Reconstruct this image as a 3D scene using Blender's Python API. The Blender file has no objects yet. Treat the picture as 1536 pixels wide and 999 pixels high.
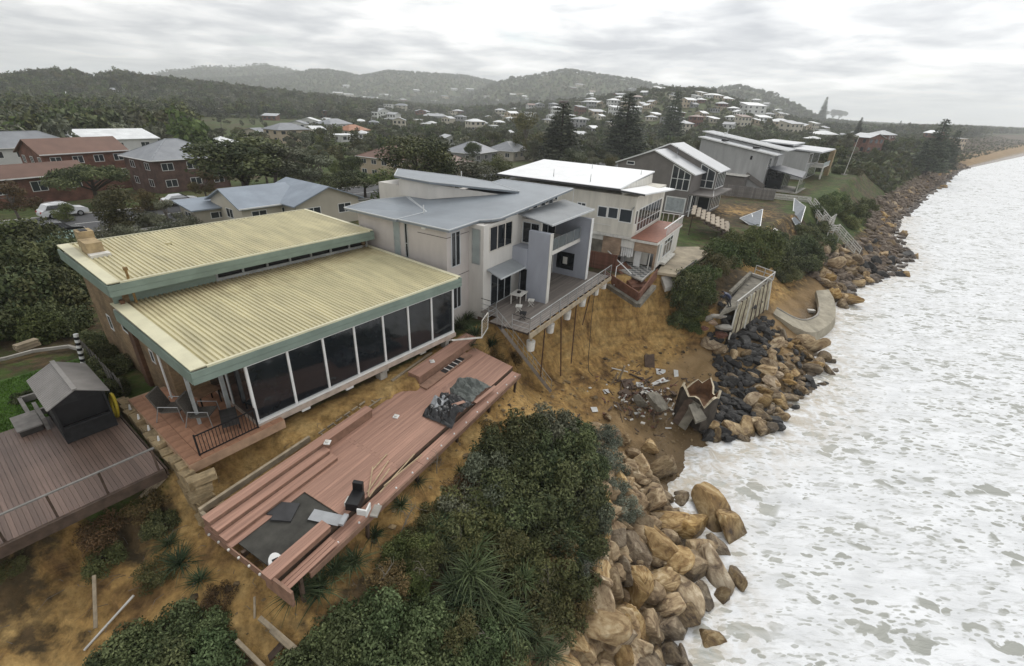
import bpy, math, random
import numpy as np
from mathutils import Matrix, Vector

# ------------------------------------------------------------------ camera, sky, sun, exposure
sc = bpy.context.scene
COL = sc.collection
F_PX, PITCH, ROLL, CAMZ = 695.0, math.radians(26.35), math.radians(2.66), 22.0
_b = np.array([[1, 0, 0], [0, 0, -1], [0, 1, 0]], float)
_c, _s = math.cos(PITCH), math.sin(PITCH)
_rx = np.array([[1, 0, 0], [0, _c, _s], [0, -_s, _c]])
_c, _s = math.cos(ROLL), math.sin(ROLL)
_rz = np.array([[_c, -_s, 0], [_s, _c, 0], [0, 0, 1]])
CAMR = _rx @ _b @ _rz
CAMP = np.array([0.0, 0.0, CAMZ])
cd = bpy.data.cameras.new('camera')
cam = bpy.data.objects.new('camera', cd)
COL.objects.link(cam)
cd.sensor_fit = 'HORIZONTAL'; cd.sensor_width = 36.0; cd.lens = 36.0 * F_PX / 1536.0
cd.clip_start = 0.2; cd.clip_end = 30000
cam.matrix_world = Matrix.Translation(Vector(CAMP)) @ Matrix(CAMR.tolist()).to_4x4()
sc.camera = cam

SUN_AZ, SUN_EL = math.radians(22), math.radians(42)
SUND = Vector((math.sin(SUN_AZ) * math.cos(SUN_EL), math.cos(SUN_AZ) * math.cos(SUN_EL), math.sin(SUN_EL)))
sl = bpy.data.lights.new('sun', 'SUN'); sl.energy = 1.3; sl.angle = math.radians(30); sl.color = (1.0, 0.97, 0.92)
so = bpy.data.objects.new('sun', sl); COL.objects.link(so)
so.rotation_euler = (-SUND).to_track_quat('-Z', 'Y').to_euler()
so.location = (0, 0, 250)

world = bpy.data.worlds.new('World'); sc.world = world; world.use_nodes = True
def build_sky():
    nt = world.node_tree; N = nt.nodes; L = nt.links; N.clear()
    out = N.new('ShaderNodeOutputWorld'); bg = N.new('ShaderNodeBackground')
    L.new(bg.outputs[0], out.inputs[0])
    tc = N.new('ShaderNodeTexCoord')
    sep = N.new('ShaderNodeSeparateXYZ'); L.new(tc.outputs['Generated'], sep.inputs[0])
    def m(op, a, b=None, clamp=False):
        n = N.new('ShaderNodeMath'); n.operation = op; n.use_clamp = clamp
        for i, x in enumerate((a, b)):
            if x is None: continue
            if hasattr(x, 'is_output'): L.new(x, n.inputs[i])
            else: n.inputs[i].default_value = x
        return n.outputs[0]
    zz = m('ADD', m('MAXIMUM', sep.outputs[2], 0.0), 0.10)
    cx = N.new('ShaderNodeCombineXYZ')
    L.new(m('DIVIDE', sep.outputs[0], zz), cx.inputs[0]); L.new(m('DIVIDE', sep.outputs[1], zz), cx.inputs[1])
    def noise(scale, det, rough, dist, off):
        mp = N.new('ShaderNodeMapping'); mp.inputs['Location'].default_value = off
        L.new(cx.outputs[0], mp.inputs[0])
        n = N.new('ShaderNodeTexNoise'); n.inputs['Scale'].default_value = scale; n.inputs['Detail'].default_value = det
        n.inputs['Roughness'].default_value = rough; n.inputs['Distortion'].default_value = dist
        L.new(mp.outputs[0], n.inputs['Vector']); return n.outputs[0]
    big = noise(0.55, 4, 0.5, 0.3, (3.1, 1.7, 0))
    fine = noise(1.6, 8, 0.56, 0.25, (7.3, 2.2, 0))
    cl = m('ADD', m('MULTIPLY', big, 0.5), m('MULTIPLY', fine, 0.5))
    ramp = N.new('ShaderNodeValToRGB'); L.new(cl, ramp.inputs[0])
    e = ramp.color_ramp.elements
    e[0].position = 0.37; e[0].color = (0.50, 0.52, 0.555, 1)
    e[1].position = 0.62; e[1].color = (1.24, 1.235, 1.22, 1)
    k = e.new(0.46); k.color = (0.70, 0.715, 0.735, 1)
    k = e.new(0.54); k.color = (0.93, 0.935, 0.935, 1)
    # thin places let a little blue sky through
    sky = N.new('ShaderNodeTexSky'); sky.sky_type = 'NISHITA'; sky.sun_disc = False
    sky.sun_elevation = SUN_EL; sky.sun_rotation = SUN_AZ
    sk = N.new('ShaderNodeMix'); sk.data_type = 'RGBA'; sk.blend_type = 'MULTIPLY'; sk.inputs[0].default_value = 1.0
    L.new(sky.outputs[0], sk.inputs[6]); sk.inputs[7].default_value = (0.10, 0.10, 0.10, 1)
    gap = N.new('ShaderNodeMapRange'); gap.clamp = True
    L.new(noise(0.8, 5, 0.5, 0.4, (0.4, 5.1, 0)), gap.inputs[0])
    gap.inputs[1].default_value = 0.62; gap.inputs[2].default_value = 0.72; gap.inputs[3].default_value = 0.0; gap.inputs[4].default_value = 0.55
    # the sun behind the cloud brightens the layer around it
    dv = N.new('ShaderNodeVectorMath'); dv.operation = 'DOT_PRODUCT'; L.new(tc.outputs['Generated'], dv.inputs[0]); dv.inputs[1].default_value = SUND
    gl = m('ADD', 0.86, m('MULTIPLY', m('POWER', m('MAXIMUM', dv.outputs['Value'], 0.0), 3.0), 0.42))
    gm = N.new('ShaderNodeMix'); gm.data_type = 'RGBA'; gm.blend_type = 'MULTIPLY'; gm.inputs[0].default_value = 1.0
    L.new(ramp.outputs[0], gm.inputs[6]); L.new(gl, gm.inputs[7])
    mx = N.new('ShaderNodeMix'); mx.data_type = 'RGBA'
    L.new(gap.outputs[0], mx.inputs[0]); L.new(gm.outputs[2], mx.inputs[6]); L.new(sk.outputs[2], mx.inputs[7])
    L.new(mx.outputs[2], bg.inputs[0]); bg.inputs[1].default_value = 1.14
build_sky()
world.cycles.sampling_method = 'MANUAL'; world.cycles.sample_map_resolution = 512
sc.view_settings.view_transform = 'Standard'; sc.view_settings.look = 'None'
sc.view_settings.exposure = 0.12; sc.view_settings.gamma = 1.0
sc.view_settings.use_curve_mapping = False
sc.render.engine = 'CYCLES'
sc.cycles.use_denoising = True
sc.cycles.max_bounces = 6; sc.cycles.diffuse_bounces = 3; sc.cycles.glossy_bounces = 2
sc.cycles.transmission_bounces = 3; sc.cycles.transparent_max_bounces = 6; sc.cycles.volume_bounces = 3
sc.cycles.sample_clamp_indirect = 4.0

# ------------------------------------------------------------------ helpers
rng = np.random.default_rng(11); random.seed(11)
def ray(px, py):
    return CAMR @ np.array([(px - 768.0) / F_PX, -(py - 499.5) / F_PX, -1.0])
def P(px, py, z):                      # the point of height z that the photograph shows at (px, py)
    d = ray(px, py); return CAMP + d * ((z - CAMZ) / d[2])
def proj(p):
    q = CAMR.T @ (np.asarray(p, float) - CAMP); return 768 + F_PX * q[0] / -q[2], 499.5 - F_PX * q[1] / -q[2]
A42 = math.radians(42.0)
def st(x, y): return x * math.sin(A42) + y * math.cos(A42), x * math.cos(A42) - y * math.sin(A42)
def xy(s, t): return s * math.sin(A42) + t * math.cos(A42), s * math.cos(A42) - t * math.sin(A42)
def axis(az):                          # rotation that turns local x along azimuth az, local y inland
    return math.radians(90.0 - az)

def _hash(i, j, seed):
    n = (i * 374761393 + j * 668265263 + seed * 1442695041) & 0xFFFFFFFF
    n = ((n ^ (n >> 13)) * 1274126177) & 0xFFFFFFFF
    return ((n ^ (n >> 16)) & 0xFFFF) / 65535.0
def vnoise(x, y, seed=0):
    x = np.asarray(x, float); y = np.asarray(y, float)
    i = np.floor(x).astype(np.int64); j = np.floor(y).astype(np.int64)
    fx = x - i; fy = y - j; fx = fx * fx * (3 - 2 * fx); fy = fy * fy * (3 - 2 * fy)
    a = _hash(i, j, seed); b = _hash(i + 1, j, seed); c = _hash(i, j + 1, seed); d = _hash(i + 1, j + 1, seed)
    return (a * (1 - fx) + b * fx) * (1 - fy) + (c * (1 - fx) + d * fx) * fy
def fbm(x, y, seed=0, o=4):
    r = 0; a = 0.5
    for k in range(o):
        r = r + a * (vnoise(x, y, seed + k * 17) - 0.5); x = x * 2.03 + 5.1; y = y * 2.03 + 3.7; a *= 0.5
    return r

# ------------------------------------------------------------------ materials
MATS = {}
def mat(name, col, rough=0.8, var=0.18, scale=2.0, bump=0.0, bscale=None, rnd=0.0, metal=0.0, spec=0.3, col2=None, stretch=None, detail=5):
    """procedural surface: two tones mixed by noise, a per-object tone shift, optional relief"""
    if name in MATS: return MATS[name]
    m = bpy.data.materials.new(name); m.use_nodes = True; MATS[name] = m
    nt = m.node_tree; N = nt.nodes; L = nt.links
    b = N['Principled BSDF']; b.inputs['Roughness'].default_value = rough; b.inputs['Metallic'].default_value = metal
    b.inputs['Specular IOR Level'].default_value = spec
    tc = N.new('ShaderNodeTexCoord'); mp = N.new('ShaderNodeMapping'); L.new(tc.outputs['Object'], mp.inputs[0])
    if stretch: mp.inputs['Scale'].default_value = stretch
    n = N.new('ShaderNodeTexNoise'); n.inputs['Scale'].default_value = scale; n.inputs['Detail'].default_value = detail
    n.inputs['Roughness'].default_value = 0.6
    L.new(mp.outputs[0], n.inputs['Vector'])
    r = N.new('ShaderNodeValToRGB'); L.new(n.outputs[0], r.inputs[0])
    c = np.array(col[:3]); c2 = np.array(col2[:3]) if col2 is not None else c * (1 + var); c1 = c if col2 is not None else c * (1 - var)
    r.color_ramp.elements[0].position = 0.34; r.color_ramp.elements[0].color = (*c1, 1)
    r.color_ramp.elements[1].position = 0.66; r.color_ramp.elements[1].color = (*c2, 1)
    o = r.outputs[0]
    if rnd:
        oi = N.new('ShaderNodeObjectInfo'); mr = N.new('ShaderNodeMapRange'); L.new(oi.outputs['Random'], mr.inputs[0])
        mr.inputs[3].default_value = 1 - rnd; mr.inputs[4].default_value = 1 + rnd
        mx = N.new('ShaderNodeMix'); mx.data_type = 'RGBA'; mx.blend_type = 'MULTIPLY'; mx.inputs[0].default_value = 1
        L.new(o, mx.inputs[6]); L.new(mr.outputs[0], mx.inputs[7]); o = mx.outputs[2]
    L.new(o, b.inputs['Base Color'])
    if bump:
        n2 = N.new('ShaderNodeTexNoise'); n2.inputs['Scale'].default_value = bscale or scale * 4; n2.inputs['Detail'].default_value = 6
        L.new(mp.outputs[0], n2.inputs['Vector'])
        bp = N.new('ShaderNodeBump'); bp.inputs['Strength'].default_value = 1.0; bp.inputs['Distance'].default_value = bump
        L.new(n2.outputs[0], bp.inputs['Height']); L.new(bp.outputs[0], b.inputs['Normal'])
    return m

def glass_mat(name, col=(0.012, 0.015, 0.018), rough=0.06, spec=0.5):
    if name in MATS: return MATS[name]
    m = mat(name, col, rough, 0.25, 0.7, spec=spec); return m

# ------------------------------------------------------------------ mesh builder
class MB:
    def __init__(s): s.v = []; s.f = []
    def add(s, vs, fs):
        o = len(s.v); s.v += [tuple(map(float, p)) for p in vs]; s.f += [tuple(i + o for i in f) for f in fs]; return s
    def hexa(s, p):                    # 4 bottom, 4 top, both anticlockwise from above
        return s.add(p, [(3, 2, 1, 0), (4, 5, 6, 7), (0, 1, 5, 4), (1, 2, 6, 5), (2, 3, 7, 6), (3, 0, 4, 7)])
    def box(s, x0, x1, y0, y1, z0, z1):
        return s.hexa([(x0, y0, z0), (x1, y0, z0), (x1, y1, z0), (x0, y1, z0), (x0, y0, z1), (x1, y0, z1), (x1, y1, z1), (x0, y1, z1)])
    def slab(s, poly, th):             # polygon of 3-D points (anticlockwise from above), thickness downwards
        n = len(poly); top = [tuple(p) for p in poly]; bot = [(p[0], p[1], p[2] - th) for p in top]
        fs = [tuple(range(n)), tuple(range(2 * n - 1, n - 1, -1))]
        for i in range(n): j = (i + 1) % n; fs.append((i + n, j + n, j, i))
        return s.add(top + bot, fs)
    def bar(s, a, b, w, h, up=(0, 0, 1)):
        a = Vector(a); b = Vector(b); d = (b - a).normalized(); u = Vector(up)
        r = d.cross(u)
        if r.length < 1e-4: r = d.cross(Vector((0, 1, 0)))
        r.normalize(); u = r.cross(d).normalized(); r *= w / 2; u *= h / 2
        return s.hexa([a - r - u, b - r - u, b + r - u, a + r - u, a - r + u, b - r + u, b + r + u, a + r + u]) if False else s.add(
            [a - r - u, a + r - u, a + r + u, a - r + u, b - r - u, b + r - u, b + r + u, b - r + u],
            [(0, 1, 2, 3), (7, 6, 5, 4), (0, 4, 5, 1), (1, 5, 6, 2), (2, 6, 7, 3), (3, 7, 4, 0)])
    def tube(s, pts, rad, n=8, cap=True):
        pts = [Vector(p) for p in pts]; rad = rad if hasattr(rad, '__len__') else [rad] * len(pts)
        o = len(s.v); vs = []; fs = []
        ref = Vector((0.3, 0.2, 1)).normalized()
        for i, p in enumerate(pts):
            d = (pts[min(i + 1, len(pts) - 1)] - pts[max(i - 1, 0)]).normalized()
            r = d.cross(ref)
            if r.length < 1e-3: r = d.cross(Vector((1, 0, 0)))
            r.normalize(); u = d.cross(r)
            for k in range(n):
                a = 2 * math.pi * k / n; vs.append(p + (r * math.cos(a) + u * math.sin(a)) * rad[i])
        for i in range(len(pts) - 1):
            for k in range(n):
                fs.append((i * n + k, i * n + (k + 1) % n, (i + 1) * n + (k + 1) % n, (i + 1) * n + k))
        if cap: fs.append(tuple(range(n - 1, -1, -1))); fs.append(tuple(range((len(pts) - 1) * n, len(pts) * n)))
        return s.add(vs, fs)
    def sheet(s, p00, pu, pv, pitch, h, th=0.03, prof='rib'):
        """ribbed roof sheet: ribs run along v, counted along u; p00 corner, pu / pv far ends"""
        p0 = Vector(p00); U = Vector(pu) - p0; V = Vector(pv) - p0; n = max(1, int(round(U.length / pitch)))
        nz = U.cross(V).normalized()
        if nz.z < 0: nz = -nz
        xs = []
        for k in range(n):
            if prof == 'rib': xs += [(k, 0), (k + 0.30, 0), (k + 0.42, h), (k + 0.88, h)]
            else: xs += [(k, 0), (k + 0.25, h * .5), (k + 0.5, h), (k + 0.75, h * .5)]
        xs.append((n, 0)); vs = []
        for a, z in xs:
            q = p0 + U * (a / n) + nz * z; vs += [q, q + V]
        m = len(xs); fs = [(2 * i, 2 * i + 2, 2 * i + 3, 2 * i + 1) for i in range(m - 1)]
        vs += [p0 - nz * th, p0 + U - nz * th, p0 + U + V - nz * th, p0 + V - nz * th]
        b = 2 * m; fs += [(b + 3, b + 2, b + 1, b), (b, b + 1, 2 * m - 2, 0), (b + 2, b + 3, 1, 2 * m - 1), (b + 1, b + 2, 2 * m - 1, 2 * m - 2), (b + 3, b, 0, 1)]
        return s.add(vs, fs)
    def mesh(s, name, m, smooth=False):
        me = bpy.data.meshes.new(name); me.from_pydata(s.v, [], s.f); me.materials.append(m)
        if smooth: me.polygons.foreach_set('use_smooth', [True] * len(me.polygons))
        me.update(); return me
    def build(s, name, m, parent=None, label=None, smooth=False, kind=None):
        o = bpy.data.objects.new(name, s.mesh(name, m, smooth)); COL.objects.link(o)
        if parent is not None: o.parent = parent
        if label: o['label'] = label
        if kind: o['kind'] = kind
        return o

def thing(name, label, cat, loc=(0, 0, 0), rotz=0.0, group=None):
    o = bpy.data.objects.new(name, None); COL.objects.link(o); o.empty_display_size = 0.3
    o.location = tuple(map(float, loc)); o.rotation_euler = (0, 0, rotz)
    o['label'] = label; o['category'] = cat
    if group: o['group'] = group
    return o
def tag(o, label, cat, group=None):
    o['label'] = label; o['category'] = cat
    if group: o['group'] = group
    return o
def piece(name, me, parent=None, loc=(0, 0, 0), rot=(0, 0, 0), sca=(1, 1, 1)):
    o = bpy.data.objects.new(name, me); COL.objects.link(o)
    if parent is not None: o.parent = parent
    o.location = tuple(map(float, loc)); o.rotation_euler = rot; o.scale = sca
    return o
def copy_tree(o, parent=None):
    c = o.copy(); COL.objects.link(c); c.parent = parent
    for ch in o.children: copy_tree(ch, c)
    return c
def bx(name, m, parent, *b): return MB().box(*b).build(name, m, parent)
# ------------------------------------------------------------------ the land
STN = np.array([  # s, then (t, z) of: cliff top, upper face, lower face, toe, waterline
 [-60, -20, 8.0, -18.6, 5.6, -14, 3.8, -6, 2.2, 0, 0], [-10, -19.4, 8.0, -18.5, 5.7, -13.6, 3.9, -6, 2.4, -0.5, 0],
 [-3, -19.2, 8.1, -18.3, 5.9, -13.2, 4.2, -6, 2.6, -1, 0], [2, -18.8, 8.1, -17.4, 7.0, -13.2, 6.2, -5.6, 2.6, -2, 0],
 [8, -18.7, 8.1, -17.7, 7.2, -14, 6.6, -5.8, 2.7, -2.2, 0], [14, -19.3, 8.1, -18.6, 7.2, -15.4, 6.6, -7, 2.6, -3.2, 0],
 [18, -19.9, 8.1, -19.2, 7.0, -16.4, 6.2, -8.5, 2.4, -4.0, 0], [21, -20.4, 8.2, -19.7, 6.0, -17.8, 4.0, -11, 2.1, -5.2, 0],
 [24, -21.2, 8.2, -20.6, 5.6, -18.8, 3.3, -13.6, 1.8, -6.6, 0], [28, -21.6, 8.3, -21.0, 5.5, -19.2, 3.1, -14.6, 1.6, -7.3, 0],
 [34, -20.8, 8.3, -20.2, 5.6, -18.4, 3.2, -14, 1.7, -5.4, 0], [37.5, -18.8, 8.3, -18.3, 5.8, -16.8, 3.4, -13.6, 1.9, -4.4, 0],
 [40.5, -17.8, 8.2, -17.2, 6.0, -15.8, 4.0, -13.0, 2.4, -3.8, 0],  [42.5, -17.2, 8.0, -14.6, 6.3, -11.7, 6.0, -10.9, 3.2, -3.4, 0],
 [54.5, -17, 7.8, -14.4, 6.3, -11.7, 6.0, -10.9, 2.6, -5.0, 0], [57, -17, 7.6, -15, 5.6, -13.4, 3.4, -11.4, 2.0, -6.4, 0],
 [67, -17, 7.6, -15.5, 5.5, -13.8, 3.2, -11, 1.9, -6.2, 0], [80, -18, 7.8, -16, 6, -13.5, 4, -10.5, 2.4, -7, 0],
 [92, -18, 8, -15.5, 6, -12.5, 4, -9, 2, -4, 0], [106, -18, 8.5, -15.5, 6.5, -12, 4, -7, 1.8, -2.5, 0],
 [120, -18.5, 8.8, -16, 6.5, -13, 4, -9, 1.9, -5, 0], [138, -19, 9, -17, 6.5, -14, 4, -11.5, 2, -8, 0], [170, -22, 9, -19, 6.5, -15, 4, -12, 2, -8, 0],
 [245, -20, 9, -17, 6.5, -14, 4, -11, 2, -6, 0], [350, -16, 9, -13, 6, -9, 3, -5, 2, -3, 0],
 [582, -18, 8, -10, 5, 2, 3, 15, 2, 30, 0], [1200, 20, 8, 40, 5, 60, 3, 80, 2, 110, 0], [6000, 900, 8, 940, 5, 960, 3, 990, 2, 1010, 0]], float)
def skyline(pts, D, tree):             # a ridge D metres off whose wooded crest stands at these places on the horizon
    az = []; h = []
    for (px, py), dd in zip(pts, D if hasattr(D, '__len__') else [D] * len(pts)):
        d = ray(px, py); az.append(math.atan2(d[0], d[1])); h.append(CAMZ + dd * d[2] / math.hypot(d[0], d[1]) - tree)
    return np.array(az), np.array(h), np.array(D if hasattr(D, '__len__') else [D] * len(pts), float)
RIDGES = [
 (skyline([(-700, 118), (-300, 112), (0, 112), (60, 103), (110, 104), (140, 114), (170, 103), (215, 112), (300, 120), (450, 137), (600, 154), (700, 172)], 760, 11), 185, 500),
 (skyline([(150, 128), (240, 106), (300, 98), (350, 99), (395, 94), (440, 103), (500, 120), (600, 160)], 3200, 10), 1000, 400),
 (skyline([(-200, 130), (240, 118), (420, 112), (470, 103), (500, 103), (540, 112), (580, 104), (640, 109), (700, 112), (740, 120), (800, 140)], 2600, 11), 1000, 700),
 (skyline([(680, 150), (740, 122), (800, 112), (850, 103), (900, 110), (950, 116), (1000, 128), (1060, 150)], 2000, 11), 800, 600),
 (skyline([(620, 178), (760, 160), (860, 148), (930, 135), (1000, 125), (1060, 127), (1100, 141), (1160, 166), (1230, 186), (1300, 199), (1380, 208), (1450, 216), (1500, 222)],
          [700, 700, 700, 700, 700, 690, 670, 640, 600, 560, 540, 540, 600], 7), 430, 300),
 (skyline([(1000, 140), (1060, 132), (1110, 127), (1160, 138), (1200, 157), (1260, 190)], 1700, 10), 600, 400),
 (skyline([(1180, 190), (1240, 178), (1300, 184), (1360, 192), (1430, 203), (1500, 211), (1560, 216)], 1500, 10), 500, 500)]
def hills(x, y):
    r = np.hypot(x, y); az = np.arctan2(x, y); z = np.full(np.shape(r), -50.0)
    for (A, Hh, D), wf, wb in RIDGES:
        h = np.interp(az, A, Hh, left=-30, right=-30); dd = np.interp(az, A, D)
        q = np.where(r < dd, np.clip(1 - (dd - r) / wf, 0, 1), np.clip(1 - (r - dd) / (wb * 2.2), 0, 1)); q = q * q * (3 - 2 * q)
        h2 = h * (1 + 0.10 * fbm(x / 160, y / 160, 5, 3))
        z = np.maximum(z, 2 + (h2 - 2) * q)
    return z
def lagoon(x, y): return ((x + 262) / 60) ** 2 + ((y - 492) / 34) ** 2
def H(x, y, detail=True):
    x = np.asarray(x, float); y = np.asarray(y, float)
    s, t = st(x, y)
    near = np.clip(1 - np.hypot(x, y) / 260, 0, 1)
    if detail:
        g = fbm(s / 3.2, t / 5.0, 3, 4) * 2.6 + fbm(s / 0.9, t / 2.6, 9, 3) * 0.8 + np.abs(fbm(s / 1.7, t / 7.0, 19, 3)) * 1.6
        g = g * (1 + 1.2 * np.clip((1 - s) / 4, 0, 1)); t2 = t + g * np.clip((t + 21) / 2, 0, 1) * np.clip((-9 - t) / 3, 0.25, 1) * np.clip(near * 3, 0, 1)
    else: t2 = t
    K = [np.interp(s, STN[:, 0], STN[:, k]) for k in range(1, 11)]
    base = np.interp(t, [-700, -250, -120, -75, -30, -22], [2.0, 2.5, 4.2, 7.0, 8.2, 8.2]) + (K[1] - 8.2) * np.clip((t + 60) / 40, 0, 1)
    T = [K[0], K[2], K[4], K[6], K[8]]; Z = [K[1], K[3], K[5], K[7], K[9]]
    z = np.where(t2 <= T[0], base, 0.0)
    for k in range(4):
        w = np.clip((t2 - T[k]) / np.maximum(T[k + 1] - T[k], 1e-3), 0, 1)
        z = np.where((t2 > T[k]) & (t2 <= T[k + 1]), Z[k] + (Z[k + 1] - Z[k]) * w, z)
    z = np.where(t2 > T[4], -np.minimum((t2 - T[4]) * 0.09, 4.0), z)
    inl = np.clip((T[0] - 25 - t) / 60, 0, 1)
    z = np.where(inl > 0, np.maximum(z, hills(x, y) * inl + z * (1 - inl)), z)
    z = np.where(lagoon(x, y) < 1, np.minimum(z, 1.0), z)
    if detail: z = z + (fbm(x / 1.3, y / 1.3, 21, 4) * 0.34 + fbm(x / .45, y / .45, 23, 3) * 0.16) * np.clip((t + 20) / 3, 0.12, 1) * np.clip(near * 3, 0, 1)
    return z
def Hz(x, y): return float(H(np.array([x]), np.array([y]))[0])
def hit(px, py, lift=0.0):             # where the line of sight through (px, py) meets the land
    d = ray(px, py); d = d / np.linalg.norm(d)
    L = np.geomspace(8, 5000, 420); pts = CAMP + d[None, :] * L[:, None]
    below = pts[:, 2] < H(pts[:, 0], pts[:, 1], py > 560) + lift
    k = int(np.argmax(below)) if below.any() else 419
    lo, hi = L[max(k - 1, 0)], L[k]
    for _ in range(2):
        M_ = np.linspace(lo, hi, 24); pts = CAMP + d[None, :] * M_[:, None]; bl = pts[:, 2] < H(pts[:, 0], pts[:, 1]) + lift; k = int(np.argmax(bl)) if bl.any() else 23; hi = M_[k]; lo = M_[max(k - 1, 0)]
    p = CAMP + d * hi; return np.array([p[0], p[1], Hz(p[0], p[1])])

def ground_material():
    m = bpy.data.materials.new('ground'); m.use_nodes = True; nt = m.node_tree; N = nt.nodes; L = nt.links
    b = N['Principled BSDF']; b.inputs['Roughness'].default_value = 0.9; b.inputs['Specular IOR Level'].default_value = 0.2
    tc = N.new('ShaderNodeTexCoord')
    at = N.new('ShaderNodeAttribute'); at.attribute_name = 'zone'; sp = N.new('ShaderNodeSeparateColor'); L.new(at.outputs['Color'], sp.inputs[0])
    def noise(sc_, det=6, ro=0.6, st_=None, dist=0.0):
        mp = N.new('ShaderNodeMapping'); L.new(tc.outputs['Object'], mp.inputs[0])
        if st_: mp.inputs['Scale'].default_value = st_
        n = N.new('ShaderNodeTexNoise'); n.inputs['Scale'].default_value = sc_; n.inputs['Detail'].default_value = det; n.inputs['Roughness'].default_value = ro
        n.inputs['Distortion'].default_value = dist
        L.new(mp.outputs[0], n.inputs['Vector']); return n.outputs[0]
    def ramp(f, stops):
        r = N.new('ShaderNodeValToRGB'); L.new(f, r.inputs[0]); e = r.color_ramp.elements
        e[0].position, e[0].color = stops[0][0], (*stops[0][1], 1); e[1].position, e[1].color = stops[-1][0], (*stops[-1][1], 1)
        for p, c in stops[1:-1]: k = e.new(p); k.color = (*c, 1)
        return r.outputs[0]
    def mix(f, a, c):
        x = N.new('ShaderNodeMix'); x.data_type = 'RGBA'; L.new(f, x.inputs[0]); L.new(a, x.inputs[6]); L.new(c, x.inputs[7]); return x.outputs[2]
    sand = ramp(noise(0.55, 8, 0.62, (1, 1, 0.5), 0.4), [(0.33, (0.085, 0.05, 0.025)), (0.40, (0.26, 0.155, 0.06)), (0.49, (0.46, 0.29, 0.105)), (0.66, (0.62, 0.43, 0.18))])
    strat = ramp(noise(0.9, 5, 0.6, (0.12, 0.12, 3.0), 0.3), [(0.40, (0.085, 0.052, 0.03)), (0.54, (0.40, 0.24, 0.09))])
    x = N.new('ShaderNodeMix'); x.data_type = 'RGBA'; x.inputs[0].default_value = 0.32; L.new(sand, x.inputs[6]); L.new(strat, x.inputs[7]); sand = x.outputs[2]
    fine = N.new('ShaderNodeMapRange'); L.new(noise(2.6, 9, 0.7, (1, 1, 0.6)), fine.inputs[0]); fine.inputs[1].default_value = 0.3; fine.inputs[2].default_value = 0.7; fine.inputs[3].default_value = 0.45; fine.inputs[4].default_value = 1.3
    x = N.new('ShaderNodeMix'); x.data_type = 'RGBA'; x.blend_type = 'MULTIPLY'; x.inputs[0].default_value = 1.0; L.new(sand, x.inputs[6]); L.new(fine.outputs[0], x.inputs[7]); sand = x.outputs[2]
    soil = ramp(noise(0.8, 8, 0.65), [(0.32, (0.035, 0.028, 0.018)), (0.5, (0.075, 0.055, 0.03)), (0.68, (0.15, 0.10, 0.05))])
    grass = ramp(noise(0.7, 8, 0.65), [(0.32, (0.030, 0.042, 0.012)), (0.52, (0.055, 0.085, 0.018)), (0.70, (0.11, 0.12, 0.04))])
    beach = ramp(noise(0.35, 6, 0.55, (1, 1, 1), 0.6), [(0.35, (0.20, 0.13, 0.06)), (0.65, (0.33, 0.225, 0.115))])
    # break the edges of each zone with noise
    def edge(o):
        a = N.new('ShaderNodeMath'); a.operation = 'ADD'; L.new(o, a.inputs[0])
        k = N.new('ShaderNodeMath'); k.operation = 'MULTIPLY_ADD'; L.new(noise(1.1, 7, 0.65), k.inputs[0]); k.inputs[1].default_value = 1.6; k.inputs[2].default_value = -0.8
        L.new(k.outputs[0], a.inputs[1])
        r = N.new('ShaderNodeMapRange'); r.inputs[1].default_value = 0.35; r.inputs[2].default_value = 0.65; L.new(a.outputs[0], r.inputs[0]); return r.outputs[0]
    c = mix(edge(sp.outputs[1]), soil, grass)
    c = mix(edge(sp.outputs[0]), c, sand)
    c = mix(sp.outputs[2], c, beach)
    # sand wetted by the run-up is darker and shines
    ge = N.new('ShaderNodeNewGeometry'); sz = N.new('ShaderNodeSeparateXYZ'); L.new(ge.outputs['Position'], sz.inputs[0]); q = N.new('ShaderNodeMath'); q.operation = 'MULTIPLY_ADD'; L.new(noise(0.4, 4, 0.5), q.inputs[0]); q.inputs[1].default_value = 1.0; L.new(sz.outputs[2], q.inputs[2])
    wet = N.new('ShaderNodeMapRange'); L.new(q.outputs[0], wet.inputs[0]); wet.inputs[1].default_value = 1.15; wet.inputs[2].default_value = 1.75; wet.inputs[3].default_value = 0.55; wet.inputs[4].default_value = 1.0
    x = N.new('ShaderNodeMix'); x.data_type = 'RGBA'; x.blend_type = 'MULTIPLY'; x.inputs[0].default_value = 1.0; L.new(c, x.inputs[6]); L.new(wet.outputs[0], x.inputs[7]); c = x.outputs[2]
    rw = N.new('ShaderNodeMapRange'); L.new(wet.outputs[0], rw.inputs[0]); rw.inputs[1].default_value = 0.55; rw.inputs[2].default_value = 1.0; rw.inputs[3].default_value = 0.25; rw.inputs[4].default_value = 0.9; L.new(rw.outputs[0], b.inputs['Roughness'])
    L.new(c, b.inputs['Base Color'])
    bp = N.new('ShaderNodeBump'); bp.inputs['Distance'].default_value = 0.22; bp.inputs['Strength'].default_value = 1.0
    L.new(noise(2.2, 9, 0.66), bp.inputs['Height']); L.new(bp.outputs[0], b.inputs['Normal'])
    return m
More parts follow.
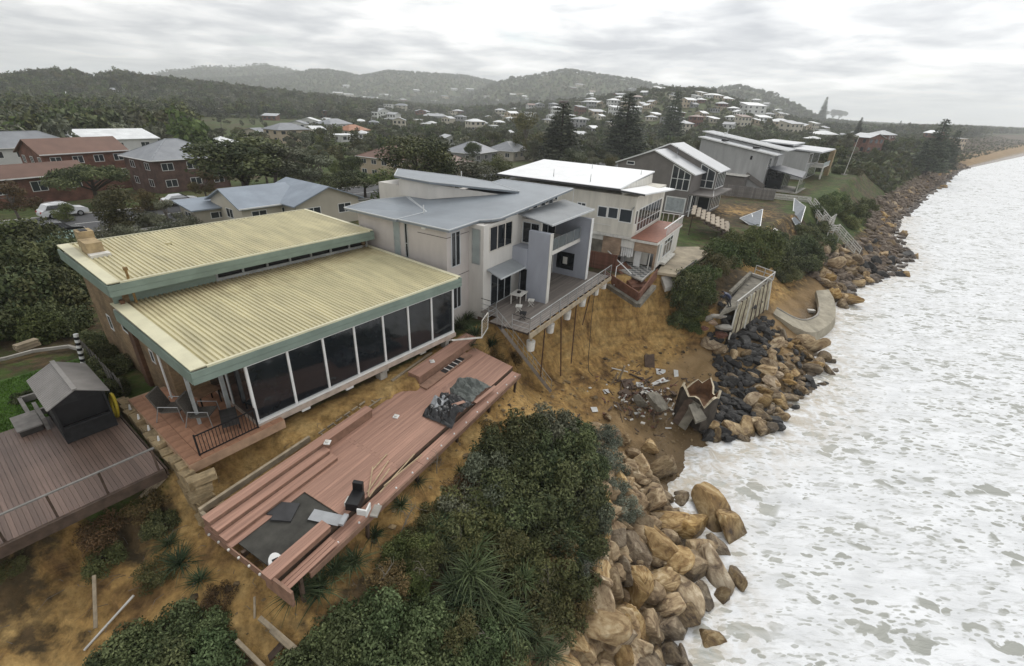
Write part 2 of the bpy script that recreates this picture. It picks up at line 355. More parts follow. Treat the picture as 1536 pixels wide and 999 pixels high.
def build_ground():
    az = np.concatenate([np.linspace(-175, -62, 60)[:-1], np.linspace(-62, 58, 560), np.linspace(58, 175, 60)[1:]]); az = np.radians(az)
    rr = np.concatenate([[1.0, 2.5, 4.0], np.geomspace(5.5, 110, 330), np.geomspace(112, 6400, 150)])
    A, R = np.meshgrid(az, rr); X = R * np.sin(A); Y = R * np.cos(A); Z = H(X, Y)
    n, k = X.shape
    v = np.stack([X, Y, Z], -1).reshape(-1, 3)
    i, j = np.meshgrid(np.arange(n - 1), np.arange(k - 1), indexing='ij'); a = (i * k + j).ravel()
    f = np.stack([a, a + k, a + k + 1, a + 1], -1)
    me = bpy.data.meshes.new('ground'); me.from_pydata(v.tolist(), [], f.tolist())
    s, t = st(X, Y); tt = np.interp(s, STN[:, 0], STN[:, 1]); toe = np.interp(s, STN[:, 0], STN[:, 7])
    gz = np.gradient(Z, axis=0) / np.maximum(np.gradient(R, axis=0), 1e-6); ga = np.gradient(Z, axis=1) / np.maximum(R * np.gradient(A, axis=1), 1e-6)
    slope = np.hypot(gz, ga); nearm = np.hypot(X, Y) < 300
    ss = lambda x, a, b: np.clip((x - a) / (b - a), 0, 1) ** 2 * (3 - 2 * np.clip((x - a) / (b - a), 0, 1))
    sand = ss(t, tt - 1.6, tt - 0.4) * nearm
    # the wooded bank between the broken deck and the rocks, and the scrubby bank further on, are soil rather than bare sand
    bush = ss(s, 1, 5) * (1 - ss(s, 17, 20)) * ss(t, -12.6, -11)
    bank = ss(s, 60, 72) * (1 + .35 * ss(s, 118, 140))
    terr = ss(s, 41, 43) * (1 - ss(s, 56, 59))
    gul = 0.5 + 1.2 * fbm(X / 3.0, Y / 3.0, 41, 3)
    left = 1 - ss(s, 0, 4)
    sandw = sand * (1 - 0.85 * bush) * (1 - 0.6 * bank) * (1 - 0.75 * terr) * (0.75 + 0.25 * gul) * (1 - left * np.clip(.50 - 4.0 * fbm(s / 2.2, t / 7.0, 43, 3), 0, .9))
    beach = ss(t, toe - 0.8, toe + 1.0) * (1 - bush * 0.2) * (1 - ss(t, 400, 900) * 0)
    farbeach = ss(s, 330, 420) * ss(t, toe - 14, toe - 4)
    grass = np.where(t < tt, 0.55 + 0.8 * fbm(X / 9, Y / 9, 33, 3), 0.0) + ss(s, 84, 92) * (1 - ss(s, 118, 128)) * ss(t, -22, -18) * (1 - ss(t, -12, -9)) * 0.9
    sandw = sandw * (1 - ss(s, 84, 92) * (1 - ss(s, 112, 122)) * (1 - ss(t, -13, -10)))
    scrub = ss(s, 112, 130) * (1 - ss(s, 330, 420)) * (1 - ss(t, toe - 2.5, toe)); sandw = sandw * (1 - .45 * scrub); grass = np.maximum(grass, scrub * (.5 + .7 * fbm(X / 6, Y / 6, 37, 3)))
    # bare yards: beside the grey gabled house
    yard = np.exp(-(((X - 36) / 8) ** 2 + ((Y - 77) / 8) ** 2) * 1.2)
    sandw = np.maximum(sandw, yard * 0.55); beach = np.maximum(beach, farbeach)
    colr = np.stack([np.clip(sandw, 0, 1), np.clip(grass * (1 - yard), 0, 1), np.clip(beach, 0, 1), np.ones_like(X)], -1).reshape(-1, 4).astype(np.float32)
    ca = me.color_attributes.new('zone', 'FLOAT_COLOR', 'POINT'); ca.data.foreach_set('color', colr.ravel())
    me.polygons.foreach_set('use_smooth', [True] * len(me.polygons)); me.materials.append(ground_material()); me.update()
    o = bpy.data.objects.new('ground', me); COL.objects.link(o); o['kind'] = 'structure'
build_ground()

def sea_material():
    m = bpy.data.materials.new('sea'); m.use_nodes = True; nt = m.node_tree; N = nt.nodes; L = nt.links
    b = N['Principled BSDF']
    tc = N.new('ShaderNodeTexCoord')
    def noise(sc_, det, ro, dist=0.0, st_=(1, 1, 1), rot=0.0, off=(0, 0, 0)):
        mp = N.new('ShaderNodeMapping'); L.new(tc.outputs['Object'], mp.inputs[0]); mp.inputs['Scale'].default_value = st_; mp.inputs['Rotation'].default_value = (0, 0, rot); mp.inputs['Location'].default_value = off
        n = N.new('ShaderNodeTexNoise'); n.inputs['Scale'].default_value = sc_; n.inputs['Detail'].default_value = det; n.inputs['Roughness'].default_value = ro; n.inputs['Distortion'].default_value = dist
        L.new(mp.outputs[0], n.inputs['Vector']); return n.outputs[0]
    def vor(sc_, rot, st_, warp):
        mp = N.new('ShaderNodeMapping'); mp.inputs['Scale'].default_value = st_; mp.inputs['Rotation'].default_value = (0, 0, rot)
        w = N.new('ShaderNodeVectorMath'); w.operation = 'MULTIPLY_ADD'; nn = N.new('ShaderNodeTexNoise'); nn.inputs['Scale'].default_value = 0.9; nn.inputs['Detail'].default_value = 4
        L.new(tc.outputs['Object'], nn.inputs['Vector']); L.new(nn.outputs['Color'], w.inputs[0]); w.inputs[1].default_value = (warp, warp, 0); L.new(tc.outputs['Object'], w.inputs[2])
        L.new(w.outputs[0], mp.inputs[0])
        v = N.new('ShaderNodeTexVoronoi'); v.feature = 'F1'; v.inputs['Scale'].default_value = sc_; L.new(mp.outputs[0], v.inputs['Vector']); return v
    def mp_(a, lo, hi, o0=0.0, o1=1.0):
        r = N.new('ShaderNodeMapRange'); r.clamp = True; L.new(a, r.inputs[0]); r.inputs[1].default_value = lo; r.inputs[2].default_value = hi; r.inputs[3].default_value = o0; r.inputs[4].default_value = o1; return r.outputs[0]
    def mul(a, c):
        k = N.new('ShaderNodeMath'); k.operation = 'MULTIPLY'; L.new(a, k.inputs[0])
        if hasattr(c, 'is_output'): L.new(c, k.inputs[1])
        else: k.inputs[1].default_value = c
        return k.outputs[0]
    def mx_(a, c):
        k = N.new('ShaderNodeMath'); k.operation = 'MAXIMUM'; L.new(a, k.inputs[0]); L.new(c, k.inputs[1]); return k.outputs[0]
    rot = math.radians(20)
    # holes in the foam where the grey-green water shows: rounded cells, elongated along the swell, in patches
    v1 = vor(0.78, rot, (0.55, 1.25, 1), 1.7); v2 = vor(1.7, rot, (0.5, 1.3, 1), 0.9)
    patch = mp_(noise(0.16, 4, 0.55, 0.6, (0.7, 1.2, 1), rot), 0.50, 0.54)
    patch2 = mp_(noise(0.28, 5, 0.6, 0.8, (0.6, 1.3, 1), rot, (9, 4, 0)), 0.44, 0.54)
    v3 = vor(3.6, rot, (0.45, 1.3, 1), 0.5); patch3 = mp_(noise(0.5, 5, 0.6, 0.8, (0.6, 1.3, 1), rot, (2, 14, 0)), 0.46, 0.52)
    h1 = mul(mp_(v1.outputs['Distance'], 0.37, 0.33), patch); h2 = mul(mp_(v2.outputs['Distance'], 0.36, 0.31), patch2); h3 = mul(mp_(v3.outputs['Distance'], 0.36, 0.30), patch3)
    holes = mx_(mx_(h1, h2), mul(h3, .8))
    streak = mul(mp_(noise(2.4, 7, 0.66, 0.6, (0.35, 1.5, 1), rot), 0.53, 0.62), 0.55)
    f = mx_(holes, mul(streak, mp_(noise(0.2, 3, 0.5, 0.3, (1, 1, 1), 0, (3, 8, 0)), 0.40, 0.56)))
    r = N.new('ShaderNodeMix'); r.data_type = 'RGBA'; L.new(f, r.inputs[0])
    fo = N.new('ShaderNodeValToRGB'); L.new(noise(0.7, 7, 0.62, 0.4, (0.5, 1.2, 1), rot), fo.inputs[0])
    fo.color_ramp.elements[0].position = 0.30; fo.color_ramp.elements[0].color = (0.64, 0.65, 0.655, 1)
    fo.color_ramp.elements[1].position = 0.60; fo.color_ramp.elements[1].color = (0.81, 0.82, 0.83, 1)
    L.new(fo.outputs[0], r.inputs[6]); r.inputs[7].default_value = (0.34, 0.345, 0.31, 1)
    # sandy water churned up against the rocks
    at = N.new('ShaderNodeAttribute'); at.attribute_name = 'churn'
    br = mul(at.outputs['Fac'], mp_(noise(1.1, 7, 0.66, 0.8), 0.40, 0.62))
    r2 = N.new('ShaderNodeMix'); r2.data_type = 'RGBA'; L.new(br, r2.inputs[0]); L.new(r.outputs[2], r2.inputs[6]); r2.inputs[7].default_value = (0.46, 0.40, 0.31, 1)
    L.new(r2.outputs[2], b.inputs['Base Color'])
    L.new(mp_(f, 0, 1, 0.85, 0.25), b.inputs['Roughness']); b.inputs['Specular IOR Level'].default_value = 0.3
    bp = N.new('ShaderNodeBump'); bp.inputs['Distance'].default_value = 0.13; bp.inputs['Strength'].default_value = 0.8
    L.new(noise(1.3, 8, 0.62, 0.5, (0.5, 1.3, 1), rot), bp.inputs['Height']); L.new(bp.outputs[0], b.inputs['Normal'])
    return m
def build_sea():
    az = np.radians(np.concatenate([np.linspace(-10, 10, 30)[:-1], np.linspace(10, 62, 300), np.linspace(62, 180, 60)[1:]]))
    rr = np.concatenate([[0.5, 4.0], np.geomspace(7, 200, 240), np.geomspace(210, 7000, 80)])
    A, R = np.meshgrid(az, rr); X = R * np.sin(A); Y = R * np.cos(A); s, t = st(X, Y)
    amp = np.clip(1.2 - R / 400, 0.15, 1)
    Z = 0.18 + amp * (0.45 * fbm(s / 9, t / 5, 51, 4) + 0.18 * fbm(s / 2.2, t / 1.4, 61, 3))
    n, k = X.shape; v = np.stack([X, Y, Z], -1).reshape(-1, 3)
    i, j = np.meshgrid(np.arange(n - 1), np.arange(k - 1), indexing='ij'); a = (i * k + j).ravel()
    me = bpy.data.meshes.new('sea'); me.from_pydata(v.tolist(), [], np.stack([a, a + k, a + k + 1, a + 1], -1).tolist())
    w = np.interp(s, STN[:, 0], STN[:, 9])
    ch = np.clip(1 - (t - w) / 5.5, 0, 1) * (R < 160)
    q = me.attributes.new('churn', 'FLOAT', 'POINT'); q.data.foreach_set('value', ch.ravel().astype(np.float32))
    me.polygons.foreach_set('use_smooth', [True] * len(me.polygons)); me.materials.append(sea_material()); me.update()
    o = bpy.data.objects.new('sea', me); COL.objects.link(o); o['kind'] = 'structure'
build_sea()
def build_lagoon():
    m = mat('lagoon_water', (0.10, 0.12, 0.12), 0.12, 0.1, 0.05, bump=0.02, bscale=1.0, spec=0.5)
    pts = [(-262 + 62 * math.cos(a), 492 + 36 * math.sin(a), 2.0) for a in np.linspace(0, 2 * math.pi, 48, endpoint=False)]
    b = MB(); b.add(pts, [tuple(range(48))]); o = b.build('lagoon', m); o['kind'] = 'structure'
build_lagoon()
def build_road():
    m = mat('asphalt', (0.085, 0.085, 0.088), 0.85, 0.2, 0.6, bump=0.01, bscale=20)
    mk = mat('road_paint', (0.62, 0.62, 0.60), 0.7, 0.15, 3)
    kb = mat('kerb_concrete', (0.33, 0.32, 0.30), 0.85, 0.15, 2)
    def strip(t0, t1, dz, s0=-55, s1=150, th=None):
        ss = np.arange(s0, s1 + 0.1, 2.5); b = MB(); v = []; f = []
        for k, s in enumerate(ss):
            for t in (t0, t1):
                x, y = xy(s, t); v.append((x, y, RZ(s) + dz))
        n = len(ss)
        f = [(2 * i, 2 * i + 1, 2 * i + 3, 2 * i + 2) for i in range(n - 1)]
        if th:
            v += [(p[0], p[1], p[2] - th) for p in v]
            for i in range(n - 1): f += [(2 * i + 1, 2 * i + 1 + 2 * n, 2 * i + 3 + 2 * n, 2 * i + 3), (2 * i + 2, 2 * i + 2 + 2 * n, 2 * i + 2 * n, 2 * i)]
        b.add(v, f); return b
    def RZ(s):
        return max(Hz(*xy(s, tt)) for tt in (-70, -74, -78)) + 0.06
    o = strip(-79.5, -69, 0.0, th=0.4).build('road', m); o['kind'] = 'structure'
    o2 = strip(-74.3, -74.15, 0.005).build('lane_marking', mk, o)
    for a, c in ((-80.0, -79.5), (-69, -68.5)): strip(a, c, 0.12, th=0.3).build('kerb', kb, o)
    strip(-67.5, -66, 0.10, th=0.3).build('footpath', kb, o)
build_road()
# ------------------------------------------------------------------ shared looks
M_ROOFY = mat('cream_metal_roof', (0.52, 0.47, 0.29), 0.5, 0.16, 0.9, spec=0.4, detail=9, stretch=(2.2, .35, 1))
M_FASCIA = mat('sage_green_fascia', (0.20, 0.255, 0.215), 0.55, 0.12, 1.0)
M_WHITE = mat('white_paint', (0.70, 0.70, 0.68), 0.5, 0.08, 1.5)
M_OFFW = mat('off_white_render', (0.60, 0.58, 0.53), 0.8, 0.16, 1.2, stretch=(2, 2, .35), bump=0.004, bscale=30)
M_GLASS = glass_mat('dark_glass')
M_GLASSB = glass_mat('window_glass', (0.035, 0.042, 0.048), 0.07)
M_FROST = mat('frosted_glass', (0.30, 0.34, 0.33), 0.35, 0.1, 1.0, spec=0.5)
M_BLACK = mat('black_metal', (0.012, 0.012, 0.013), 0.5, 0.2, 3)
M_STEEL = mat('galvanised_steel', (0.42, 0.43, 0.43), 0.4, 0.12, 3, metal=0.6)
M_CONC = mat('concrete', (0.34, 0.32, 0.285), 0.9, 0.22, 1.4, bump=0.01, bscale=14)
M_CONCD = mat('weathered_concrete', (0.17, 0.155, 0.125), 0.9, 0.35, 1.6, bump=0.012, bscale=12)
M_DECKR = mat('red_brown_decking', (0.355, 0.205, 0.150), 0.68, 0.15, 1.6, rnd=0.14, stretch=(0.35, 6, 6), spec=0.35)
M_DECKG = mat('wet_brown_decking', (0.150, 0.100, 0.078), 0.45, 0.22, 2.0, rnd=0.22, stretch=(5, 0.35, 5), spec=0.45)
M_DECKGY = mat('silvered_decking', (0.19, 0.165, 0.145), 0.6, 0.18, 2.0, rnd=0.2, stretch=(0.35, 6, 6))
M_TIMB = mat('raw_timber', (0.33, 0.27, 0.19), 0.8, 0.25, 3.0, rnd=0.2, bump=0.004)
M_TIMBD = mat('dark_timber', (0.085, 0.058, 0.042), 0.75, 0.3, 3.0, rnd=0.2)
M_TERRA = mat('terracotta_paving', (0.36, 0.19, 0.115), 0.7, 0.18, 2.5, rnd=0.1)
M_RUST = mat('rusted_steel', (0.075, 0.038, 0.025), 0.8, 0.4, 5)
M_SANDST = mat('sandstone_blocks', (0.31, 0.235, 0.135), 0.9, 0.3, 2.2, rnd=0.25, bump=0.02, bscale=9)
def brick_mat(name, c1, c2, mortar, sc_=1.0, axis_=None):
    if name in MATS: return MATS[name]
    m = bpy.data.materials.new(name); m.use_nodes = True; MATS[name] = m; nt = m.node_tree; N = nt.nodes; L = nt.links
    b = N['Principled BSDF']; b.inputs['Roughness'].default_value = 0.9
    tc = N.new('ShaderNodeTexCoord'); sp = N.new('ShaderNodeSeparateXYZ'); L.new(tc.outputs['Object'], sp.inputs[0])
    ad = N.new('ShaderNodeMath'); L.new(sp.outputs[0], ad.inputs[0]); L.new(sp.outputs[1], ad.inputs[1])
    cb = N.new('ShaderNodeCombineXYZ'); L.new(ad.outputs[0], cb.inputs[0]); L.new(sp.outputs[2], cb.inputs[1])
    br = N.new('ShaderNodeTexBrick'); L.new(cb.outputs[0], br.inputs['Vector']); br.inputs['Scale'].default_value = 4.0 / sc_
    br.inputs['Color1'].default_value = (*c1, 1); br.inputs['Color2'].default_value = (*c2, 1); br.inputs['Mortar'].default_value = (*mortar, 1)
    br.inputs['Mortar Size'].default_value = 0.012; br.inputs['Brick Width'].default_value = 0.95; br.inputs['Row Height'].default_value = 0.34
    n = N.new('ShaderNodeTexNoise'); n.inputs['Scale'].default_value = 0.8; n.inputs['Detail'].default_value = 7; L.new(tc.outputs['Object'], n.inputs['Vector'])
    mr = N.new('ShaderNodeMapRange'); L.new(n.outputs[0], mr.inputs[0]); mr.inputs[1].default_value = 0.3; mr.inputs[2].default_value = 0.7; mr.inputs[3].default_value = 0.55; mr.inputs[4].default_value = 1.3
    mx = N.new('ShaderNodeMix'); mx.data_type = 'RGBA'; mx.blend_type = 'MULTIPLY'; mx.inputs[0].default_value = 1; L.new(br.outputs[0], mx.inputs[6]); L.new(mr.outputs[0], mx.inputs[7])
    L.new(mx.outputs[2], b.inputs['Base Color'])
    bp = N.new('ShaderNodeBump'); bp.inputs['Distance'].default_value = 0.012; bp.invert = True; L.new(br.outputs['Fac'], bp.inputs['Height']); L.new(bp.outputs[0], b.inputs['Normal'])
    return m
M_BRICKY = brick_mat('sandy_brick', (0.27, 0.185, 0.10), (0.19, 0.125, 0.065), (0.17, 0.14, 0.095))
M_BRICKR = brick_mat('red_brick', (0.20, 0.085, 0.055), (0.14, 0.062, 0.045), (0.20, 0.16, 0.13))
M_BRICKB = brick_mat('brown_brick', (0.13, 0.075, 0.058), (0.10, 0.06, 0.05), (0.17, 0.14, 0.12))
M_BRICKP = brick_mat('peach_brick', (0.40, 0.29, 0.20), (0.32, 0.22, 0.15), (0.34, 0.28, 0.22))

def window(parent, plane, c, a0, a1, z0, z1, panes=1, fr=0.06, frame=None, glass=None, proud=0.03, bars=(), inset=0.04):
    """a window set in a wall: plane 'x' (wall at x=c, runs along y) or 'y'; frame sub-parts on a glass part"""
    sgn = proud
    fm = frame or M_WHITE; gm = glass or M_GLASS
    def bxp(b, p0, p1, q0, q1, d0, d1):
        if plane == 'y': b.box(p0, p1, min(c + d0, c + d1), max(c + d0, c + d1), q0, q1)
        else: b.box(min(c + d0, c + d1), max(c + d0, c + d1), p0, p1, q0, q1)
    w = bpy.data.objects.new('window', None)
    b = MB(); bxp(b, a0, a1, z0, z0 + fr, 0.01, -sgn); bxp(b, a0, a1, z1 - fr, z1, 0.01, -sgn)
    step = (a1 - a0) / panes
    for k in range(panes + 1):
        x = a0 + step * k; x0 = max(a0, x - fr / 2) if 0 < k < panes else (a0 if k == 0 else a1 - fr); bxp(b, x0, x0 + fr, z0 + fr, z1 - fr, 0.01, -sgn)
    for zb in bars: bxp(b, a0 + fr, a1 - fr, zb - fr / 3, zb + fr / 3, 0.008, -sgn * 0.8)
    o = b.build('window', fm, parent)
    for k in range(panes):
        g = MB(); bxp(g, a0 + step * k + fr / 2 + 0.003, a0 + step * (k + 1) - fr / 2 - 0.003, z0 + fr * 0.7, z1 - fr * 0.7, 0.005, -sgn * 0.35); g.build('pane', gm, o)
    return o

# ------------------------------------------------------------------ the long low house with the cream ribbed roofs
o1 = P(388, 634, 9.0); R36 = axis(36.4)
def build_long_house():
    h = thing('beach_house', 'long low house with cream ribbed metal roofs, sage fascias and dark glass sea front', 'house', (o1[0], o1[1], 8.0), R36)
    Z = 8.0
    # walls: sandy brick side and back, rear block taller
    b = MB(); b.box(-1.45, -1.2, 4.6, 8.4, -0.4, 4.38); b.box(-1.45, -1.2, 8.4, 15.6, -0.4, 5.55); b.box(-1.2, 12.3, 15.35, 15.6, -0.4, 5.55); b.box(12.05, 12.3, 0.15, 8.4, -0.4, 4.38); b.box(12.05, 12.3, 8.4, 15.35, -0.4, 5.55); b.box(-1.2, 0.05, 4.6, 4.85, -0.3, 4.0)
    w = b.build('wall', M_BRICKY, h)
    for v0, v1, z0, z1 in ((9.6, 10.5, 2.6, 3.5), (6.4, 6.9, 2.1, 2.8), (12.6, 13.2, 1.8, 2.7)): window(h, 'x', -1.45, v0, v1, z0, z1, 1, 0.05)
    MB().box(-1.62, -1.45, 8.2, 8.9, -0.4, 4.9).build('pier', brick_mat('dark_pier_brick', (0.15, 0.075, 0.04), (0.11, 0.055, 0.03), (0.09, 0.06, 0.04)), h)
    # roofs
    b = MB(); b.sheet((-1.72, -0.10, 4.52), (12.55, -0.10, 4.52), (-1.72, 8.72, 4.66), 0.20, 0.06); rf = b.build('roof', M_ROOFY, h, 'cream ribbed lower roof')
    b = MB(); b.sheet((-1.74, 7.95, 5.86), (12.45, 7.95, 5.86), (-1.74, 15.85, 6.0), 0.20, 0.06); rb = b.build('roof', M_ROOFY, h, 'cream ribbed upper roof')
    cap = mat('cream_flashing', (0.62, 0.585, 0.41), 0.45, 0.08, 1.0)
    for x0, x1 in ((-1.92, -1.36), (12.42, 12.68)): MB().hexa([(x0, -0.2, 4.56), (x1, -0.2, 4.56), (x1, 8.7, 4.70), (x0, 8.7, 4.70), (x0, -0.2, 4.605), (x1, -0.2, 4.605), (x1, 8.7, 4.745), (x0, 8.7, 4.745)]).build('flashing', cap, rf)
    MB().box(-1.36, 12.42, -0.24, -0.12, 4.50, 4.585).build('flashing', cap, rf)
    for x0, x1 in ((-1.94, -1.46), (12.36, 12.6)): MB().hexa([(x0, 7.83, 5.9), (x1, 7.83, 5.9), (x1, 16.0, 6.04), (x0, 16.0, 6.04), (x0, 7.83, 5.945), (x1, 7.83, 5.945), (x1, 16.0, 6.085), (x0, 16.0, 6.085)]).build('flashing', cap, rb)
    MB().box(-1.46, 12.36, 7.80, 7.92, 5.85, 5.925).build('flashing', cap, rb); MB().box(-1.46, 12.36, 15.9, 16.0, 6.0, 6.08).build('flashing', cap, rb)
    # rust-brown stain washed down from the clerestory end of the lower sheets
    st_m = M_ROOFY.copy(); st_m.name = 'stained_cream_metal_roof'; nt = st_m.node_tree; N = nt.nodes; L = nt.links; bs = N['Principled BSDF']; src = bs.inputs['Base Color'].links[0].from_socket
    tc = N.new('ShaderNodeTexCoord'); sp = N.new('ShaderNodeSeparateXYZ'); L.new(tc.outputs['Object'], sp.inputs[0]); nz = N.new('ShaderNodeTexNoise'); nz.inputs['Scale'].default_value = 1.1; nz.inputs['Detail'].default_value = 7; L.new(tc.outputs['Object'], nz.inputs['Vector'])
    ma = N.new('ShaderNodeMath'); ma.operation = 'MULTIPLY_ADD'; L.new(nz.outputs[0], ma.inputs[0]); ma.inputs[1].default_value = 5.0; L.new(sp.outputs[1], ma.inputs[2]); mr = N.new('ShaderNodeMapRange'); L.new(ma.outputs[0], mr.inputs[0]); mr.inputs[1].default_value = 8.2; mr.inputs[2].default_value = 12.0; mr.inputs[3].default_value = 0.0; mr.inputs[4].default_value = 0.8
    mx = N.new('ShaderNodeMix'); mx.data_type = 'RGBA'; L.new(mr.outputs[0], mx.inputs[0]); L.new(src, mx.inputs[6]); mx.inputs[7].default_value = (.24, .165, .085, 1); L.new(mx.outputs[2], bs.inputs['Base Color']); rf.data.materials[0] = st_m
    # fascias in two boards each
    for z0, z1 in ((3.98, 4.235), (4.245, 4.50)):
        MB().box(-1.95, 12.7, -0.27, -0.20, z0, z1).build('fascia_board', M_FASCIA, h); MB().box(-1.97, -1.88, -0.2, 8.3, z0, z1).build('fascia_board', M_FASCIA, h); MB().box(12.64, 12.71, -0.2, 8.6, z0, z1).build('fascia_board', M_FASCIA, h)
    for z0, z1 in ((5.30, 5.56), (5.57, 5.845)):
        MB().box(-1.97, 12.62, 7.76, 7.83, z0, z1).build('fascia_board', M_FASCIA, h); MB().box(-1.99, -1.9, 7.83, 16.0, z0, z1).build('fascia_board', M_FASCIA, h); MB().box(12.56, 12.63, 7.83, 16.0, z0, z1).build('fascia_board', M_FASCIA, h)
    MB().box(-1.9, 12.5, -0.18, 8.6, 4.40, 4.47).build('soffit', mat('soffit', (0.45, 0.43, 0.38), 0.8), h)
    MB().box(-1.88, 12.5, 7.85, 15.9, 5.6, 5.66).build('soffit', MATS['soffit'], h)
    # clerestory strip under the upper roof
    MB().box(-1.8, 2.7, 8.45, 8.55, 4.6, 5.6).build('clerestory_panel', M_FASCIA, h)
    MB().box(2.7, 12.45, 8.55, 8.6, 4.6, 5.6).build('clerestory_back', M_BLACK, h)
    MB().box(2.7, 12.45, 8.40, 8.5, 4.62, 4.86).build('clerestory_sill', mat('grey_trim', (0.34, 0.35, 0.34), 0.6), h)
    for k in range(8): x = 2.75 + k * 1.38; MB().box(x - 0.05, x + 0.05, 8.38, 8.5, 4.86, 5.55).build('clerestory_mullion', MATS['grey_trim'], h)
    # glazed sea front, seven tall panes
    us = [0.0, 1.78, 3.5, 5.2, 6.95, 8.65, 10.4, 12.15]
    for a, c in zip(us[:-1], us[1:]):
        MB().box(a + 0.05, c - 0.05, 0.02, 0.05, 1.12, 4.0).build('window_pane', M_GLASS, h)
    for u in us: MB().box(u - 0.05, u + 0.05, -0.05, 0.07, 1.05, 4.0).build('mullion', M_WHITE, h)
    MB().box(0.05, 12.1, -0.04, 0.06, 3.82, 3.93).build('head_rail', M_WHITE, h)
    MB().box(-0.05, 12.2, -0.10, 0.06, 0.98, 1.10).build('sill_rail', M_WHITE, h)
    MB().box(-0.02, 0.03, 0.07, 4.6, 1.0, 4.0).build('return_glazing', M_GLASS, h)
    MB().box(-0.06, 0.05, 2.2, 2.32, 1.0, 4.0).build('mullion', M_WHITE, h)
    # exposed floor edge and broken footings
    MB().box(-0.1, 12.25, -0.16, 15.3, 0.72, 0.97).build('floor_slab', mat('floor_edge', (0.42, 0.34, 0.28), 0.85, 0.2, 2.0, bump=0.01), h)
    for u in (1.9, 4.3, 6.55, 9.3, 11.4):
        MB().box(u, u + 0.42, -0.14, 0.3, 0.58, 0.735).build('pile_cap', M_WHITE if u < 5 else M_CONC, h)
    MB().box(6.5, 6.95, 0.0, 0.45, -0.7, 0.6).build('footing', M_CONC, h); MB().box(11.45, 11.75, -0.02, 0.4, -0.5, 0.6).build('footing', M_CONC, h)
    MB().box(-1.66, -1.54, 1.9, 2.02, 0.9, 4.0).build('corner_post', MATS['grey_trim'], h)
    MB().box(-0.42, -0.27, 1.9, 2.05, 1.0, 4.0).build('veranda_post', MATS['grey_trim'], h)
    # chimney of two flues, vent pipe, roof vents
    b = MB(); b.box(-1.30, -0.62, 12.9, 14.2, 5.9, 6.62); b.box(-1.2, -0.55, 14.25, 15.1, 5.95, 6.95); ch = b.build('chimney', M_SANDST, h)
    MB().box(-1.05, -0.75, 14.4, 14.9, 6.95, 6.985).build('flue', M_BLACK, ch); MB().box(-1.34, -0.5, 12.4, 12.95, 5.95, 6.12).build('flashing', M_OFFW, ch)
    b = MB(); b.tube([(-1.05, 8.1, 4.7), (-1.05, 8.06, 6.35)], 0.055, 8); b.box(-1.13, -0.97, 7.98, 8.14, 6.33, 6.47); b.build('vent_pipe', mat('rusty_brass', (0.24, 0.15, 0.055), 0.7, 0.3, 5), h)
    MB().box(2.1, 2.35, 12.6, 12.8, 6.0, 6.1).build('roof_vent', M_ROOFY, h)
    b = MB(); b.tube([(-1.80, 0.8, 3.96), (-1.80, 4.4, 3.90), (-1.62, 4.9, 3.86), (-1.62, 4.95, -0.2)], 0.045, 6); b.build('downpipe', M_WHITE, h)
    return h
build_long_house()

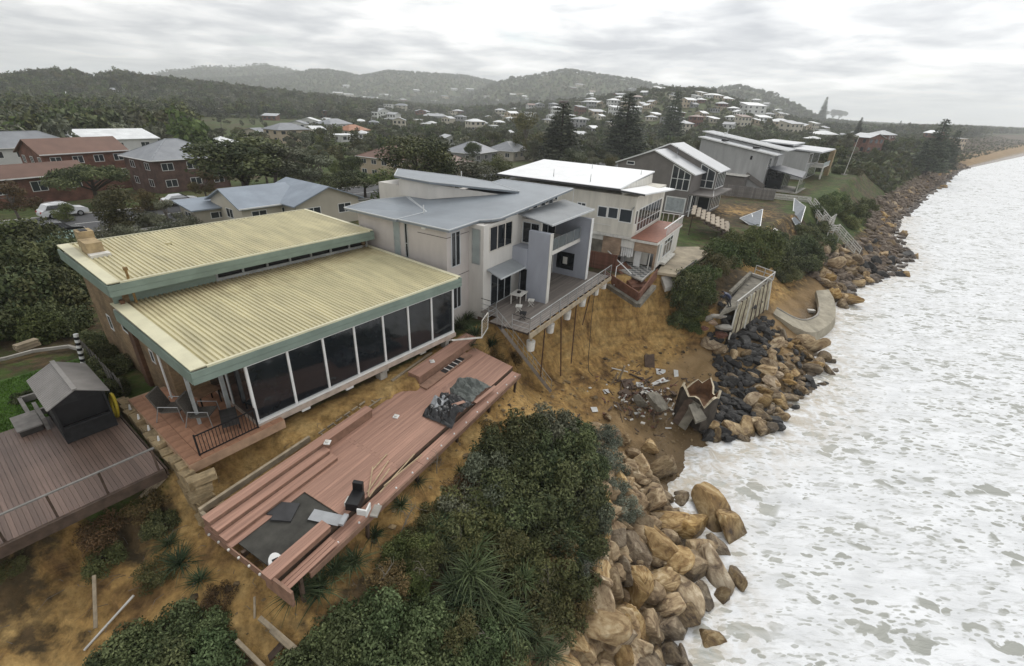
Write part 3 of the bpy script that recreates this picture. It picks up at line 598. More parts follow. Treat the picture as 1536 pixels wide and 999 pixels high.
# ------------------------------------------------------------------ side terrace of the long house
def build_terrace():
    t = thing('side_terrace', 'terracotta paved corner terrace with a low rubble edge beside the cream roofed house', 'terrace', (o1[0], o1[1], 8.0), R36)
    bx('slab', mat('terrace_slab', (0.40, 0.26, 0.17), 0.8, 0.2, 2, bump=0.01), t, -2.95, 0.9, -0.46, 6.4, 0.45, 0.86)
    me = MB().box(0, 0.46, 0, 0.46, 0, 0.045).mesh('paving_tile', M_TERRA)
    for i in range(8):
        for j in range(14):
            x = -2.93 + i * 0.475; y = -0.43 + j * 0.475
            if x > -0.2 and y > -0.1: continue
            piece('paving_tile', me, t, (x, y, 0.855 + random.uniform(0, .006)))
    rk = [MB().box(0, 1, 0, 1, 0, 1).mesh('stone', M_SANDST)]
    for j in range(17):
        y = -1.2 + j * 0.5
        for k in range(2):
            piece('stone', rk[0], t, (-3.35 + random.uniform(-.06, .06) + k * 0.06, y, -0.9 + k * 0.85), (random.uniform(-.08, .08), random.uniform(-.08, .08), random.uniform(-.12, .12)), (0.42, 0.47, 0.84 if k == 0 else random.uniform(.6, .85)))
    for k in range(11):
        piece('stone', rk[0], t, (-3.4 + random.uniform(-.1, .25), -1.55 - 0.06 * k + random.uniform(-.1, .1), 0.55 - 0.27 * k), (random.uniform(-.1, .1), random.uniform(-.1, .1), random.uniform(-.3, .3)), (random.uniform(.5, .8), random.uniform(.4, .6), 0.27))
    for y in (5.6, 4.5, 3.3, 2.2): MB().tube([(-3.1, y, 0.75), (-3.08, y, 1.0)], [0.06, 0.03], 6).build('garden_light', M_WHITE, t)
    # black balustrade
    r = thing('balustrade', 'black metal balustrade with upright bars along the terracotta terrace edge', 'railing', (o1[0], o1[1], 8.0), R36)
    z0, z1 = 0.95, 1.85
    MB().bar((-2.45, -0.2, z1), (-0.12, -0.2, z1), 0.05, 0.04).build('top_rail', M_BLACK, r)
    MB().bar((-2.45, -0.2, z0), (-0.12, -0.2, z0), 0.04, 0.04).build('bottom_rail', M_BLACK, r)
    for u in (-2.45, -0.14): MB().bar((u, -0.2, 0.86), (u, -0.2, 1.92), 0.06, 0.06, (0, 1, 0)).build('post', M_BLACK, r)
    me = MB().bar((0, 0, z0), (0, 0, z1), 0.022, 0.022, (0, 1, 0)).mesh('bar', M_BLACK)
    for k in range(1, 18): piece('bar', me, r, (-2.45 + k * 0.128, -0.2, 0))
    # two folding chairs, a table, a lounger under the roof
    fab = mat('grey_woven_seat', (0.10, 0.088, 0.075), 0.9, 0.3, 30)
    def chair(x, y, rot, label):
        c = thing('terrace_chair', label, 'chair', tuple(Lw(o1, 36.4, x, y, 8.9)), R36 + rot, 'chairs on the side terrace')
        c.scale = (1.3, 1.3, 1.25); MB().hexa([(-.3, -.3, .40), (.3, -.3, .40), (.3, .3, .36), (-.3, .3, .36), (-.3, -.3, .45), (.3, -.3, .45), (.3, .3, .41), (-.3, .3, .41)]).build('seat', fab, c)
        MB().hexa([(-.3, .28, .40), (.3, .28, .40), (.3, .34, .40), (-.3, .34, .40), (-.3, .52, 1.1), (.3, .52, 1.1), (.3, .58, 1.1), (-.3, .58, 1.1)]).build('backrest', fab, c)
        for sx in (-1, 1):
            MB().tube([(sx * .32, -.34, 0), (sx * .32, -.3, .62), (sx * .32, .3, .64), (sx * .32, .5, 0)], 0.018, 6).build('leg', M_STEEL, c)
    chair(-2.0, 3.2, 0.75, 'grey woven armchair on terrace, the one against the brick wall'); chair(-1.35, 1.9, 0.75, 'grey woven armchair on terrace, the one beside the dark lounger')
    t2 = thing('terrace_table', 'small brown topped table tucked beneath the corner of the cream roof', 'table', tuple(Lw(o1, 36.4, -0.75, 3.2, 8.9)), R36 + 0.2)
    bx('table_top', mat('brown_top', (0.16, 0.095, 0.055), 0.5, 0.3, 3), t2, -.5, .5, -.4, .4, .70, .74)
    for x in (-.42, .42):
        for y in (-.32, .32): bx('leg', M_BLACK, t2, x - .025, x + .025, y - .025, y + .025, 0, .70)
    l = thing('sun_lounger', 'dark slatted sun lounger standing against the glass wall of the terrace', 'lounger', tuple(Lw(o1, 36.4, -0.75, 1.0, 8.9)), R36 + math.radians(72))
    me = MB().box(-.02, .06, -.32, .32, 0, .02).mesh('slat', mat('dark_slats', (0.055, 0.052, 0.05), 0.5, 0.2, 4, rnd=.2))
    for k in range(14): piece('slat', me, l, (-.7 + k * .105, 0, .33))
    for y in (-.3, .3):
        MB().bar((-.75, y, .31), (.8, y, .31), .04, .04).build('side_rail', M_BLACK, l)
        for x in (-.6, .65): MB().bar((x, y, 0), (x, y, .3), .04, .04, (0, 1, 0)).build('leg', M_BLACK, l)
def Lw(o, az, u, v, z):                # local (along shore, inland) of a house to the world
    a = math.radians(az); return (o[0] + u * math.sin(a) - v * math.cos(a), o[1] + u * math.cos(a) + v * math.sin(a), z)
build_terrace()

# ------------------------------------------------------------------ neighbour's deck, playhouse, lawn things on the left
def build_left_deck():
    d = thing('garden_deck', 'wide wet brown timber deck at the left with slim rail along its seaward edge', 'deck', (o1[0], o1[1], 8.6), R36)
    me = MB().box(-0.067, 0.067, 0.5, 7.9, -0.03, 0.0).mesh('plank', M_DECKG)
    ms = MB().box(-0.067, 0.067, 0.5, 4.2, -0.03, 0.0).mesh('plank', M_DECKG)
    k = 0
    u = -3.62
    while u > -15.5:
        o = piece('plank', me, d, (u, 0.25 * 0, random.uniform(-.004, .004)), (0, random.uniform(-.01, .01), 0)); u -= 0.142
    MB().box(-15.6, -3.55, 0.36, 0.47, -0.42, 0.0).build('edge_beam', M_TIMBD, d)
    MB().box(-3.52, -3.46, 0.4, 7.9, -0.3, 0.0).build('edge_beam', M_TIMBD, d)
    for y in (2.5, 5.0, 7.5): MB().box(-15.5, -3.6, y - .05, y + .05, -.3, -.035).build('joist', M_TIMBD, d)
    for x in (-5.2, -8.0, -10.8, -13.6): MB().box(x - .07, x + .07, 1.2, 1.34, -2.6, -.03).build('stump', M_TIMBD, d)
    for x in (-5.2, -8.0, -10.8, -13.6): MB().box(x - .07, x + .07, 5.2, 5.34, -1.2, -.03).build('stump', M_TIMBD, d)
    r = thing('deck_railing', 'slim grey top rail on dark posts along the wet brown deck', 'railing', (o1[0], o1[1], 8.6), R36)
    for x in (-3.7, -5.3, -6.7, -8.0, -9.6, -11.2, -12.8, -14.4): MB().box(x - .035, x + .035, 0.52, 0.58, 0.0, 1.0).build('post', M_TIMBD, r)
    MB().bar((-15.5, 0.55, 1.02), (-3.6, 0.55, 1.02), 0.08, 0.045).build('top_rail', mat('grey_rail', (0.20, 0.19, 0.175), 0.6, 0.15, 3), r)
    return d
build_left_deck()
def build_playhouse():
    o = Lw(o1, 36.4, -4.62, 6.5, 8.61); RP = R36
    h = thing('playhouse', 'small dark painted playhouse with grey ribbed gable roof standing on the deck', 'playhouse', o, RP)
    dk = mat('charcoal_weatherboard', (0.022, 0.022, 0.023), 0.7, 0.3, 4)
    X, Y0, Y1, ZE, ZR = 0.85, -1.55, 1.6, 1.85, 2.28
    b = MB()
    b.hexa([(-X, Y0, 0), (X, Y0, 0), (X, Y0 + .06, 0), (-X, Y0 + .06, 0), (-X, Y0, .75), (X, Y0, .75), (X, Y0 + .06, .75), (-X, Y0 + .06, .75)])
    b.build('front_wall', dk, h)
    b = MB(); b.add([(-X, Y0, 1.75), (X, Y0, 1.75), (X, Y0, ZE), (0, Y0, ZR), (-X, Y0, ZE), (-X, Y0 + .06, 1.75), (X, Y0 + .06, 1.75), (X, Y0 + .06, ZE), (0, Y0 + .06, ZR), (-X, Y0 + .06, ZE)],
                    [(0, 1, 2, 3, 4), (9, 8, 7, 6, 5), (0, 5, 6, 1), (1, 6, 7, 2), (4, 9, 5, 0)]); b.build('gable', dk, h)
    bx('side_wall', dk, h, -X, -X + .06, Y0 + .06, Y1, 0, ZE); bx('side_wall', dk, h, X - .06, X, Y0 + .06, Y1, 0, ZE); bx('back_wall', dk, h, -X + .06, X - .06, Y1 - .06, Y1, 0, ZE)
    for x in (-X, X - .08): bx('corner_post', dk, h, x, x + .08, Y0 - .02, Y0, 0, ZE)
    bx('shutter', M_BLACK, h, -X + .07, X - .07, Y0 + .12, Y0 + .16, .75, ZE - .02)
    bx('counter', dk, h, -X + .1, X - .1, Y0 - .2, Y0 - .03, .76, .80)
    rg = mat('grey_metal_sheet', (0.22, 0.205, 0.19), 0.55, 0.12, 1.5, spec=0.4)
    MB().sheet((-X - .15, Y1 + .12, ZE - .06), (-X - .15, Y0 - .15, ZE - .06), (0, Y1 + .12, ZR + .04), 0.16, 0.02).build('roof', rg, h)
    MB().sheet((0, Y1 + .12, ZR + .04), (0, Y0 - .15, ZR + .04), (X + .15, Y1 + .12, ZE - .06), 0.16, 0.02).build('roof', rg, h)
    MB().bar((0, Y0 - .16, ZR + .06), (0, Y1 + .13, ZR + .06), .16, .03).build('ridge_cap', rg, h)
    # yellow ring beside it
    b = MB(); pts = [(0, .42 * math.cos(a), .58 + .55 * math.sin(a)) for a in np.linspace(0, 2 * math.pi, 25)]
    b.tube(pts, 0.065, 8, cap=False); g = b.build('float_ring', mat('yellow_plastic', (0.55, 0.42, 0.04), 0.4, 0.1, 2), None, smooth=True)
    g.location = Lw(o1, 36.4, -3.62, 5.75, 8.58); g.rotation_euler = (0, 0.12, R36); tag(g, 'yellow ring float leaning on the playhouse side', 'float')
    # low grey boxes and kerb on the lawn side
    gw = mat('grey_painted_timber', (0.20, 0.185, 0.17), 0.8, 0.2, 3)
    s = thing('garden_bench', 'grey timber box bench on the lawn beside the playhouse', 'bench', Lw(o1, 36.4, -6.05, 7.55, 8.45), R36)
    bx('seat', gw, s, -.55, .25, -.75, .75, .42, .48); bx('box', mat('bench_dark', (0.05, 0.045, 0.04), .8), s, -.5, .2, -.7, .7, -0.1, .42); bx('backrest', gw, s, .27, .40, -.85, .95, -0.1, .75)
    s = thing('sandpit_frame', 'low grey timber sandpit frame on the lawn behind playhouse', 'sandpit', Lw(o1, 36.4, -5.1, 9.7, 8.4), R36)
    for a, c in (((-.9, -.9), (.9, -.9)), ((.9, -.9), (.9, .9)), ((.9, .9), (-.9, .9)), ((-.9, .9), (-.9, -.9))): MB().bar((a[0], a[1], .1), (c[0], c[1], .1), .14, .3).build('board', gw, s)
build_playhouse()
def build_lawn_things():
    # striped pole, timber stack, edging, paling fence along the side path
    p = thing('striped_pole', 'black and white banded pole leaning by the brick side wall', 'pole', Lw(o1, 36.4, -3.3, 12.2, 8.2), R36)
    wm, bm = M_WHITE, M_BLACK
    for k in range(14):
        MB().tube([(0.10 * k * .16, 0.0, k * .155), (0.10 * (k + 1) * .16, 0, (k + 1) * .155)], 0.11, 8).build('band', wm if k % 2 else bm, p)
    s = thing('timber_stack', 'small stack of sawn timber beside the garden bed at lawn edge', 'timber', P(42, 522, 8.25), R36 + .3)
    me = MB().box(-.5, .5, -.06, .06, 0, .09).mesh('board', M_TIMB)
    for k in range(4):
        for j in range(3): piece('board', me, s, (random.uniform(-.05, .05), -.14 + j * .14, k * .1), (0, 0, random.uniform(-.05, .05)))
    e = thing('lawn_edging', 'pale concrete edging strip curving between lawn and garden bed', 'edging', (0, 0, 0))
    pts = [P(x, y, 8.25) for x, y in ((-40, 548), (10, 538), (50, 527), (104, 520), (130, 528))]
    for a, c in zip(pts[:-1], pts[1:]): MB().bar((a[0], a[1], 8.28), (c[0], c[1], 8.28), .14, .16).build('kerb_piece', M_CONC, e)
    f = thing('paling_fence', 'low weathered paling fence along the side path of the brick walled house', 'fence', (o1[0], o1[1], 8.2), R36)
    me = MB().box(-.01, .01, -.09, .09, 0, 1.05).mesh('paling', mat('weathered_paling', (0.13, 0.12, 0.105), .85, .3, 4, rnd=.25))
    y = 8.2
    while y < 14.5: piece('paling', me, f, (-2.75, y, -.1), (0, random.uniform(-.04, .04), 0)); y += .2
    for z in (.25, .8): MB().bar((-2.72, 8.1, z), (-2.72, 14.5, z), .04, .07).build('rail', MATS['weathered_paling'], f)
    # the mown lawn: blades on the bank behind the deck
    g = np.random.default_rng(5); n = 26000; v = []; fc = []
    U = g.uniform(-15, -3.0, n); V = g.uniform(7.95, 14.0, n)
    a = math.radians(36.4)
    X = o1[0] + U * math.sin(a) - V * math.cos(a); Y = o1[1] + U * math.cos(a) + V * math.sin(a)
    z = 8.2 + 0 * X; h = g.uniform(.06, .13, n); th = g.uniform(0, 6.28, n)
    dx = np.cos(th) * .03; dy = np.sin(th) * .03; lx = g.normal(0, .03, n); ly = g.normal(0, .03, n)
    vv = np.stack([np.stack([X - dx, Y - dy, z], 1), np.stack([X + dx, Y + dy, z], 1), np.stack([X + lx, Y + ly, z + h], 1)], 1).reshape(-1, 3)
    me = bpy.data.meshes.new('lawn'); me.from_pydata(vv.tolist(), [], np.arange(3 * n).reshape(-1, 3).tolist()); me.materials.append(mat('lawn_grass', (0.10, 0.19, 0.03), .9, .3, .6)); me.update()
    o = bpy.data.objects.new('lawn_grass', me); COL.objects.link(o); o['kind'] = 'stuff'; o['label'] = 'short green lawn grass behind the playhouse'; o['category'] = 'grass'
    b = MB(); q = [Lw(o1, 36.4, *k) for k in ((-15.5, 7.92, 8.215), (-2.95, 7.92, 8.215), (-2.95, 14.2, 8.215), (-15.5, 14.2, 8.215))]; b.slab(q, .3)
    w = b.build('lawn', mat('lawn_soil', (0.065, 0.12, 0.025), .95, .3, 1.0)); w['kind'] = 'structure'
build_lawn_things()
# ------------------------------------------------------------------ the broken red-brown deck that has dropped off the bank
def build_red_deck():
    bl = np.array(P(307, 790, 7.75)); br = np.array(P(700, 516, 7.75)); fl = np.array(P(369, 884, 7.45)); fr = np.array(P(745, 572, 7.45))
    ex = br - bl; Lx = np.linalg.norm(ex); ex /= Lx; ey = (fl + fr) / 2 - (bl + br) / 2; W = np.linalg.norm(ey); ey = ey - ex * (ey @ ex); ey /= np.linalg.norm(ey)
    ez = np.cross(ey, ex); 
    if ez[2] < 0: ez = -ez
    d = thing('fallen_deck', 'long red-brown timber deck dropped off the bank below the cream roofed house', 'deck', bl)
    ey2 = -ey  # local y points inland so that x, y, z stay right handed
    ez = np.cross(ex, ey2)
    d.rotation_euler = Matrix(np.stack([ex, ey2, ez], 1).tolist()).to_euler()
    W = 3.75; L = Lx
    # main planks run the length; butt joints staggered at about a third and two thirds
    pw = 0.128; y = 0.0; k = 0
    j1, j2 = 0.36 * L, 0.70 * L
    while y < W - 0.05:
        segs = [(0.0, j1 + (0.18 if k % 2 else 0)), (j1 + (0.18 if k % 2 else 0), j2 + (0.15 if k % 3 else 0)), (j2 + (0.15 if k % 3 else 0), L - 0.12 * y)]
        if y > 1.45 : segs[0] = (3.05, segs[0][1])          # concrete pad let into the near end
        for a, c in segs:
            if c - a < .2: continue
            MB().box(a + .004, c - .004, -y - pw + .006, -y, -.035, 0).build('plank', M_DECKR, d).location.z = random.uniform(-.004, .004)
        y += pw; k += 1
    # dark pad at the near end, with a loose paver on it
    bx('concrete_pad', mat('dark_pad', (0.052, 0.05, 0.043), .8, .35, 1.2, bump=.01, bscale=10), d, 0.25, 3.05, -3.3, -1.45, -.10, -.045)
    # frame below
    bx('bearer', M_TIMBD, d, 0.1, L - .4, -3.7, -3.58, -.36, -.04); bx('bearer', M_TIMBD, d, 0.1, L - .1, -.2, -.08, -.36, -.04); bx('bearer', M_TIMBD, d, .1, L - .3, -1.95, -1.83, -.36, -.11)
    bx('end_board', mat('end_board', (0.25, 0.15, 0.105), .7, .2, 3), d, -.04, .0, -3.75, 0, -.36, .0)
    bx('end_board', MATS['end_board'], d, L - .36, L - .32, -3.3, -.1, -.3, -.04)
    # drop-edge walkway along the seaward side, a step lower, with little cap lights
    y0 = -W - .03
    for j in range(4):
        for a, c in ((0.9, .42 * L), (.42 * L, L - .55)): MB().box(a + .01, c - .01, y0 - .13 * (j + 1) + .008, y0 - .13 * j, -.27, -.235).build('plank', M_DECKR, d)
    bx('edge_beam', MATS['end_board'], d, .9, L - .5, y0 - .60, y0 - .53, -.5, -.22)
    for k in range(15):
        MB().tube([(1.2 + k * (L - 2.2) / 14, y0 - .44, -.235), (1.2 + k * (L - 2.2) / 14, y0 - .44, -.19)], [.05, .035], 6).build('cap_light', M_WHITE, d)
    for k in range(6): MB().tube([(-.1, -.4 - k * .55, -.05), (-.1, -.4 - k * .55, .0)], [.05, .04], 6).build('cap_light', M_OFFW, d)
    # posts down the bank
    for k in range(6):
        x = .6 + k * (L - 1.4) / 5; MB().box(x - .06, x + .06, y0 - .5, y0 - .38, -1.9, -.27).build('post', M_TIMBD, d)
        MB().box(x - .06, x + .06, -.55, -.43, -1.3, -.04).build('post', M_TIMBD, d)
    # long bench seats: near one in two steps, far one with open slots in front
    def bench(x0, x1, yb, yf, z, nm='bench'):
        n = max(2, int(round((yb - yf) / .125))); w = (yb - yf) / n
        g = MB().box(x0 + .02, x1 - .02, yf + .02, yb - .02, 0.002, z - .04).build('bench', MATS['end_board'], d)
        for k in range(n): MB().box(x0, x1, yb - w * (k + 1) + .006, yb - w * k, z - .038, z).build('plank', M_DECKR, g)
    bench(0.0, 8.05, 0.02, -.42, .52); bench(0.0, 5.05, -.43, -.83, .34); bench(0.0, 5.05, -.84, -1.28, .17)
    bench(11.5, L + .25, .28, -.55, .62)
    b = bx('bench', MATS['end_board'], d, 11.45, 16.0, -1.12, -.58, .004, .10)
    for k in range(5): bx('slot', M_BLACK, b, 13.3 + k * .42, 13.62 + k * .42, -1.02, -.64, .101, .112)
    for k in range(4): bx('slot_bar', M_WHITE, b, 13.66 + k * .42, 13.70 + k * .42, -1.04, -.62, .101, .125)
    # near broken corner: short bench and step hanging past the pad
    bench(-.15, 2.35, -3.34, -3.82, .30)
    bx('end_board', MATS['end_board'], d, -.1, .0, -4.7, -3.4, -.5, .25)
    for j in range(3): MB().box(-.05, 2.2, -4.33 + j * .15, -4.20 + j * .15, -.12, -.085).build('plank', M_DECKR, d)
    # sleeper wall behind, the frame left standing along the bank
    w = thing('sleeper_wall', 'broken timber sleeper edging left standing behind the fallen deck', 'retaining wall', bl); w.rotation_euler = d.rotation_euler
    bx('sleeper', M_TIMB, w, 0.2, 5.1, .50, .62, .08, .36); bx('sleeper', M_TIMBD, w, 0.2, 5.0, .30, .42, -.25, -.02); bx('end_piece', M_TIMB, w, .16, .28, .0, .48, -.05, .26)
    for k in range(18): MB().bar((5.6 + k * .52, .55 + .012 * k, .16), (5.98 + k * .52, .56 + .012 * k, .16), .06, .08).build('batten', M_TIMB, w)
    for k in range(12): MB().bar((5.7 + k * .8, .20, .08), (5.7 + k * .8, .56, .1), .05, .06).build('batten', M_TIMB, w)
    MB().bar((5.4, .2, .05), (15.5, .32, .09), .05, .07).build('batten', M_TIMB, w); MB().bar((10.6, .62, .34), (14.2, .70, .4), .14, .08).build('sleeper', M_TIMB, w)
    mw = d.matrix_basis
    def W3(x, y, z): return mw @ Vector((x, y, z))
    # things lying on the deck
    def small(name, label, cat, x, y, z, rz, parts):
        o = thing(name, label, cat, W3(x, y, z)); o.rotation_euler = (mw.to_3x3() @ Matrix.Rotation(rz, 3, 'Z')).to_euler()
        for nm, m, b in parts: bx(nm, m, o, *b)
        return o
    small('loose_paver', 'loose dark grey paver slab lying on the sunken pad', 'paver', 2.0, -1.75, -.02, .5, [('slab', mat('slate', (.045, .045, .047), .7), (-.42, .42, -.38, .38, 0, .06)), ('corner', MATS['slate'], (-.2, .3, .36, .62, .0, .055))])
    small('plastic_lid', 'clear grey plastic sheet lying across the near bench', 'sheet', 2.6, -3.05, .02, .35, [('sheet', mat('milky_plastic', (.33, .34, .35), .3, .1, 2, spec=.5), (-.25, .25, -.75, .45, 0, .02)), ('fold', MATS['milky_plastic'], (-.22, .27, -.95, -.76, .01, .12))])
    b = small('broken_barbecue', 'black and white overturned barbecue wreckage at the deck edge', 'barbecue', 3.75, -3.55, .0, .4, [('body', M_BLACK, (-.38, .32, -.3, .2, 0, .38)), ('lid', M_BLACK, (.34, .5, -.2, .2, .05, .75)), ('tray', M_WHITE, (-.55, -.12, -.72, -.66, 0, .35)), ('side_shelf', M_WHITE, (-.5, -.44, -.66, -.3, 0, .3)), ('knob_panel', M_OFFW, (-.3, .05, .21, .28, .1, .3)), ('base_plate', M_CONC, (-.35, .2, -1.05, -.75, -.18, -.1))])
    b = small('white_toilet_seat', 'white moulded plastic seat lying by the dark pad corner', 'seat', .45, -3.25, .0, 1.2, [('hole', M_BLACK, (-.12, .12, -.1, .1, .085, .095))])
    q = MB(); n = 16; vs = [(0.42 * math.cos(a), .24 * math.sin(a), 0) for a in np.linspace(0, 2 * math.pi, n, endpoint=False)]; vs += [(x * .9, y * .9, .085) for x, y, _ in vs]
    q.add(vs, [tuple(range(n - 1, -1, -1)), tuple(range(n, 2 * n))] + [(i, (i + 1) % n, n + (i + 1) % n, n + i) for i in range(n)]); q.build('rim', M_WHITE, b)
    for x, y, r, lb in ((8.75, -1.30, .3, 'small white junction box in the middle of the deck planks'), (13.15, -.15, .9, 'white square light fitting on the long bench'), (5.15, -.55, .5, 'white broken fitting at the end of stepped bench')):
        z = .63 if x > 11 else (.53 if x < 6 else .002)
        small('light_fitting', lb, 'light fitting', x, y, z, r, [('plate', M_WHITE, (-.14, .14, -.13, .13, 0, .045)), ('dome', M_OFFW, (-.07, .07, -.07, .07, .045, .09)), ('hole', M_BLACK, (-.03, .03, .075, .1, .045, .055))])
    # splintered battens curling off the near edge
    sp = thing('splintered_battens', 'tangle of splintered pale battens lying over the near deck edge', 'timber', W3(5.3, -3.2, .02)); sp.rotation_euler = d.rotation_euler
    for a, c in (((-1.0, -.55, .02), (.2, .35, .12)), ((-.9, -.4, .03), (.9, .1, .05)), ((-.6, -.8, .02), (1.9, -.55, .06)), ((-.3, -.75, .1), (2.2, -.72, -.12)), ((.1, .25, .1), (1.2, .45, .03)), ((-1.1, -.7, .15), (.5, -.35, .2))):
        MB().bar(a, c, .045, .03).build('batten', mat('splinter_wood', (.42, .32, .2), .8, .2, 4), sp)
    # crumpled tarpaulin, with broken boards under it
    tp = thing('tarpaulin', 'crumpled black and grey tarpaulin heaped on the seaward half of deck', 'tarpaulin', W3(11.3, -2.95, 0)); tp.rotation_euler = d.rotation_euler
    def cloth(nm, m, x0, x1, y0, y1, hh, seed, nx=46, ny=30):
        xs = np.linspace(x0, x1, nx); ys = np.linspace(y0, y1, ny); X, Y = np.meshgrid(xs, ys)
        u = (X - x0) / (x1 - x0) * 2 - 1; v = (Y - y0) / (y1 - y0) * 2 - 1
        e = np.clip(1.15 - np.abs(u) ** 3 - .3 * np.abs(v) ** 3, 0, 1)
        Z = hh * e * (.30 + .9 * np.abs(fbm(X * 1.5 + 3, Y * 1.5, seed, 4)) * 2.2) + .10 * np.abs(fbm(X * 5, Y * 5, seed + 3, 3)) + .02
        Xo = X + .35 * fbm(X * 1.3, Y * 1.3, seed + 5, 3); Yo = Y + .5 * fbm(X * 1.1, Y * 1.2, seed + 9, 3)
        vv = np.stack([Xo, Yo, Z], -1).reshape(-1, 3); i, j = np.meshgrid(np.arange(ny - 1), np.arange(nx - 1), indexing='ij'); a = (i * nx + j).ravel()
        q = MB(); q.v = [tuple(p) for p in vv.tolist()]; q.f = np.stack([a, a + 1, a + nx + 1, a + nx], -1).tolist(); return q.build(nm, m, tp)
    cloth('black_sheet', mat('black_plastic', (.016, .016, .017), .32, .3, 2, spec=.5), -1.7, .7, -1.0, .75, .75, 71)
    cloth('grey_sheet', mat('grey_canvas', (.115, .125, .115), .7, .2, 3), .55, 2.6, -.75, .75, .62, 81)
    cloth('white_fold', mat('pale_canvas', (.34, .35, .36), .6, .2, 3), -1.35, .3, -.05, .62, .80, 91, 26, 12)
    for a, c in (((.3, .5, .25), (.75, .9, .45)), ((-.6, -.4, .5), (.2, -.6, .35)), ((.8, -.9, .05), (2.8, -1.0, .05))): MB().bar(a, c, .2, .03).build('board', M_DECKR, tp)
    return W3
W3 = build_red_deck()
# ------------------------------------------------------------------ grey-roofed two-storey house with the propped deck
o2 = (-2.12, 29.64); A31 = 31.0; R31 = axis(31.0)
M_ROOFB = mat('blue_grey_metal_roof', (0.20, 0.225, 0.25), 0.45, 0.1, 0.6, spec=0.4)
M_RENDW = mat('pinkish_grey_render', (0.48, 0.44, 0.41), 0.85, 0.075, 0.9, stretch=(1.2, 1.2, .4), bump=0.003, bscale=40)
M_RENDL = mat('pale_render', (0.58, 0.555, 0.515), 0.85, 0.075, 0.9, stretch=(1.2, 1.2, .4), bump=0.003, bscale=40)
M_RENDB = mat('blue_grey_render', (0.32, 0.335, 0.375), 0.85, 0.075, 0.9, stretch=(1.2, 1.2, .4), bump=0.003, bscale=40)
M_TRIMG = mat('grey_edge_trim', (0.50, 0.52, 0.53), 0.5, 0.06, 1.0)
def groove_line(parent, *b): MB().box(*b).build('wall_joint', mat('dark_joint', (0.10, 0.09, 0.085), .9), parent)
def build_h2():
    h = thing('beach_house', 'two storey pale rendered house with folded blue-grey roof and projecting fin walls', 'house', (o2[0], o2[1], 8.0), R31)
    # left wing (side wall towards the cream roofed house), recess, main block
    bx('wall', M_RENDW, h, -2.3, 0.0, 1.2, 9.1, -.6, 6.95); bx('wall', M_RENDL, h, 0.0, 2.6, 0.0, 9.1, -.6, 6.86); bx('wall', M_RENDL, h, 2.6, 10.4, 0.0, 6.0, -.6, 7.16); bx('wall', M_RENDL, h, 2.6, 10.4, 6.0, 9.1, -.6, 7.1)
    bx('wall', M_RENDL, h, 2.5, 8.5, 9.1, 12.0, -.4, 8.0)
    groove_line(h, -2.31, 0.0, 1.185, 1.2, 6.3, 6.335); groove_line(h, -2.315, -2.3, 1.2, 3.6, 6.3, 6.335); groove_line(h, 0.0, 4.7, -.015, 0, 6.98, 7.01)
    groove_line(h, -2.31, 0.0, 1.185, 1.2, 3.6, 3.635)
    # windows: side slots, tall recess lights, main ones
    for v0, v1, g in ((5.15, 5.75, M_FROST), (4.46, 4.74, M_GLASS)): window(h, 'x', -2.3, v0, v1, 4.4, 6.75, 1, .06, MATS.get('grey_trim') or M_TRIMG, g, bars=(5.4,))
    window(h, 'y', 1.2, -1.87, -0.95, 4.3, 6.6, 2, .06, M_TRIMG, M_GLASS); window(h, 'y', 1.2, -1.75, -0.9, 1.3, 3.2, 2, .06, M_TRIMG, M_GLASS)
    window(h, 'x', 0.0, 0.25, 0.95, 4.2, 6.6, 1, .07, MATS.get('grey_trim') or M_TRIMG, M_FROST)
    window(h, 'y', 0.0, 0.65, 3.5, 4.95, 6.7, 3, .09, mat('beige_frame', (.50, .47, .42), .7), M_GLASS)
    window(h, 'y', 0.0, 0.9, 3.6, 1.0, 3.38, 3, .06, M_TRIMG, M_GLASS)
    for k in range(4): window(h, 'y', 0.0, 5.0 + k * 1.25, 5.7 + k * 1.25, 7.0, 7.35 + .1 * k, 1, .05, M_TRIMG, M_GLASS)
    # projecting room wall and balcony between the fins
    bx('wall', M_RENDB, h, 4.75, 5.05, -1.6, -.002, .9, 4.8); bx('wall', M_RENDL, h, 4.78, 5.02, -1.6, -.002, 4.8, 6.6)
    window(h, 'x', 4.75, -1.35, -0.1, 1.0, 2.9, 2, .06, M_TRIMG, M_GLASS); window(h, 'x', 4.78, -1.5, -0.1, 4.85, 6.4, 2, .06, M_TRIMG, M_GLASS)
    bx('fin_wall', M_RENDB, h, 3.72, 4.10, -2.95, -1.25, 0.9, 6.1); bx('wall', M_RENDB, h, 4.10, 4.745, -1.62, -1.3, 0.9, 4.7)
    bx('wall', M_RENDB, h, 3.62, 4.72, -1.26, -.004, 3.3, 4.78)
    bx('fin_wall', M_RENDB, h, 10.4, 10.75, -3.1, 9.0, 0.5, 6.05); bx('fin_cap', M_WHITE, h, 10.36, 10.79, -3.14, -3.1, 0.9, 6.08); bx('fin_cap', M_OFFW, h, 3.70, 4.12, -2.99, -2.95, 0.9, 6.12)
    window(h, 'x', 10.4, -1.95, -.35, 1.55, 3.0, 1, .04, M_BLACK, M_GLASS); bx('wall_picture', M_OFFW, h, 10.33, 10.36, -1.35, -.95, 2.0, 2.6)
    b = bx('balcony_floor', M_RENDL, h, 5.06, 10.39, -2.3, -.003, 4.1, 4.4)
    bx('balcony_glass', mat('tinted_balustrade_glass', (.13, .145, .15), .1, .1, 1, spec=.5), b, 5.1, 10.38, -2.27, -2.25, 4.42, 5.3)
    for x in (5.1, 6.4, 7.7, 9.0, 10.3): bx('rail_post', M_STEEL, b, x - .02, x + .02, -2.31, -2.28, 4.3, 5.35)
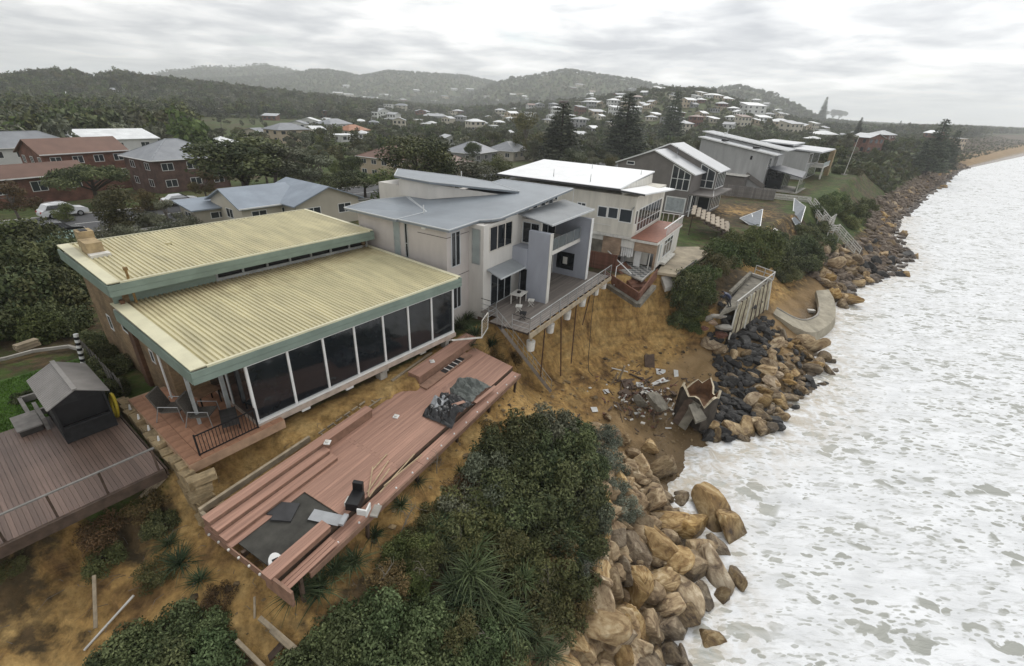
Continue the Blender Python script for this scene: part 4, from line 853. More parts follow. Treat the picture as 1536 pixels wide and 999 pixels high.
    bx('balcony_door', M_GLASS, h, 5.3, 10.2, -.03, -.005, 4.42, 6.6); bx('patio_door', M_GLASS, h, 5.3, 10.2, -.03, -.005, 1.0, 3.4)
    for x in (6.5, 7.7, 8.9): bx('door_frame', M_TRIMG, h, x - .04, x + .04, -.06, -.032, 1.0, 6.6)
    bx('eave_lamp', M_WHITE, h, -2.42, -2.3, 2.85, 3.15, 6.62, 6.8)
    # roofs: folded main roof, left wing roof, raised wedge, canopies
    def roof(poly, th=.16, name='roof'):
        r = MB().slab(poly, th).build(name, M_ROOFB, h); n = len(poly)
        for i in range(n):
            a = Vector(poly[i]); c = Vector(poly[(i + 1) % n]); MB().bar(a + Vector((0, 0, .0)), c + Vector((0, 0, .0)), .07, .06).build('edge_trim', M_TRIMG, r)
        return r
    roof([(-2.75, 5.0, 6.98), (0.2, 5.0, 6.98), (2.4, 9.0, 7.25), (-0.4, 9.7, 7.28), (-2.75, 9.9, 7.05)])
    roof([(-2.6, 0.75, 6.96), (0.5, 0.7, 7.06), (0.9, 0.0, 7.14), (1.4, -.35, 7.2), (6.5, -.6, 7.62), (11.4, -.75, 8.02), (11.3, 6.0, 8.0), (6.5, 6.5, 7.6), (2.4, 8.8, 7.3), (0.2, 5.0, 7.02), (-2.6, 5.0, 6.98)])
    roof([(2.4, 6.6, 8.62), (7.9, 2.2, 7.84), (9.6, 6.2, 7.95), (9.2, 9.3, 8.1), (5.0, 12.3, 8.75), (2.1, 9.8, 8.75)])
    MB().add([(2.6, 6.9, 7.3), (6.8, 3.3, 7.6), (2.6, 6.9, 8.42), (2.3, 9.6, 7.3), (2.3, 9.6, 8.5)], [(0, 1, 2), (0, 2, 4, 3)]).build('gable_wall', M_RENDL, h)
    for x, y, z in ((-.2, 4.9, 7.0), (8.0, 8.0, 8.2)): MB().tube([(x, y, z), (x, y, z + .55)], .035, 6).build('vent_pipe', M_WHITE, h)
    cg = mat('grey_canopy_metal', (.25, .265, .275), .5, .1, 1, spec=.4)
    MB().sheet((4.2, -2.75, 6.62), (11.5, -2.75, 6.62), (4.2, 0.0, 7.02), .22, .02, .08).build('canopy', cg, h)
    MB().bar((4.2, -2.78, 6.6), (11.5, -2.78, 6.6), .06, .14).build('gutter', M_TRIMG, h)
    MB().sheet((0.4, -1.15, 3.45), (4.3, -1.15, 3.45), (0.4, -.02, 3.85), .2, .015, .06).build('awning', cg, h); MB().bar((0.4, -1.17, 3.42), (4.3, -1.17, 3.42), .05, .1).build('gutter', M_TRIMG, h)
    # planter corner and door mat
    bx('door_mat', M_BLACK, h, 4.0, 4.7, -1.1, -.3, 1.005, 1.02)
build_h2()
def build_h2_deck():
    d = thing('timber_deck', 'silvery grey timber deck hanging over the eroded sand cliff with cable railing', 'deck', (o2[0], o2[1], 9.0), R31)
    def front(u): return -4.55 + 0.045 * (u + 1.7)
    n = 32; w = .138
    for k in range(n):
        y = -0.06 - k * w
        u0 = -0.35 if y > -1.35 else -1.25; u1 = 12.7
        if y - w < front(5) - .2: break
        j = 3.6 + (k % 3) * 2.4
        for a, c in ((u0, j), (j, u1)):
            if y > -3.2: c = min(c, 10.35) if y > -3.05 and False else c
            MB().box(a + .004, c - .004, y - w + .008, y, -.035, random.uniform(-.003, .003)).build('plank', M_DECKGY, d)
    bx('edge_beam', M_TIMB, d, -1.3, 12.7, -4.60, -4.5, -.34, -.01); bx('bearer', M_TIMBD, d, -1.2, 12.6, -2.5, -2.38, -.34, -.04)
    for x in np.arange(-1.0, 12.7, .9): MB().box(x - .03, x + .03, -4.49, -.3, -.26, -.04).build('joist', M_TIMBD, d)
    # footings now hanging in the air, steel props, a dangling cable
    ft = mat('white_footing', (.60, .58, .54), .85, .2, 2)
    for x, dz in ((-.4, -1.25), (2.3, -1.0), (5.0, -.95), (7.7, -.8), (10.3, -.65), (12.0, -.6)):
        f = MB().tube([(x, -4.2, dz - .38), (x, -4.2, dz + .3)], [.26, .30], 12).build('hanging_footing', ft, d); MB().box(x - .05, x + .05, -4.26, -4.14, dz + .3, -.3).build('stump', M_TIMB, f)
    for a, c in (((1.2, -4.35, -.4), (.6, -4.6, -4.1)), ((3.6, -4.35, -.4), (3.4, -4.9, -5.3)), ((6.2, -4.35, -.4), (4.9, -5.0, -4.9)), ((9.0, -4.3, -.4), (7.3, -4.6, -2.6))): MB().tube([a, c], .045, 6).build('prop', M_RUST, d)
    pts = [(9.6, -4.4, -.4), (8.6, -4.8, -2.6), (7.6, -5.3, -4.2), (6.9, -5.6, -5.2), (6.3, -6.0, -5.9), (6.6, -6.3, -6.4)]; MB().tube(pts, .025, 5).build('cable', M_BLACK, d)
    r = thing('cable_railing', 'thin steel cable railing with slim posts along the silvery deck', 'railing', (o2[0], o2[1], 9.0), R31)
    y = -4.52
    for k in range(11): MB().box(-1.25 + k * 1.38 - .02, -1.25 + k * 1.38 + .02, y - .02, y + .02, 0, 1.02).build('post', M_STEEL, r)
    MB().bar((-1.25, y, 1.04), (12.55, y, 1.04), .06, .03).build('top_rail', M_STEEL, r)
    for z in (.18, .36, .54, .72, .88): MB().tube([(-1.25, y, z), (12.55, y, z)], .006, 4).build('cable', M_STEEL, r)
    for a, c in (((-1.25, -4.5), (-1.25, -3.2)), ((-1.25, -1.35), (-.35, -1.35)), ((-.35, -1.35), (-.35, -.1))):
        for z in (.3, .65, 1.02): MB().bar((*a, z), (*c, z), .035, .03).build('side_rail', M_BLACK if z > 1 else M_STEEL, r)
    for x, yy in ((-1.25, -3.2), (-1.25, -1.35), (-.35, -1.35)): MB().box(x - .02, x + .02, yy - .02, yy + .02, 0, 1.02).build('post', M_STEEL, r)
    # stair that used to reach the beach
    s = thing('beach_stair', 'steep grey timber stair with wire handrails dropping from the silvery deck', 'stair', Lw(o2, A31, -1.35, -2.3, 8.95), R31)
    top = Vector((0, 0, 0)); e = Vector(P(822, 582, 3.4)) - Vector(Lw(o2, A31, -1.35, -2.3, 8.95)); e = Matrix.Rotation(-R31, 3, 'Z') @ e
    e = Vector((e.x, e.y, e.z)); side = Vector((-e.y, e.x, 0)).normalized() * .5
    for sg in (-1, 1): MB().bar(top + side * sg, e + side * sg, .06, .22).build('stringer', M_DECKGY, s)
    n = 24
    for k in range(1, n):
        p = top.lerp(e, k / n); q = Vector((e.x, e.y, 0)).normalized() * .13
        MB().slab([p - side - q, p + side - q, p + side + q, p - side + q] if (side.cross(q)).z > 0 else [p - side + q, p + side + q, p + side - q, p - side - q], .035).build('tread', M_DECKGY, s)
    for sg in (-1, 1):
        MB().tube([top + side * sg + Vector((0, 0, .95)), e + side * sg + Vector((0, 0, .95))], .022, 5).build('handrail', M_STEEL, s)
        MB().tube([top + side * sg + Vector((0, 0, .5)), e + side * sg + Vector((0, 0, .5))], .012, 5).build('handrail', M_STEEL, s)
        for k in range(6): p = top.lerp(e, k / 5) + side * sg; MB().tube([p, p + Vector((0, 0, .95))], .018, 5).build('baluster', M_STEEL, s)
    # side landing with a gate, table, stools
    g = thing('landing_gate', 'small white framed gate panel at the head of the beach stair', 'gate', Lw(o2, A31, -2.9, -2.0, 8.6), R31)
    for a, c in (((0, 0, 0), (0, 0, 1.2)), ((1.0, .25, .2), (1.0, .25, 1.35)), ((0, 0, 1.2), (1.0, .25, 1.35)), ((0, 0, .05), (1.0, .25, .25))): MB().bar(a, c, .05, .05, (0, 1, 0) if a[0] == c[0] else (0, 0, 1)).build('frame', M_OFFW, g)
    for k in range(5): MB().bar((0, 0, .25 + k * .18), (1.0, .25, .42 + k * .18), .03, .03).build('slat', M_TIMB, g)
    MB().bar((-1.9, .9, .35), (0, 0, .05), .14, .05).build('loose_board', M_OFFW, g)
    t = thing('deck_table', 'white square table with a dark bowl on the silvery deck', 'table', Lw(o2, A31, 2.75, -1.25, 9.0), R31 + .1)
    bx('table_top', M_OFFW, t, -.6, .6, -.45, .45, .70, .75); bx('bowl', M_BLACK, t, -.13, .13, -.1, .1, .75, .87)
    for x in (-.5, .5):
        for y in (-.36, .36): bx('leg', M_OFFW, t, x - .03, x + .03, y - .03, y + .03, 0, .7)
    for x, y, lb in ((2.75, -2.3, 'pale stool beside the white square deck table'), (1.3, -2.15, 'folding pale chair tipped beside the white deck table'), (.45, -3.0, 'dark low stool near the head of beach stair')):
        t = thing('deck_stool', lb, 'stool', Lw(o2, A31, x, y, 9.0), R31 + .4)
        bx('seat', M_OFFW if 'pale' in lb else M_BLACK, t, -.25, .25, -.22, .22, .42, .46)
        for sx in (-.2, .2): MB().bar((sx, -.2, 0), (sx, .2, .42), .03, .03, (1, 0, 0)).build('leg', M_OFFW if 'pale' in lb else M_BLACK, t); MB().bar((sx, .2, 0), (sx, -.2, .42), .03, .03, (1, 0, 0)).build('leg', M_OFFW if 'pale' in lb else M_BLACK, t)
build_h2_deck()

# ------------------------------------------------------------------ white house with the torn-open lower floor
o3 = (13.13, 42.21); R30 = axis(30.0)
M_TILER = mat('red_balcony_tile', (.27, .11, .07), .6, .15, 3)
def build_h3():
    h = thing('beach_house', 'white two storey house with flat white roof, its lower corner torn open', 'house', (o3[0], o3[1], 8.4), R30)
    wr = mat('white_metal_roof', (.74, .75, .75), .5, .05, .8, spec=.35); cream = mat('cream_weatherboard', (.58, .55, .48), .75, .13, 1.0, stretch=(1.5, 1.5, .3))
    bx('wall', cream, h, -.8, 9.2, 2.4, 16.2, 2.95, 6.55)
    for v0, v1, z0, z1, n in ((5.03, 6.0, 4.3, 5.35, 1), (3.95, 4.98, 4.33, 5.38, 1), (2.6, 3.85, 4.15, 5.4, 1), (7.2, 8.15, 5.05, 5.42, 2), (10.2, 10.6, 5.0, 5.9, 1)): window(h, 'x', -.8, v0, v1, z0, z1, n, .08, M_WHITE, M_GLASSB)
    window(h, 'y', 2.4, .35, 8.4, 3.15, 5.35, 8, .09, M_WHITE, M_GLASS, bars=(4.0,)); window(h, 'y', 2.4, -.55, .1, 4.0, 5.3, 1, .06, M_WHITE, M_GLASS)
    MB().tube([(-.83, 2.75, 5.35), (-.95, 2.5, 5.7)], .06, 6).build('wall_lamp', M_STEEL, h); MB().bar((-.86, 6.5, 3.7), (-.86, 4.5, 3.7), .03, .03).build('pipe', M_WHITE, h); MB().tube([(-.84, 8.6, 3.0), (-.84, 8.6, 6.6)], .04, 6).build('downpipe', M_WHITE, h)
    # roofs
    a = MB().slab([(-1.5, 3.9, 7.2), (10.9, 4.3, 7.58), (11.2, 18.2, 7.58), (-1.5, 16.9, 7.16)], .14).build('roof', wr, h)
    MB().bar((-1.53, 3.8, 7.08), (-1.53, 17.0, 7.05), .06, .16).build('gutter', mat('dark_gutter', (.06, .06, .062), .5), a)
    c = MB().slab([(-1.5, 1.6, 7.0), (8.6, 1.3, 6.32), (8.6, 3.85, 6.45), (-1.5, 3.85, 7.1)], .12).build('roof', wr, h); MB().bar((-1.52, 1.55, 6.9), (-1.52, 3.85, 7.0), .06, .14).build('gutter', MATS['dark_gutter'], c)
    MB().add([(-.7, 3.9, 6.5), (9.0, 3.9, 6.5), (9.0, 4.0, 7.45), (-.7, 4.0, 7.15)], [(0, 1, 2, 3)]).build('clerestory', M_OFFW, h); MB().box(9.1, 9.2, 4.0, 15, 6.5, 7.4).build('wall', cream, h)
    for x, y in ((.5, 11.5), (.1, 7.4), (8.0, 10.5), (7.5, 4.8)): MB().tube([(x, y, 7.2), (x, y, 7.95)], [.05, .02], 6).build('roof_vent', M_STEEL, h)
    # lower floor
    bx('floor_edge', M_OFFW, h, -1.0, 8.6, -.15, 2.38, 2.62, 2.84); b = bx('balcony_floor', M_TILER, h, -.95, 8.55, -.1, 2.38, 2.845, 2.9); bx('floor_edge', M_OFFW, h, -1.0, 9.2, 2.42, 16.2, 2.7, 2.94)
    for k in range(13): x = 2.2 + k * .52; MB().box(x - .025, x + .025, -.1, -.05, 2.9, 3.75).build('baluster', M_WHITE, b)
    MB().bar((1.0, -.08, 3.78), (8.6, -.08, 3.78), .1, .06).build('handrail', M_WHITE, b); MB().bar((8.5, -.08, 3.78), (8.5, 2.3, 3.78), .08, .06).build('handrail', M_WHITE, b)
    for k in range(4): MB().box(8.47, 8.53, .3 + k * .55, .36 + k * .55, 2.9, 3.75).build('baluster', M_WHITE, b)
    bx('wall', M_OFFW, h, .55, 8.4, 0.0, .22, 0.1, 2.62); window(h, 'y', 0.0, 2.3, 5.7, .6, 2.4, 3, .1, M_WHITE, M_GLASSB, bars=(1.9,)); window(h, 'y', 0.0, .8, 1.5, .5, 2.3, 1, .08, M_WHITE, M_FROST)
    bx('ledge', M_OFFW, h, 2.0, 6.2, -.45, -.002, .1, .3)
    bx('wall', M_BRICKP, h, -.8, -.58, 3.3, 5.1, 1.0, 2.69); bx('wall', M_BRICKP, h, -.8, -.58, .1, 2.0, 1.75, 2.61); bx('wall', M_OFFW, h, -.8, -.6, 2.02, 3.28, 1.9, 2.61); bx('wall', M_OFFW, h, -.8, -.6, 5.12, 6.3, 2.2, 2.69)
    bx('wall', M_BRICKP, h, -.55, 8.2, 5.4, 5.6, -.3, 2.6); bx('wall', M_CONCD, h, -.75, -.6, 5.12, 9.0, -.4, 2.19); bx('inner_wall', M_OFFW, h, .8, .95, 1.0, 5.3, 0.1, 2.6)
    bx('room_shade_sheet', M_BLACK, h, 1.1, 8.2, .4, 5.2, .02, .08)  # black sheet over the floor: shade of the room put in as colour
    for k in range(6): MB().box(-.66, -.62, 2.05 + k * .2, 2.2 + k * .2, .95 + .12 * (k % 3 == 0), 1.9).build('curtain_strip', M_WHITE, h)
    bx('door_frame', M_WHITE, h, -.2, -.1, 1.4, 2.0, .1, 1.9); bx('broken_post', M_OFFW, h, -.15, -.05, .55, .62, .1, 1.75); bx('broken_post', M_BRICKP, h, -.78, -.6, -.1, .09, .2, 2.6); bx('cabinet', M_STEEL, h, -.45, .3, 2.9, 3.2, .1, 1.1)
    # checkered tile floor jutting out where the wall is gone
    fl = MB().slab([(-3.6, .1, .02), (.5, .1, .02), (.5, 5.2, .02), (-.6, 5.2, .02)], .12).build('floor_slab', M_CONC, h)
    tw = mat('tile_pale', (.42, .41, .38), .5, .15, 2); tb = mat('tile_dark', (.14, .14, .14), .5, .15, 2); ma, mb = (MB().box(0, .39, 0, .39, 0, .015).mesh('floor_tile', q) for q in (tw, tb))
    for i in range(11):
        for j in range(13):
            x = -3.6 + i * .4; y = .12 + j * .4
            if x < -3.5 + (y - .1) * .62 + .1: continue
            if random.random() < .06: continue
            piece('floor_tile', ma if (i + j) % 2 else mb, h, (x, y, .022))
    MB().bar((-3.6, .05, .0), (.5, .05, .0), .08, .2).build('broken_edge', M_OFFW, h)
build_h3()
def build_h3_ruins():
    # collapsed side stair with its white balustrade; red-brown retaining walls; cracked beam corner
    a = Vector(P(884, 352, 9.6)); c = Vector(P(962, 430, 7.9)); s = thing('collapsed_stair', 'red-brown stair flight slumped beside the torn white house', 'stair', a)
    e = c - a; sd = Vector((-e.y, e.x, 0)).normalized() * .85
    mt = mat('red_brown_slab', (.16, .075, .048), .8, .25, 2)
    MB().slab([(-sd), e - sd, e + sd, sd] if True else [], .3).build('flight', mt, s)
    for k in range(12):
        p = e * ((k + .3) / 12.5); q = e * ((k + .95) / 12.5); MB().slab([p - sd * .98 + Vector((0, 0, .09)), q - sd * .98 + Vector((0, 0, .05)), q + sd * .98 + Vector((0, 0, .05)), p + sd * .98 + Vector((0, 0, .09))], .08).build('tread', mt, s)
    for sg, r0, r1 in ((1, 0.02, .42), (-1, .35, .95)):
        p = e * r0 + sd * sg; q = e * r1 + sd * sg
        MB().bar(p + Vector((0, 0, .95)), q + Vector((0, 0, .95)), .09, .06).build('handrail', M_WHITE, s)
    for k in range(9):
        p = e * (.0 + k * .026) - sd; MB().tube([p + Vector((0, 0, .1)), p + Vector((0, 0, .95))], .025, 5).build('baluster', M_WHITE, s)
    MB().bar(-sd + Vector((0, 0, .95)), e * .22 - sd + Vector((0, 0, .95)), .08, .06).build('handrail', M_WHITE, s); MB().bar(-sd + Vector((0, 0, .12)), e * .22 - sd + Vector((0, 0, .12)), .06, .06).build('bottom_rail', M_WHITE, s)
    w = thing('undermined_footing', 'cracked concrete footing beam hanging at the sand cliff edge below the tiled floor', 'footing', P(957, 456, 7.2))
    o = Vector(w.location); pts = [P(905, 424, 7.7), P(957, 458, 7.3), P(981, 430, 7.9)]
    for p, q in zip(pts[:-1], pts[1:]): MB().bar(Vector(p) - o, Vector(q) - o, .4, .35).build('beam', M_CONCD, w)
    for i, (p, q) in enumerate(((P(905, 412, 8.2), P(957, 446, 7.8)), (P(958, 446, 7.8), P(985, 410, 8.4)))): MB().bar(Vector(p) - o, Vector(q) - o, .12, .9).build('wall', mt, w)
    f = thing('yard_fence', 'red-brown timber side fence between the fin wall and the torn house', 'fence', P(880, 400, 8.9)); o = Vector(f.location)
    p, q = Vector(P(882, 392, 9.0)), Vector(P(924, 400, 8.8)); n = 22; me = MB().box(-.075, .075, -.015, .015, 0, 1.5).mesh('paling', mat('red_paling', (.13, .06, .04), .8, .3, 4, rnd=.2)); rz = math.atan2((q - p).y, (q - p).x)
    for k in range(n): piece('paling', me, f, p.lerp(q, (k + .5) / n) - o + Vector((0, 0, -.5)), (0, 0, rz))
    MB().bar(p - o + Vector((0, 0, 1.05)), q - o + Vector((0, 0, 1.05)), .1, .05).build('cap_rail', mt, f)
    g = thing('stair_post_frame', 'bent white pole frame standing at the foot of the slumped stair', 'pole', P(921, 428, 7.8)); o = Vector(g.location)
    MB().tube([(0, 0, 0), Vector(P(925, 400, 9.0)) - o, Vector(P(934, 394, 9.2)) - o], .035, 6).build('pole', M_WHITE, g)
    # patio slab on the seaward side of the white house
    p = thing('patio_slab', 'stained concrete patio slab beside the white house, broken at cliff edge', 'patio', (0, 0, 0))
    q = [P(986, 408, 8.35), P(1014, 412, 8.35), P(1040, 395, 8.35), P(1062, 380, 8.35), P(1048, 370, 8.35), P(1010, 370, 8.35)]
    MB().slab(q, .25).build('slab', mat('stained_concrete', (.30, .255, .185), .85, .3, .8, bump=.01), p)
    MB().bar(P(1016, 411, 8.4), P(1045, 390, 8.4), .08, .12).build('edge_strip', M_BLACK, p)
    MB().slab([P(992, 415, 8.0), P(1012, 412, 8.0), P(1012, 428, 7.2), P(998, 432, 7.2)], .4).build('broken_lump', M_CONC, p)
build_h3_ruins()

# ------------------------------------------------------------------ grey house with twin gables
o4 = (25.63, 70.88); R35 = axis(35.0)
M_GREYB = mat('warm_grey_boards', (.175, .160, .148), .8, .1, 1.0)
M_ROOFL = mat('light_grey_metal_roof', (.50, .51, .52), .5, .06, .6, spec=.35)
def gable_ridge_x(h, x0, x1, yf, yb, yr, ze, zb, zr, wallm, roofm, base, over=.35, proud=.12):
    """block whose ridge runs along local x: gable walls at x0 and x1"""
    b = MB(); b.add([(x0, yf, base), (x0, yb, base), (x0, yb, zb), (x0, yr, zr), (x0, yf, ze), (x1, yf, base), (x1, yb, base), (x1, yb, zb), (x1, yr, zr), (x1, yf, ze)],
                    [(0, 4, 3, 2, 1), (5, 6, 7, 8, 9), (0, 5, 9, 4), (1, 2, 7, 6), (4, 9, 8, 3), (3, 8, 7, 2)]); b.build('wall', wallm, h)
    sf = (zr - ze) / (yr - yf); sb = (zr - zb) / (yb - yr)
    r = MB(); r.slab([(x0 - over, yf - over * 1.4, ze - sf * over * 1.4 + proud), (x1 + over, yf - over * 1.4, ze - sf * over * 1.4 + proud), (x1 + over, yr, zr + proud), (x0 - over, yr, zr + proud)], .12)
    r.slab([(x0 - over, yr, zr + proud), (x1 + over, yr, zr + proud), (x1 + over, yb + over, zb - sb * over + proud), (x0 - over, yb + over, zb - sb * over + proud)], .12)
    o = r.build('roof', roofm, h)
    MB().bar((x0 - over, yf - over * 1.4, ze - sf * over * 1.4 + proud - .03), (x0 - over, yr, zr + proud - .03), .05, .17).build('barge_board', M_WHITE, o); MB().bar((x0 - over, yr, zr + proud - .03), (x0 - over, yb + over, zb - sb * over + proud - .03), .05, .17).build('barge_board', M_WHITE, o)
    return o
def build_h4():
    h = thing('beach_house', 'dark grey boarded house with twin gables and tall white framed windows', 'house', (o4[0], o4[1], 8.0), R35)
    gable_ridge_x(h, 0, 5.2, .5, 12.3, 6.7, 5.9, 6.4, 8.55, M_GREYB, M_ROOFL, -.5); gable_ridge_x(h, 5.25, 11.0, -1.6, 11.5, 6.2, 6.1, 7.0, 9.3, M_GREYB, M_ROOFL, -.5)
    def gwin(x, v0, v1, z0, za, zb, cols, zm):
        b = MB(); n = cols
        for k in range(n + 1): v = v0 + (v1 - v0) * k / n; zt = za + (zb - za) * k / n; b.bar((x - .04, v, z0), (x - .04, v, zt), .1, .08, (1, 0, 0))
        b.bar((x - .04, v0, z0), (x - .04, v1, z0), .08, .1); b.bar((x - .04, v0, za), (x - .04, v1, zb), .08, .1); b.bar((x - .045, v0, zm), (x - .045, v1, zm), .07, .08)
        o = b.build('window', M_WHITE, h)
        for k in range(n):
            p = v0 + (v1 - v0) * k / n; q = v0 + (v1 - v0) * (k + 1) / n; MB().add([(x - .015, p, z0), (x - .015, q, z0), (x - .015, q, za + (zb - za) * (k + 1) / n), (x - .015, p, za + (zb - za) * k / n)], [(0, 3, 2, 1)]).build('pane', M_GLASSB, o)
    gwin(0, .75, 3.5, 3.45, 5.75, 6.9, 3, 5.0); gwin(5.25, -1.35, .9, 3.5, 5.9, 6.9, 2, 4.6)
    window(h, 'x', 0, .7, 3.75, .1, 2.4, 1, .16, M_WHITE, mat('roller_blind', (.36, .39, .40), .5), .06); window(h, 'x', 0, 9.6, 10.9, 6.2, 6.75, 1, .1, M_WHITE, M_GLASSB)
    window(h, 'y', .5, .2, 5.0, .3, 2.8, 5, .12, M_WHITE, M_GLASSB); window(h, 'y', -1.6, 5.5, 10.8, .2, 2.9, 5, .14, M_WHITE, M_GLASSB); window(h, 'y', -1.6, 5.6, 10.8, 3.4, 5.8, 5, .12, M_WHITE, M_GLASSB)
    window(h, 'x', 5.25, -1.45, .45, .2, 2.8, 1, .14, M_WHITE, M_GLASSB)
    b = bx('balcony', M_GREYB, h, -.1, 11.0, -3.0, .48, 2.92, 3.12); MB().bar((-.1, -3.0, 3.2), (5.2, -1.7, 3.2), .06, .1).build('edge_trim', M_WHITE, b)
    for x in (-.05, 2.6): bx('post', M_WHITE, h, x, x + .12, -.1, .05, -.2, 2.9)
    b = MB(); n = 14; b.add([(.6 * math.cos(a) * 1, .0 + .05 * math.cos(2 * a), .6 * math.sin(a)) for a in np.linspace(0, 6.28, n, endpoint=False)] + [(0, .16, 0)], [(i, (i + 1) % n, n) for i in range(n)]); o = b.build('satellite_dish', mat('dish_grey', (.10, .10, .10), .5), h); o.location = (3.6, 4.4, 8.55); o.rotation_euler = (-.5, 0, .5)
    MB().tube([(3.6, 4.5, 7.6), (3.6, 4.45, 8.55)], .04, 6).build('dish_mast', M_STEEL, h)
    # stepped timber seating / slatted shelter in front
    s = thing('slatted_stand', 'weathered timber stand of stepped slats below the twin gabled house', 'stand', P(1064, 350, 7.6), R35 + .25)
    wd = mat('pale_weathered_slats', (.30, .25, .19), .8, .2, 3, rnd=.2)
    s.scale = (1.15, 1.15, 1.15)
    for k in range(8): MB().box(-2.6 + .0, 3.2, -1.9 + k * .55, -1.45 + k * .55, .95 + k * .2, 1.03 + k * .2).build('slat', wd, s)
    for k in range(6): MB().box(-2.5, -1.2, -2.0 + k * .5, -1.6 + k * .5, .55 + k * .18, .62 + k * .18).build('slat', M_TIMBD, s)
    for x in (-2.4, -.6, 1.2, 3.0): MB().bar((x, -1.9, .85), (x, 2.4, 2.4), .1, .16).build('rafter', M_TIMBD, s); MB().bar((x, -1.8, -.6), (x, -1.8, .85), .1, .1, (0, 1, 0)).build('post', M_OFFW, s); MB().bar((x, 2.2, -.6), (x, 2.2, 2.2), .1, .1, (0, 1, 0)).build('post', M_TIMBD, s)
    for k in range(7): MB().bar((1.0 + k * .32, -2.0, -.4), (1.0 + k * .32, -2.0, .9), .1, .03, (0, 1, 0)).build('paling', M_OFFW, s)
build_h4()

